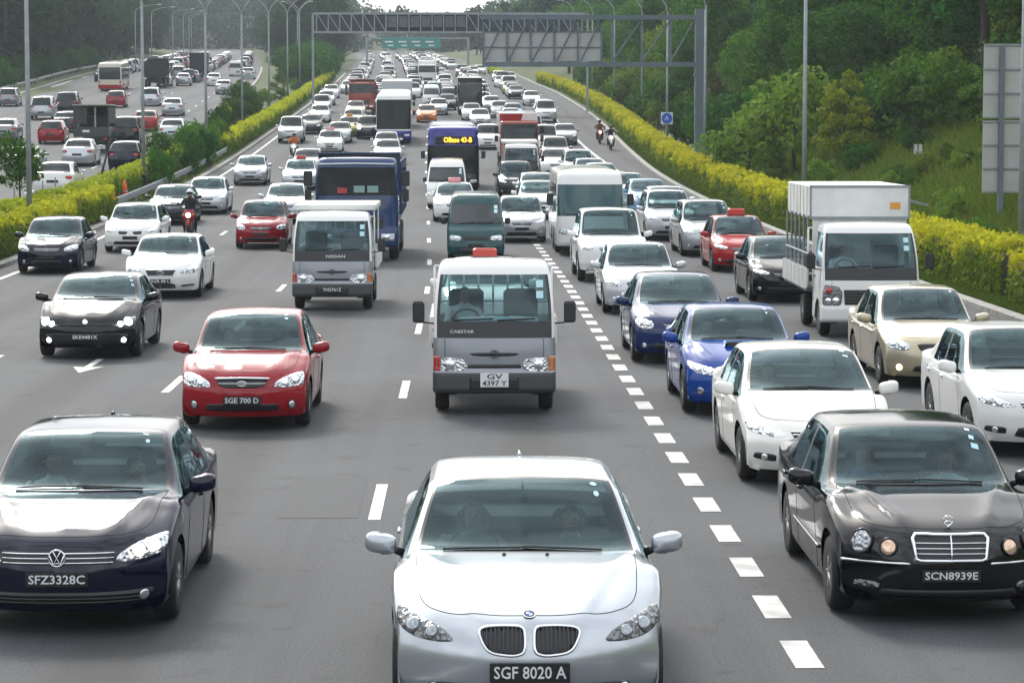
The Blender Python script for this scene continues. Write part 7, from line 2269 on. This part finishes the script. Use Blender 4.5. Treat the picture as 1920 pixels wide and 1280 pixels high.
CARS['lorry2'] = spawn(T['lorry2'], "light_lorry", -2.98, 57.4, 0, P_WHITE, "white light lorry with a dark grey front and roofed bed before the blue lorry", "lorry", p2=P_SLATE)
CARS['canter'] = spawn(T['canter'], "box_lorry", 7.82, 49.8, R(-.4), P_WHITE, "white lorry carrying a white box above its open-sided bed", "lorry", p2=P_WHITE)
spawn(T['tipper'], "tipper_lorry", -3.25, 76.8, 0, P_TRUCKBLUE, "big dark blue tipper lorry with orange labels on its front", "lorry")
spawn(T['teal_van'], "van", .27, 76.5, 0, P_TEAL, "teal van directly behind the white taxi and grey-fronted lorry", "van")
spawn(T['minibus'], "minibus", 3.78, 79.6, R(.3), P_WHITE, "white minibus with a large blue-green windscreen", "minibus", p2=P_WHITE)
spawn(T['hiace'], "van", -.86, 111.5, 0, P_WHITE, "white van in front of the purple bus", "van")
cb = spawn(T['citybus'], "city_bus", -.72, 125, R(.8), P_PURPLE, "purple and black city bus with an orange display", "bus", p2=principled("bus_black", (.015, .015, .02), .25))
def bus_front(root, t, txt):
    w, H, L = t["w"], t["H"], t["L"]
    p, nn = t["surf"].hit(0, 2.52, 'front')
    f = MB().bev((.10, p.y - .03 - L/2, 2.60), (w*1.55, .05, .34), .02).build("display_case", M_BLACK, root)
    ob("display_text", text_mesh("display_text", txt, .34, M_LED, 1.35), f, (.22, p.y - .064 - L/2, 2.60))
    ob("roof_panel", MB().bev((0, -L/2 + 4.2, H + .03), (w*1.6, 5.5, .06), .02).mesh("roof_panel", P_WHITE), root)
    ob("advert_panel", MB().box((w + .012, -L/2 + 3.6, 1.0), (.02, 3.2, .9)).mesh("advert_panel", P_YELLOW), root)
bus_front(cb, T['citybus'], "OBase 43-B")
spawn(T['coach'], "coach", -5.28, 186, R(.9), P_WHITE, "white and blue coach with a huge dark windscreen", "coach", p2=P_PURPLE)
spawn(T['hilorry'], "box_lorry", -5.75, 212, R(.9), P_DBLUE, "tall blue and white lorry right behind the coach", "lorry", p2=P_PALE)
spawn(T['biglorry'], "tipper_lorry", -9.7, 240, R(.9), P_BROWN, "red-brown lorry with one lit lamp beside the left hedge", "lorry")
spawn(T['boxlorry'], "box_lorry", .30, 238, R(.8), P_DKGREY, "black box lorry in the fourth lane under the truss", "lorry", p2=P_BLACK)
rl = spawn(T['boxlorry'], "box_lorry", 2.95, 148, R(.8), P_BROWN, "red and white box lorry behind the white light lorry", "lorry", p2=P_WHITE)
ob("red_panel", MB().add([(-1.06, -1.36, 3.3), (.28, -1.36, 3.3), (0.0, -1.36, 2.3), (-1.06, -1.36, 2.3)], [(3, 2, 1, 0)]).mesh("red_panel", P_TAXIRED), rl)
T['lorry3'] = T['lorry2']
spawn(T['lorry3'], "light_lorry", 2.75, 132, R(.7), P_WHITE, "white light lorry in front of the red and white box lorry", "lorry", p2=P_DKGREY)
spawn(T['van_m'], "van", -3.55, 262, R(.8), P_WHITE, "white van with a teal front ahead of the far lorries", "van")
spawn(T['boxlorry'], "box_lorry", -4.9, 322, R(.8), P_WHITE, "white lorry with a red-topped box far up the middle lane", "lorry", p2=P_WHITE)
spawn(T['van_m'], "van", -3.4, 274, R(.8), P_TEAL, "teal pickup-like van behind the white one far up the road", "van")

# people seen through the nearer windscreens
S_ = T['bmw']['S']
person_in(CARS['bmw'], T['bmw'], -.37, S_['yh'] + .20, .02, "grey", "driver in a grey shirt at the wheel of the nearest silver saloon")
person_in(CARS['bmw'], T['bmw'], .37, S_['yh'] + .20, -.03, "black", "dark-haired passenger in the nearest silver saloon", False)
S_ = T['vw']['S']
person_in(CARS['vw'], T['vw'], -.37, S_['yh'] + .18, .0, "white", "driver in a white shirt in the dark navy saloon")
person_in(CARS['vw'], T['vw'], .37, S_['yh'] + .18, -.05, "grey", "passenger in grey in the dark navy saloon", False)
mk = 'black saloon with round headlights on the right, plate SCN8939E'; S_ = T['merc']['S']
person_in(CARS[mk], T['merc'], -.37, S_['yh'] + .18, 0, "blue", "driver in blue in the black saloon with round headlights")
person_in(CARS[mk], T['merc'], .37, S_['yh'] + .18, -.04, "white", "passenger in white in the black saloon with round headlights", False)
person_in(CARS['lorry'], T['lorry'], -.42, 1.0, .52, "white", "driver in a white shirt in the grey-fronted light lorry")
person_in(CARS['canter'], T['canter'], -.42, 1.0, .52, "white", "driver in white in the white box lorry")
for lab, t in (('red saloon with plate SGE 700 D in the second lane', 'kia'), ('white saloon directly behind the black saloon with round headlights', 'civic'), ('bright blue saloon with a bonnet scoop', 'wrx')):
    person_in(CARS[lab], T[t], -.37, T[t]['S']['yh'] + .18, 0, "grey", "driver in grey inside the " + {"kia": "red saloon in the second lane", "civic": "white saloon behind the black one", "wrx": "bright blue saloon"}[t])
# papers on the light lorry's shelf
def shelf(root, t, items, z, y):
    for x, w_, d_, c in items:
        o = ob("dashboard_paper", MB().bev((0, 0, 0), (w_, d_, .06), .01).mesh("dashboard_paper", c), None, Vector(root.location) + Vector((x, y - t["L"]/2, z)), label="papers lying %s on the shelf behind the lorry's windscreen" % ("left" if x < -.1 else "right" if x > .2 else "in the middle"), category="paper")
        o.rotation_euler = (0, .15*x, .3*x)
shelf(CARS['lorry'], T['lorry'], [(-.25, .50, .26, M_PAPER), (.10, .30, .22, M_STICK), (.42, .40, .20, M_PAPER)], 1.34, .36)

# motorcycles and riders
MBIKE = motorbike_template(PAINT)
def rider_on(root, top, trs, helm, label, key):
    me = rider_mesh(top, trs); hm, vs = helmet_node(helm)
    o = ob("person", me, None, Vector(root.location), label=label, category="person"); o.rotation_euler = root.rotation_euler
    h_ = ob("helmet", hm, o); ob("visor", vs, h_)
for x, y, p, top, trs, helm, lb, lr in (
        (-9.55, 89, P_RED, M_SHIRT['black'], M_SHIRT['black'], P_PALE, "motorcycle with a lit lamp and red fairing beside the white estate", "motorcyclist in black with a pale helmet on the left"),
        (-10.9, 164, P_PALE, M_SHIRT['orange'], M_SHIRT['black'], P_RED, "pale motorcycle under the orange-jacketed rider on the left lane", "motorcyclist in a glowing orange jacket on the left lane"),
        (9.55, 186, P_RED, M_SHIRT['brown'], M_SHIRT['black'], P_BLACK, "motorcycle with a lit lamp leading on the right shoulder", "motorcyclist in brown leading on the right shoulder"),
        (9.85, 177, P_WHITE, M_SHIRT['black'], M_SHIRT['black'], P_BLACK, "white-fronted motorcycle following on the right shoulder", "motorcyclist in black following on the right shoulder")):
    r_ = spawn(MBIKE, "motorcycle", x, y, -heading(y), p, lb, "motorcycle")
    rider_on(r_, top, trs, helm, lr, 0)

# ---- far traffic on the climb ----------------------------------------------
def one_mesh(tpl, name):
    """a small far car as one mesh with several materials"""
    V = []; F = []; FM = []; mats = []
    def rec(nd, off):
        o_ = tuple(a + b for a, b in zip(off, nd.loc))
        if nd.me is not None and nd.name not in ("floor_pan", "brake_disc"):
            n = len(V); mm = []
            for m in nd.me.materials:
                if m not in mats: mats.append(m)
                mm.append(mats.index(m))
            V.extend(tuple(c + d for c, d in zip(v.co, o_)) for v in nd.me.vertices)
            for p in nd.me.polygons: F.append(tuple(i + n for i in p.vertices)); FM.append(mm[p.material_index])
        for k in nd.kids: rec(k, o_)
    for nd in tpl["nodes"]: rec(nd, (0, 0, 0))
    return dict(L=tpl["L"], me=mesh_np(name, V, F, True, mats, FM))
FAR = {k: one_mesh(T[k + "_f"], k) for k in ("sal", "hat", "mpv", "suv")}
FARC = [(P_WHITE, "white", 3.4), (P_SILVER, "silver", 4), (P_PALE, "pale silver", 2.6), (P_GREY, "grey", 2.4), (P_BLACK, "black", 2.2), (P_RED, "red", 1.3), (P_DBLUE, "blue", 1.1), (P_CREAM, "cream", .8), (P_PGREEN, "grey-green", 1.2), (P_YELLOW, "yellow", .6), (P_TEAL, "teal", .4)]
def far_car(x, y, z, yaw, rear, where, grp):
    k = random.choices(("sal", "mpv", "hat", "suv"), (5, 2, 2, 1.4))[0]; t = FAR[k]
    p, cn, _ = random.choices(FARC, [c[2]*(.35 if rear and c[1] in ('white', 'pale silver') else 1) for c in FARC])[0]
    o = ob("far_car", t["me"], None, (x, y + t["L"]/2, z + .008))
    dz = float(zr(y + 4) - zr(y))/4
    o.rotation_euler = (math.atan(dz) * (-1 if rear else 1), 0, yaw + (math.pi if rear else 0))
    for i, m in enumerate(t["me"].materials):
        if m is PAINT: o.material_slots[i].link = 'OBJECT'; o.material_slots[i].material = p
    o["label"] = "tiny far-off %s %s in the jam %s" % (cn, {"sal": "saloon", "mpv": "people carrier", "hat": "hatchback", "suv": "off-roader"}[k], where)
    o["category"] = "car"; o["group"] = grp + ", %s %s" % (cn, k)
starts = {-10.35: 300, -6.55: 256, -2.85: 286, .85: 250, 4.5: 272, 8.1: 282}
for off, y in starts.items():
    y0 = y
    while y < 655:
        if not (off > 4 and (y > 385 and y < 452)) and not (off == 8.1 and y > 335) and not (off == .85 and 316 < y < 334):
            far_car(off + float(cx(y)) + random.uniform(-.25, .25), y, float(zr(y + 2)), -heading(y), False, "on the climbing road", "far cars on the climbing road")
        y += random.uniform(6.6, 10.0) * (1 + max(0, y - 420)/700)

# ---- the outbound carriageway, seen from behind ------------------------------
LEFT = [
    ("sal_m", -17.82, 112.0, P_WHITE, "white saloon seen from behind beside the leftmost lamp column", "saloon_car", "car"),
    ("sal_m", -21.11, 141.0, P_PALE, "silver saloon seen from behind with a dark strip between its lamps", "saloon_car", "car"),
    ("hat_m", -18.06, 137.0, P_NAVY, "dark blue hatchback seen from behind next to the leaning black post", "hatchback", "car"),
    ("suv_m", -21.85, 166.0, P_BLACK, "black off-roader seen from behind in front of the red taxi", "off_roader", "car"),
    ("hat_m", -26.84, 168.0, P_RED, "red hatchback seen from behind left of the dark lorry", "hatchback", "car"),
    ("suv_m", -33.63, 206.0, P_SILVER, "silver off-roader seen from behind near the far left verge", "off_roader", "car"),
    ("suv_m", -33.48, 218.0, P_DKGREY, "dark van-like car seen from behind left of the single-deck bus", "people_carrier", "car"),
    ("sal_m", -28.45, 184.0, P_DKGREY, "dark green saloon partly hidden by the dark lorry", "saloon_car", "car"),
    ("hat_m", -31.25, 232.0, P_RED, "red and blue car seen from behind in front of the single-deck bus", "hatchback", "car"),
    ("mpv_m", -28.69, 236.0, P_PALE, "pale people carrier seen from behind right of the second lamp column", "people_carrier", "car"),
    ("sal_m", -34.87, 300.0, P_WHITE, "white car seen from behind beside the far dark lorries", "saloon_car", "car"),
    ("sal_m", -24.14, 213.0, P_SILVER, "silver car with red lamps seen from behind on the inner lane", "saloon_car", "car"),
    ("sal_m", -23.03, 186.0, P_TAXIRED, "red and yellow taxi seen from behind by the second lamp column", "taxi", "taxi"),
    ("sal_m", -19.42, 171.0, P_PALE, "pale silver car on the inner lane next to the green median hedge", "saloon_car", "car"),
    ("mpv_m", -41.35, 235.0, P_GREY, "grey taxi-like car at the far left edge of the left carriageway", "people_carrier", "car"),
    ("sal_m", -30.62, 172.0, P_GREY, "grey car cut by the left edge of the picture on the far carriageway", "saloon_car", "car"),
    ("sal_m", -22.46, 131.0, P_GREY, "grey car hidden behind the flowering bush on the median", "saloon_car", "car"),
    ("sal_m", -33.18, 315.0, P_GREY, "grey car far up the left carriageway", "saloon_car", "car"),
    ("sal_m", -29.14, 300.0, P_WHITE, "white car far up the left carriageway on the inner lane", "saloon_car", "car"),
    ("van_m", -30.67, 345.0, P_WHITE, "white van far up the left carriageway beside the lamp columns", "van", "van"),
    ("mpv_m", -36.52, 330.0, P_GREY, "grey boxy car far up the left carriageway before the red sign", "people_carrier", "car"),
    ("sal_m", -25.23, 270.0, P_SILVER, "silver car far up the left carriageway by the third lamp column", "saloon_car", "car"),
    ("sal_m", -26.90, 330.0, P_PGREEN, "grey-green car on the inner far left lane behind the median shrubs", "saloon_car", "car"),
]
for row in LEFT:
    t, x, y, p, lab, nm, cat = row[:7]
    x = max(min(x, float(left_r(y)) - 1.2), float(left_l(y)) + 1.2)
    o = spawn(T[t], nm, x, y, -heading(y + 2, left_r), p, lab, cat, "cars driving away on the left carriageway", z=float(zr(y + 2) + left_up(y)), rear=True)
def lorry_left():
    """dark lorry with an open canopy frame, seen from behind"""
    y = 156; x = (170-875)/4870*156
    root = empty("canopy_lorry", (x, y + 2.8, float(zr(y + 2.8) + left_up(y)) + .01), -heading(y, left_r), label="dark green lorry with a canvas-roofed cage seen from behind", category="lorry")
    g = P_DGREEN
    MB().box((0, 0, .95), (2.1, 4.2, .12)).build("bed_floor", g, root)
    for s_ in (1, -1): MB().box((s_*1.04, 0, 1.25), (.06, 4.2, .5)).build("side_gate", g, root)
    tg = MB().box((0, -2.1, 1.22), (2.1, .06, .55)).build("tail_gate", g, root)
    MB().box((-.3, -2.14, 1.25), (.42, .01, .14)).build("number_plate", M_PLATEW, tg)
    for s_ in (1, -1):
        for yy in (-2.05, -.7, .7, 2.0): MB().tube([(s_*1.02, yy, 1.0), (s_*1.02, yy, 2.75)], .035, 6).build("canopy_post", M_GREYPL, root)
        MB().box((s_*1.05, 0, 2.2), (.02, 4.1, .95)).build("side_net", principled("dark_canvas", (.05, .055, .05), .9), root)
        MB().box((s_*.85, -2.16, .78), (.22, .05, .12)).build("tail_light", M_TAIL, root)
    MB().box((.25, -2.06, 1.95), (.10, .05, 1.4)).build("canopy_post", M_CONC, root)
    MB().bev((0, 0, 2.80), (2.2, 4.4, .10), .03).build("canopy_roof", principled("canvas", (.24, .24, .20), .9), root)
    MB().box((0, 1.9, 2.05), (2.0, .04, 1.4)).build("front_curtain", principled("dark_canvas", (.05, .055, .05), .9), root)
    MB().box((-.62, -2.03, 2.2), (.75, .03, 1.0)).build("rear_curtain", principled("dark_canvas", (.05, .055, .05), .9), root)
    MB().bev((0, .4, 1.7), (1.7, 2.6, 1.0), .1).build("covered_load", principled("dark_canvas", (.05, .055, .05), .9), root)
    MB().bev((0, 2.95, 1.35), (1.95, 1.5, 1.9), .12).build("cab", g, root)
    MB().box((0, .3, .62), (.8, 5.4, .2)).build("chassis", M_DARK, root)
    for nd in wheel_nodes([(-1.1, .4), (2.9, .4)], 1.02, .40, .24, 6, 1, M_GALV): spawn_node(nd, root, g, g)
lorry_left()
spawn(T['bus_l'], "city_bus", -38.6, 281, -heading(285, left_r), P_CREAM, "cream single-deck bus with a red lower stripe, seen from behind", "bus", z=float(zr(285) + left_up(285)), p2=P_TAXIRED, rear=True)
spawn(T['boxlorry'], "box_lorry", -33.5, 325, -heading(330, left_r), P_DBLUE, "dark blue lorry far up the left carriageway", "lorry", z=float(zr(330) + left_up(330)), p2=P_DKGREY, rear=True)
spawn(T['biglorry'], "tipper_lorry", -35.0, 292, -heading(296, left_r), P_DKGREY, "dark lorry right of the single-deck bus", "lorry", z=float(zr(296) + left_up(296)), rear=True)
for frac, y in ((.12, 345), (.34, 300), (.56, 330), (.8, 318)):
    while y < 560:
        x = float(left_r(y))*(1-frac) + float(left_l(y))*frac
        far_car(x, y, float(zr(y + 2) + left_up(y)), -heading(y, left_r), True, "on the left carriageway", "far cars on the left carriageway")
        y += random.uniform(9, 17)

# ================================================================ the hazy air
def haze():
    x0, x1, y0, y1, z0, z1 = -420, 420, -70, 1250, -2.0, 95
    V = [(x, y, z) for z in (z0, z1) for x, y in ((x0, y0), (x1, y0), (x1, y1), (x0, y1))]
    m = bpy.data.materials.new("haze_air"); m.use_nodes = True; nt = m.node_tree; nt.nodes.clear()
    o = nt.nodes.new("ShaderNodeOutputMaterial"); v = nt.nodes.new("ShaderNodeVolumePrincipled")
    v.inputs["Color"].default_value = (.80, .90, .96, 1); v.inputs["Density"].default_value = .00026; v.inputs["Anisotropy"].default_value = 0.0
    nt.links.new(v.outputs[0], o.inputs["Volume"])
    ob("haze", mesh_np("haze", V, [(0, 3, 2, 1), (4, 5, 6, 7), (0, 1, 5, 4), (1, 2, 6, 5), (2, 3, 7, 6), (3, 0, 4, 7)], False, [m]), kind="stuff", label="pale bluish haze in the air over the whole road", category="haze")
haze()
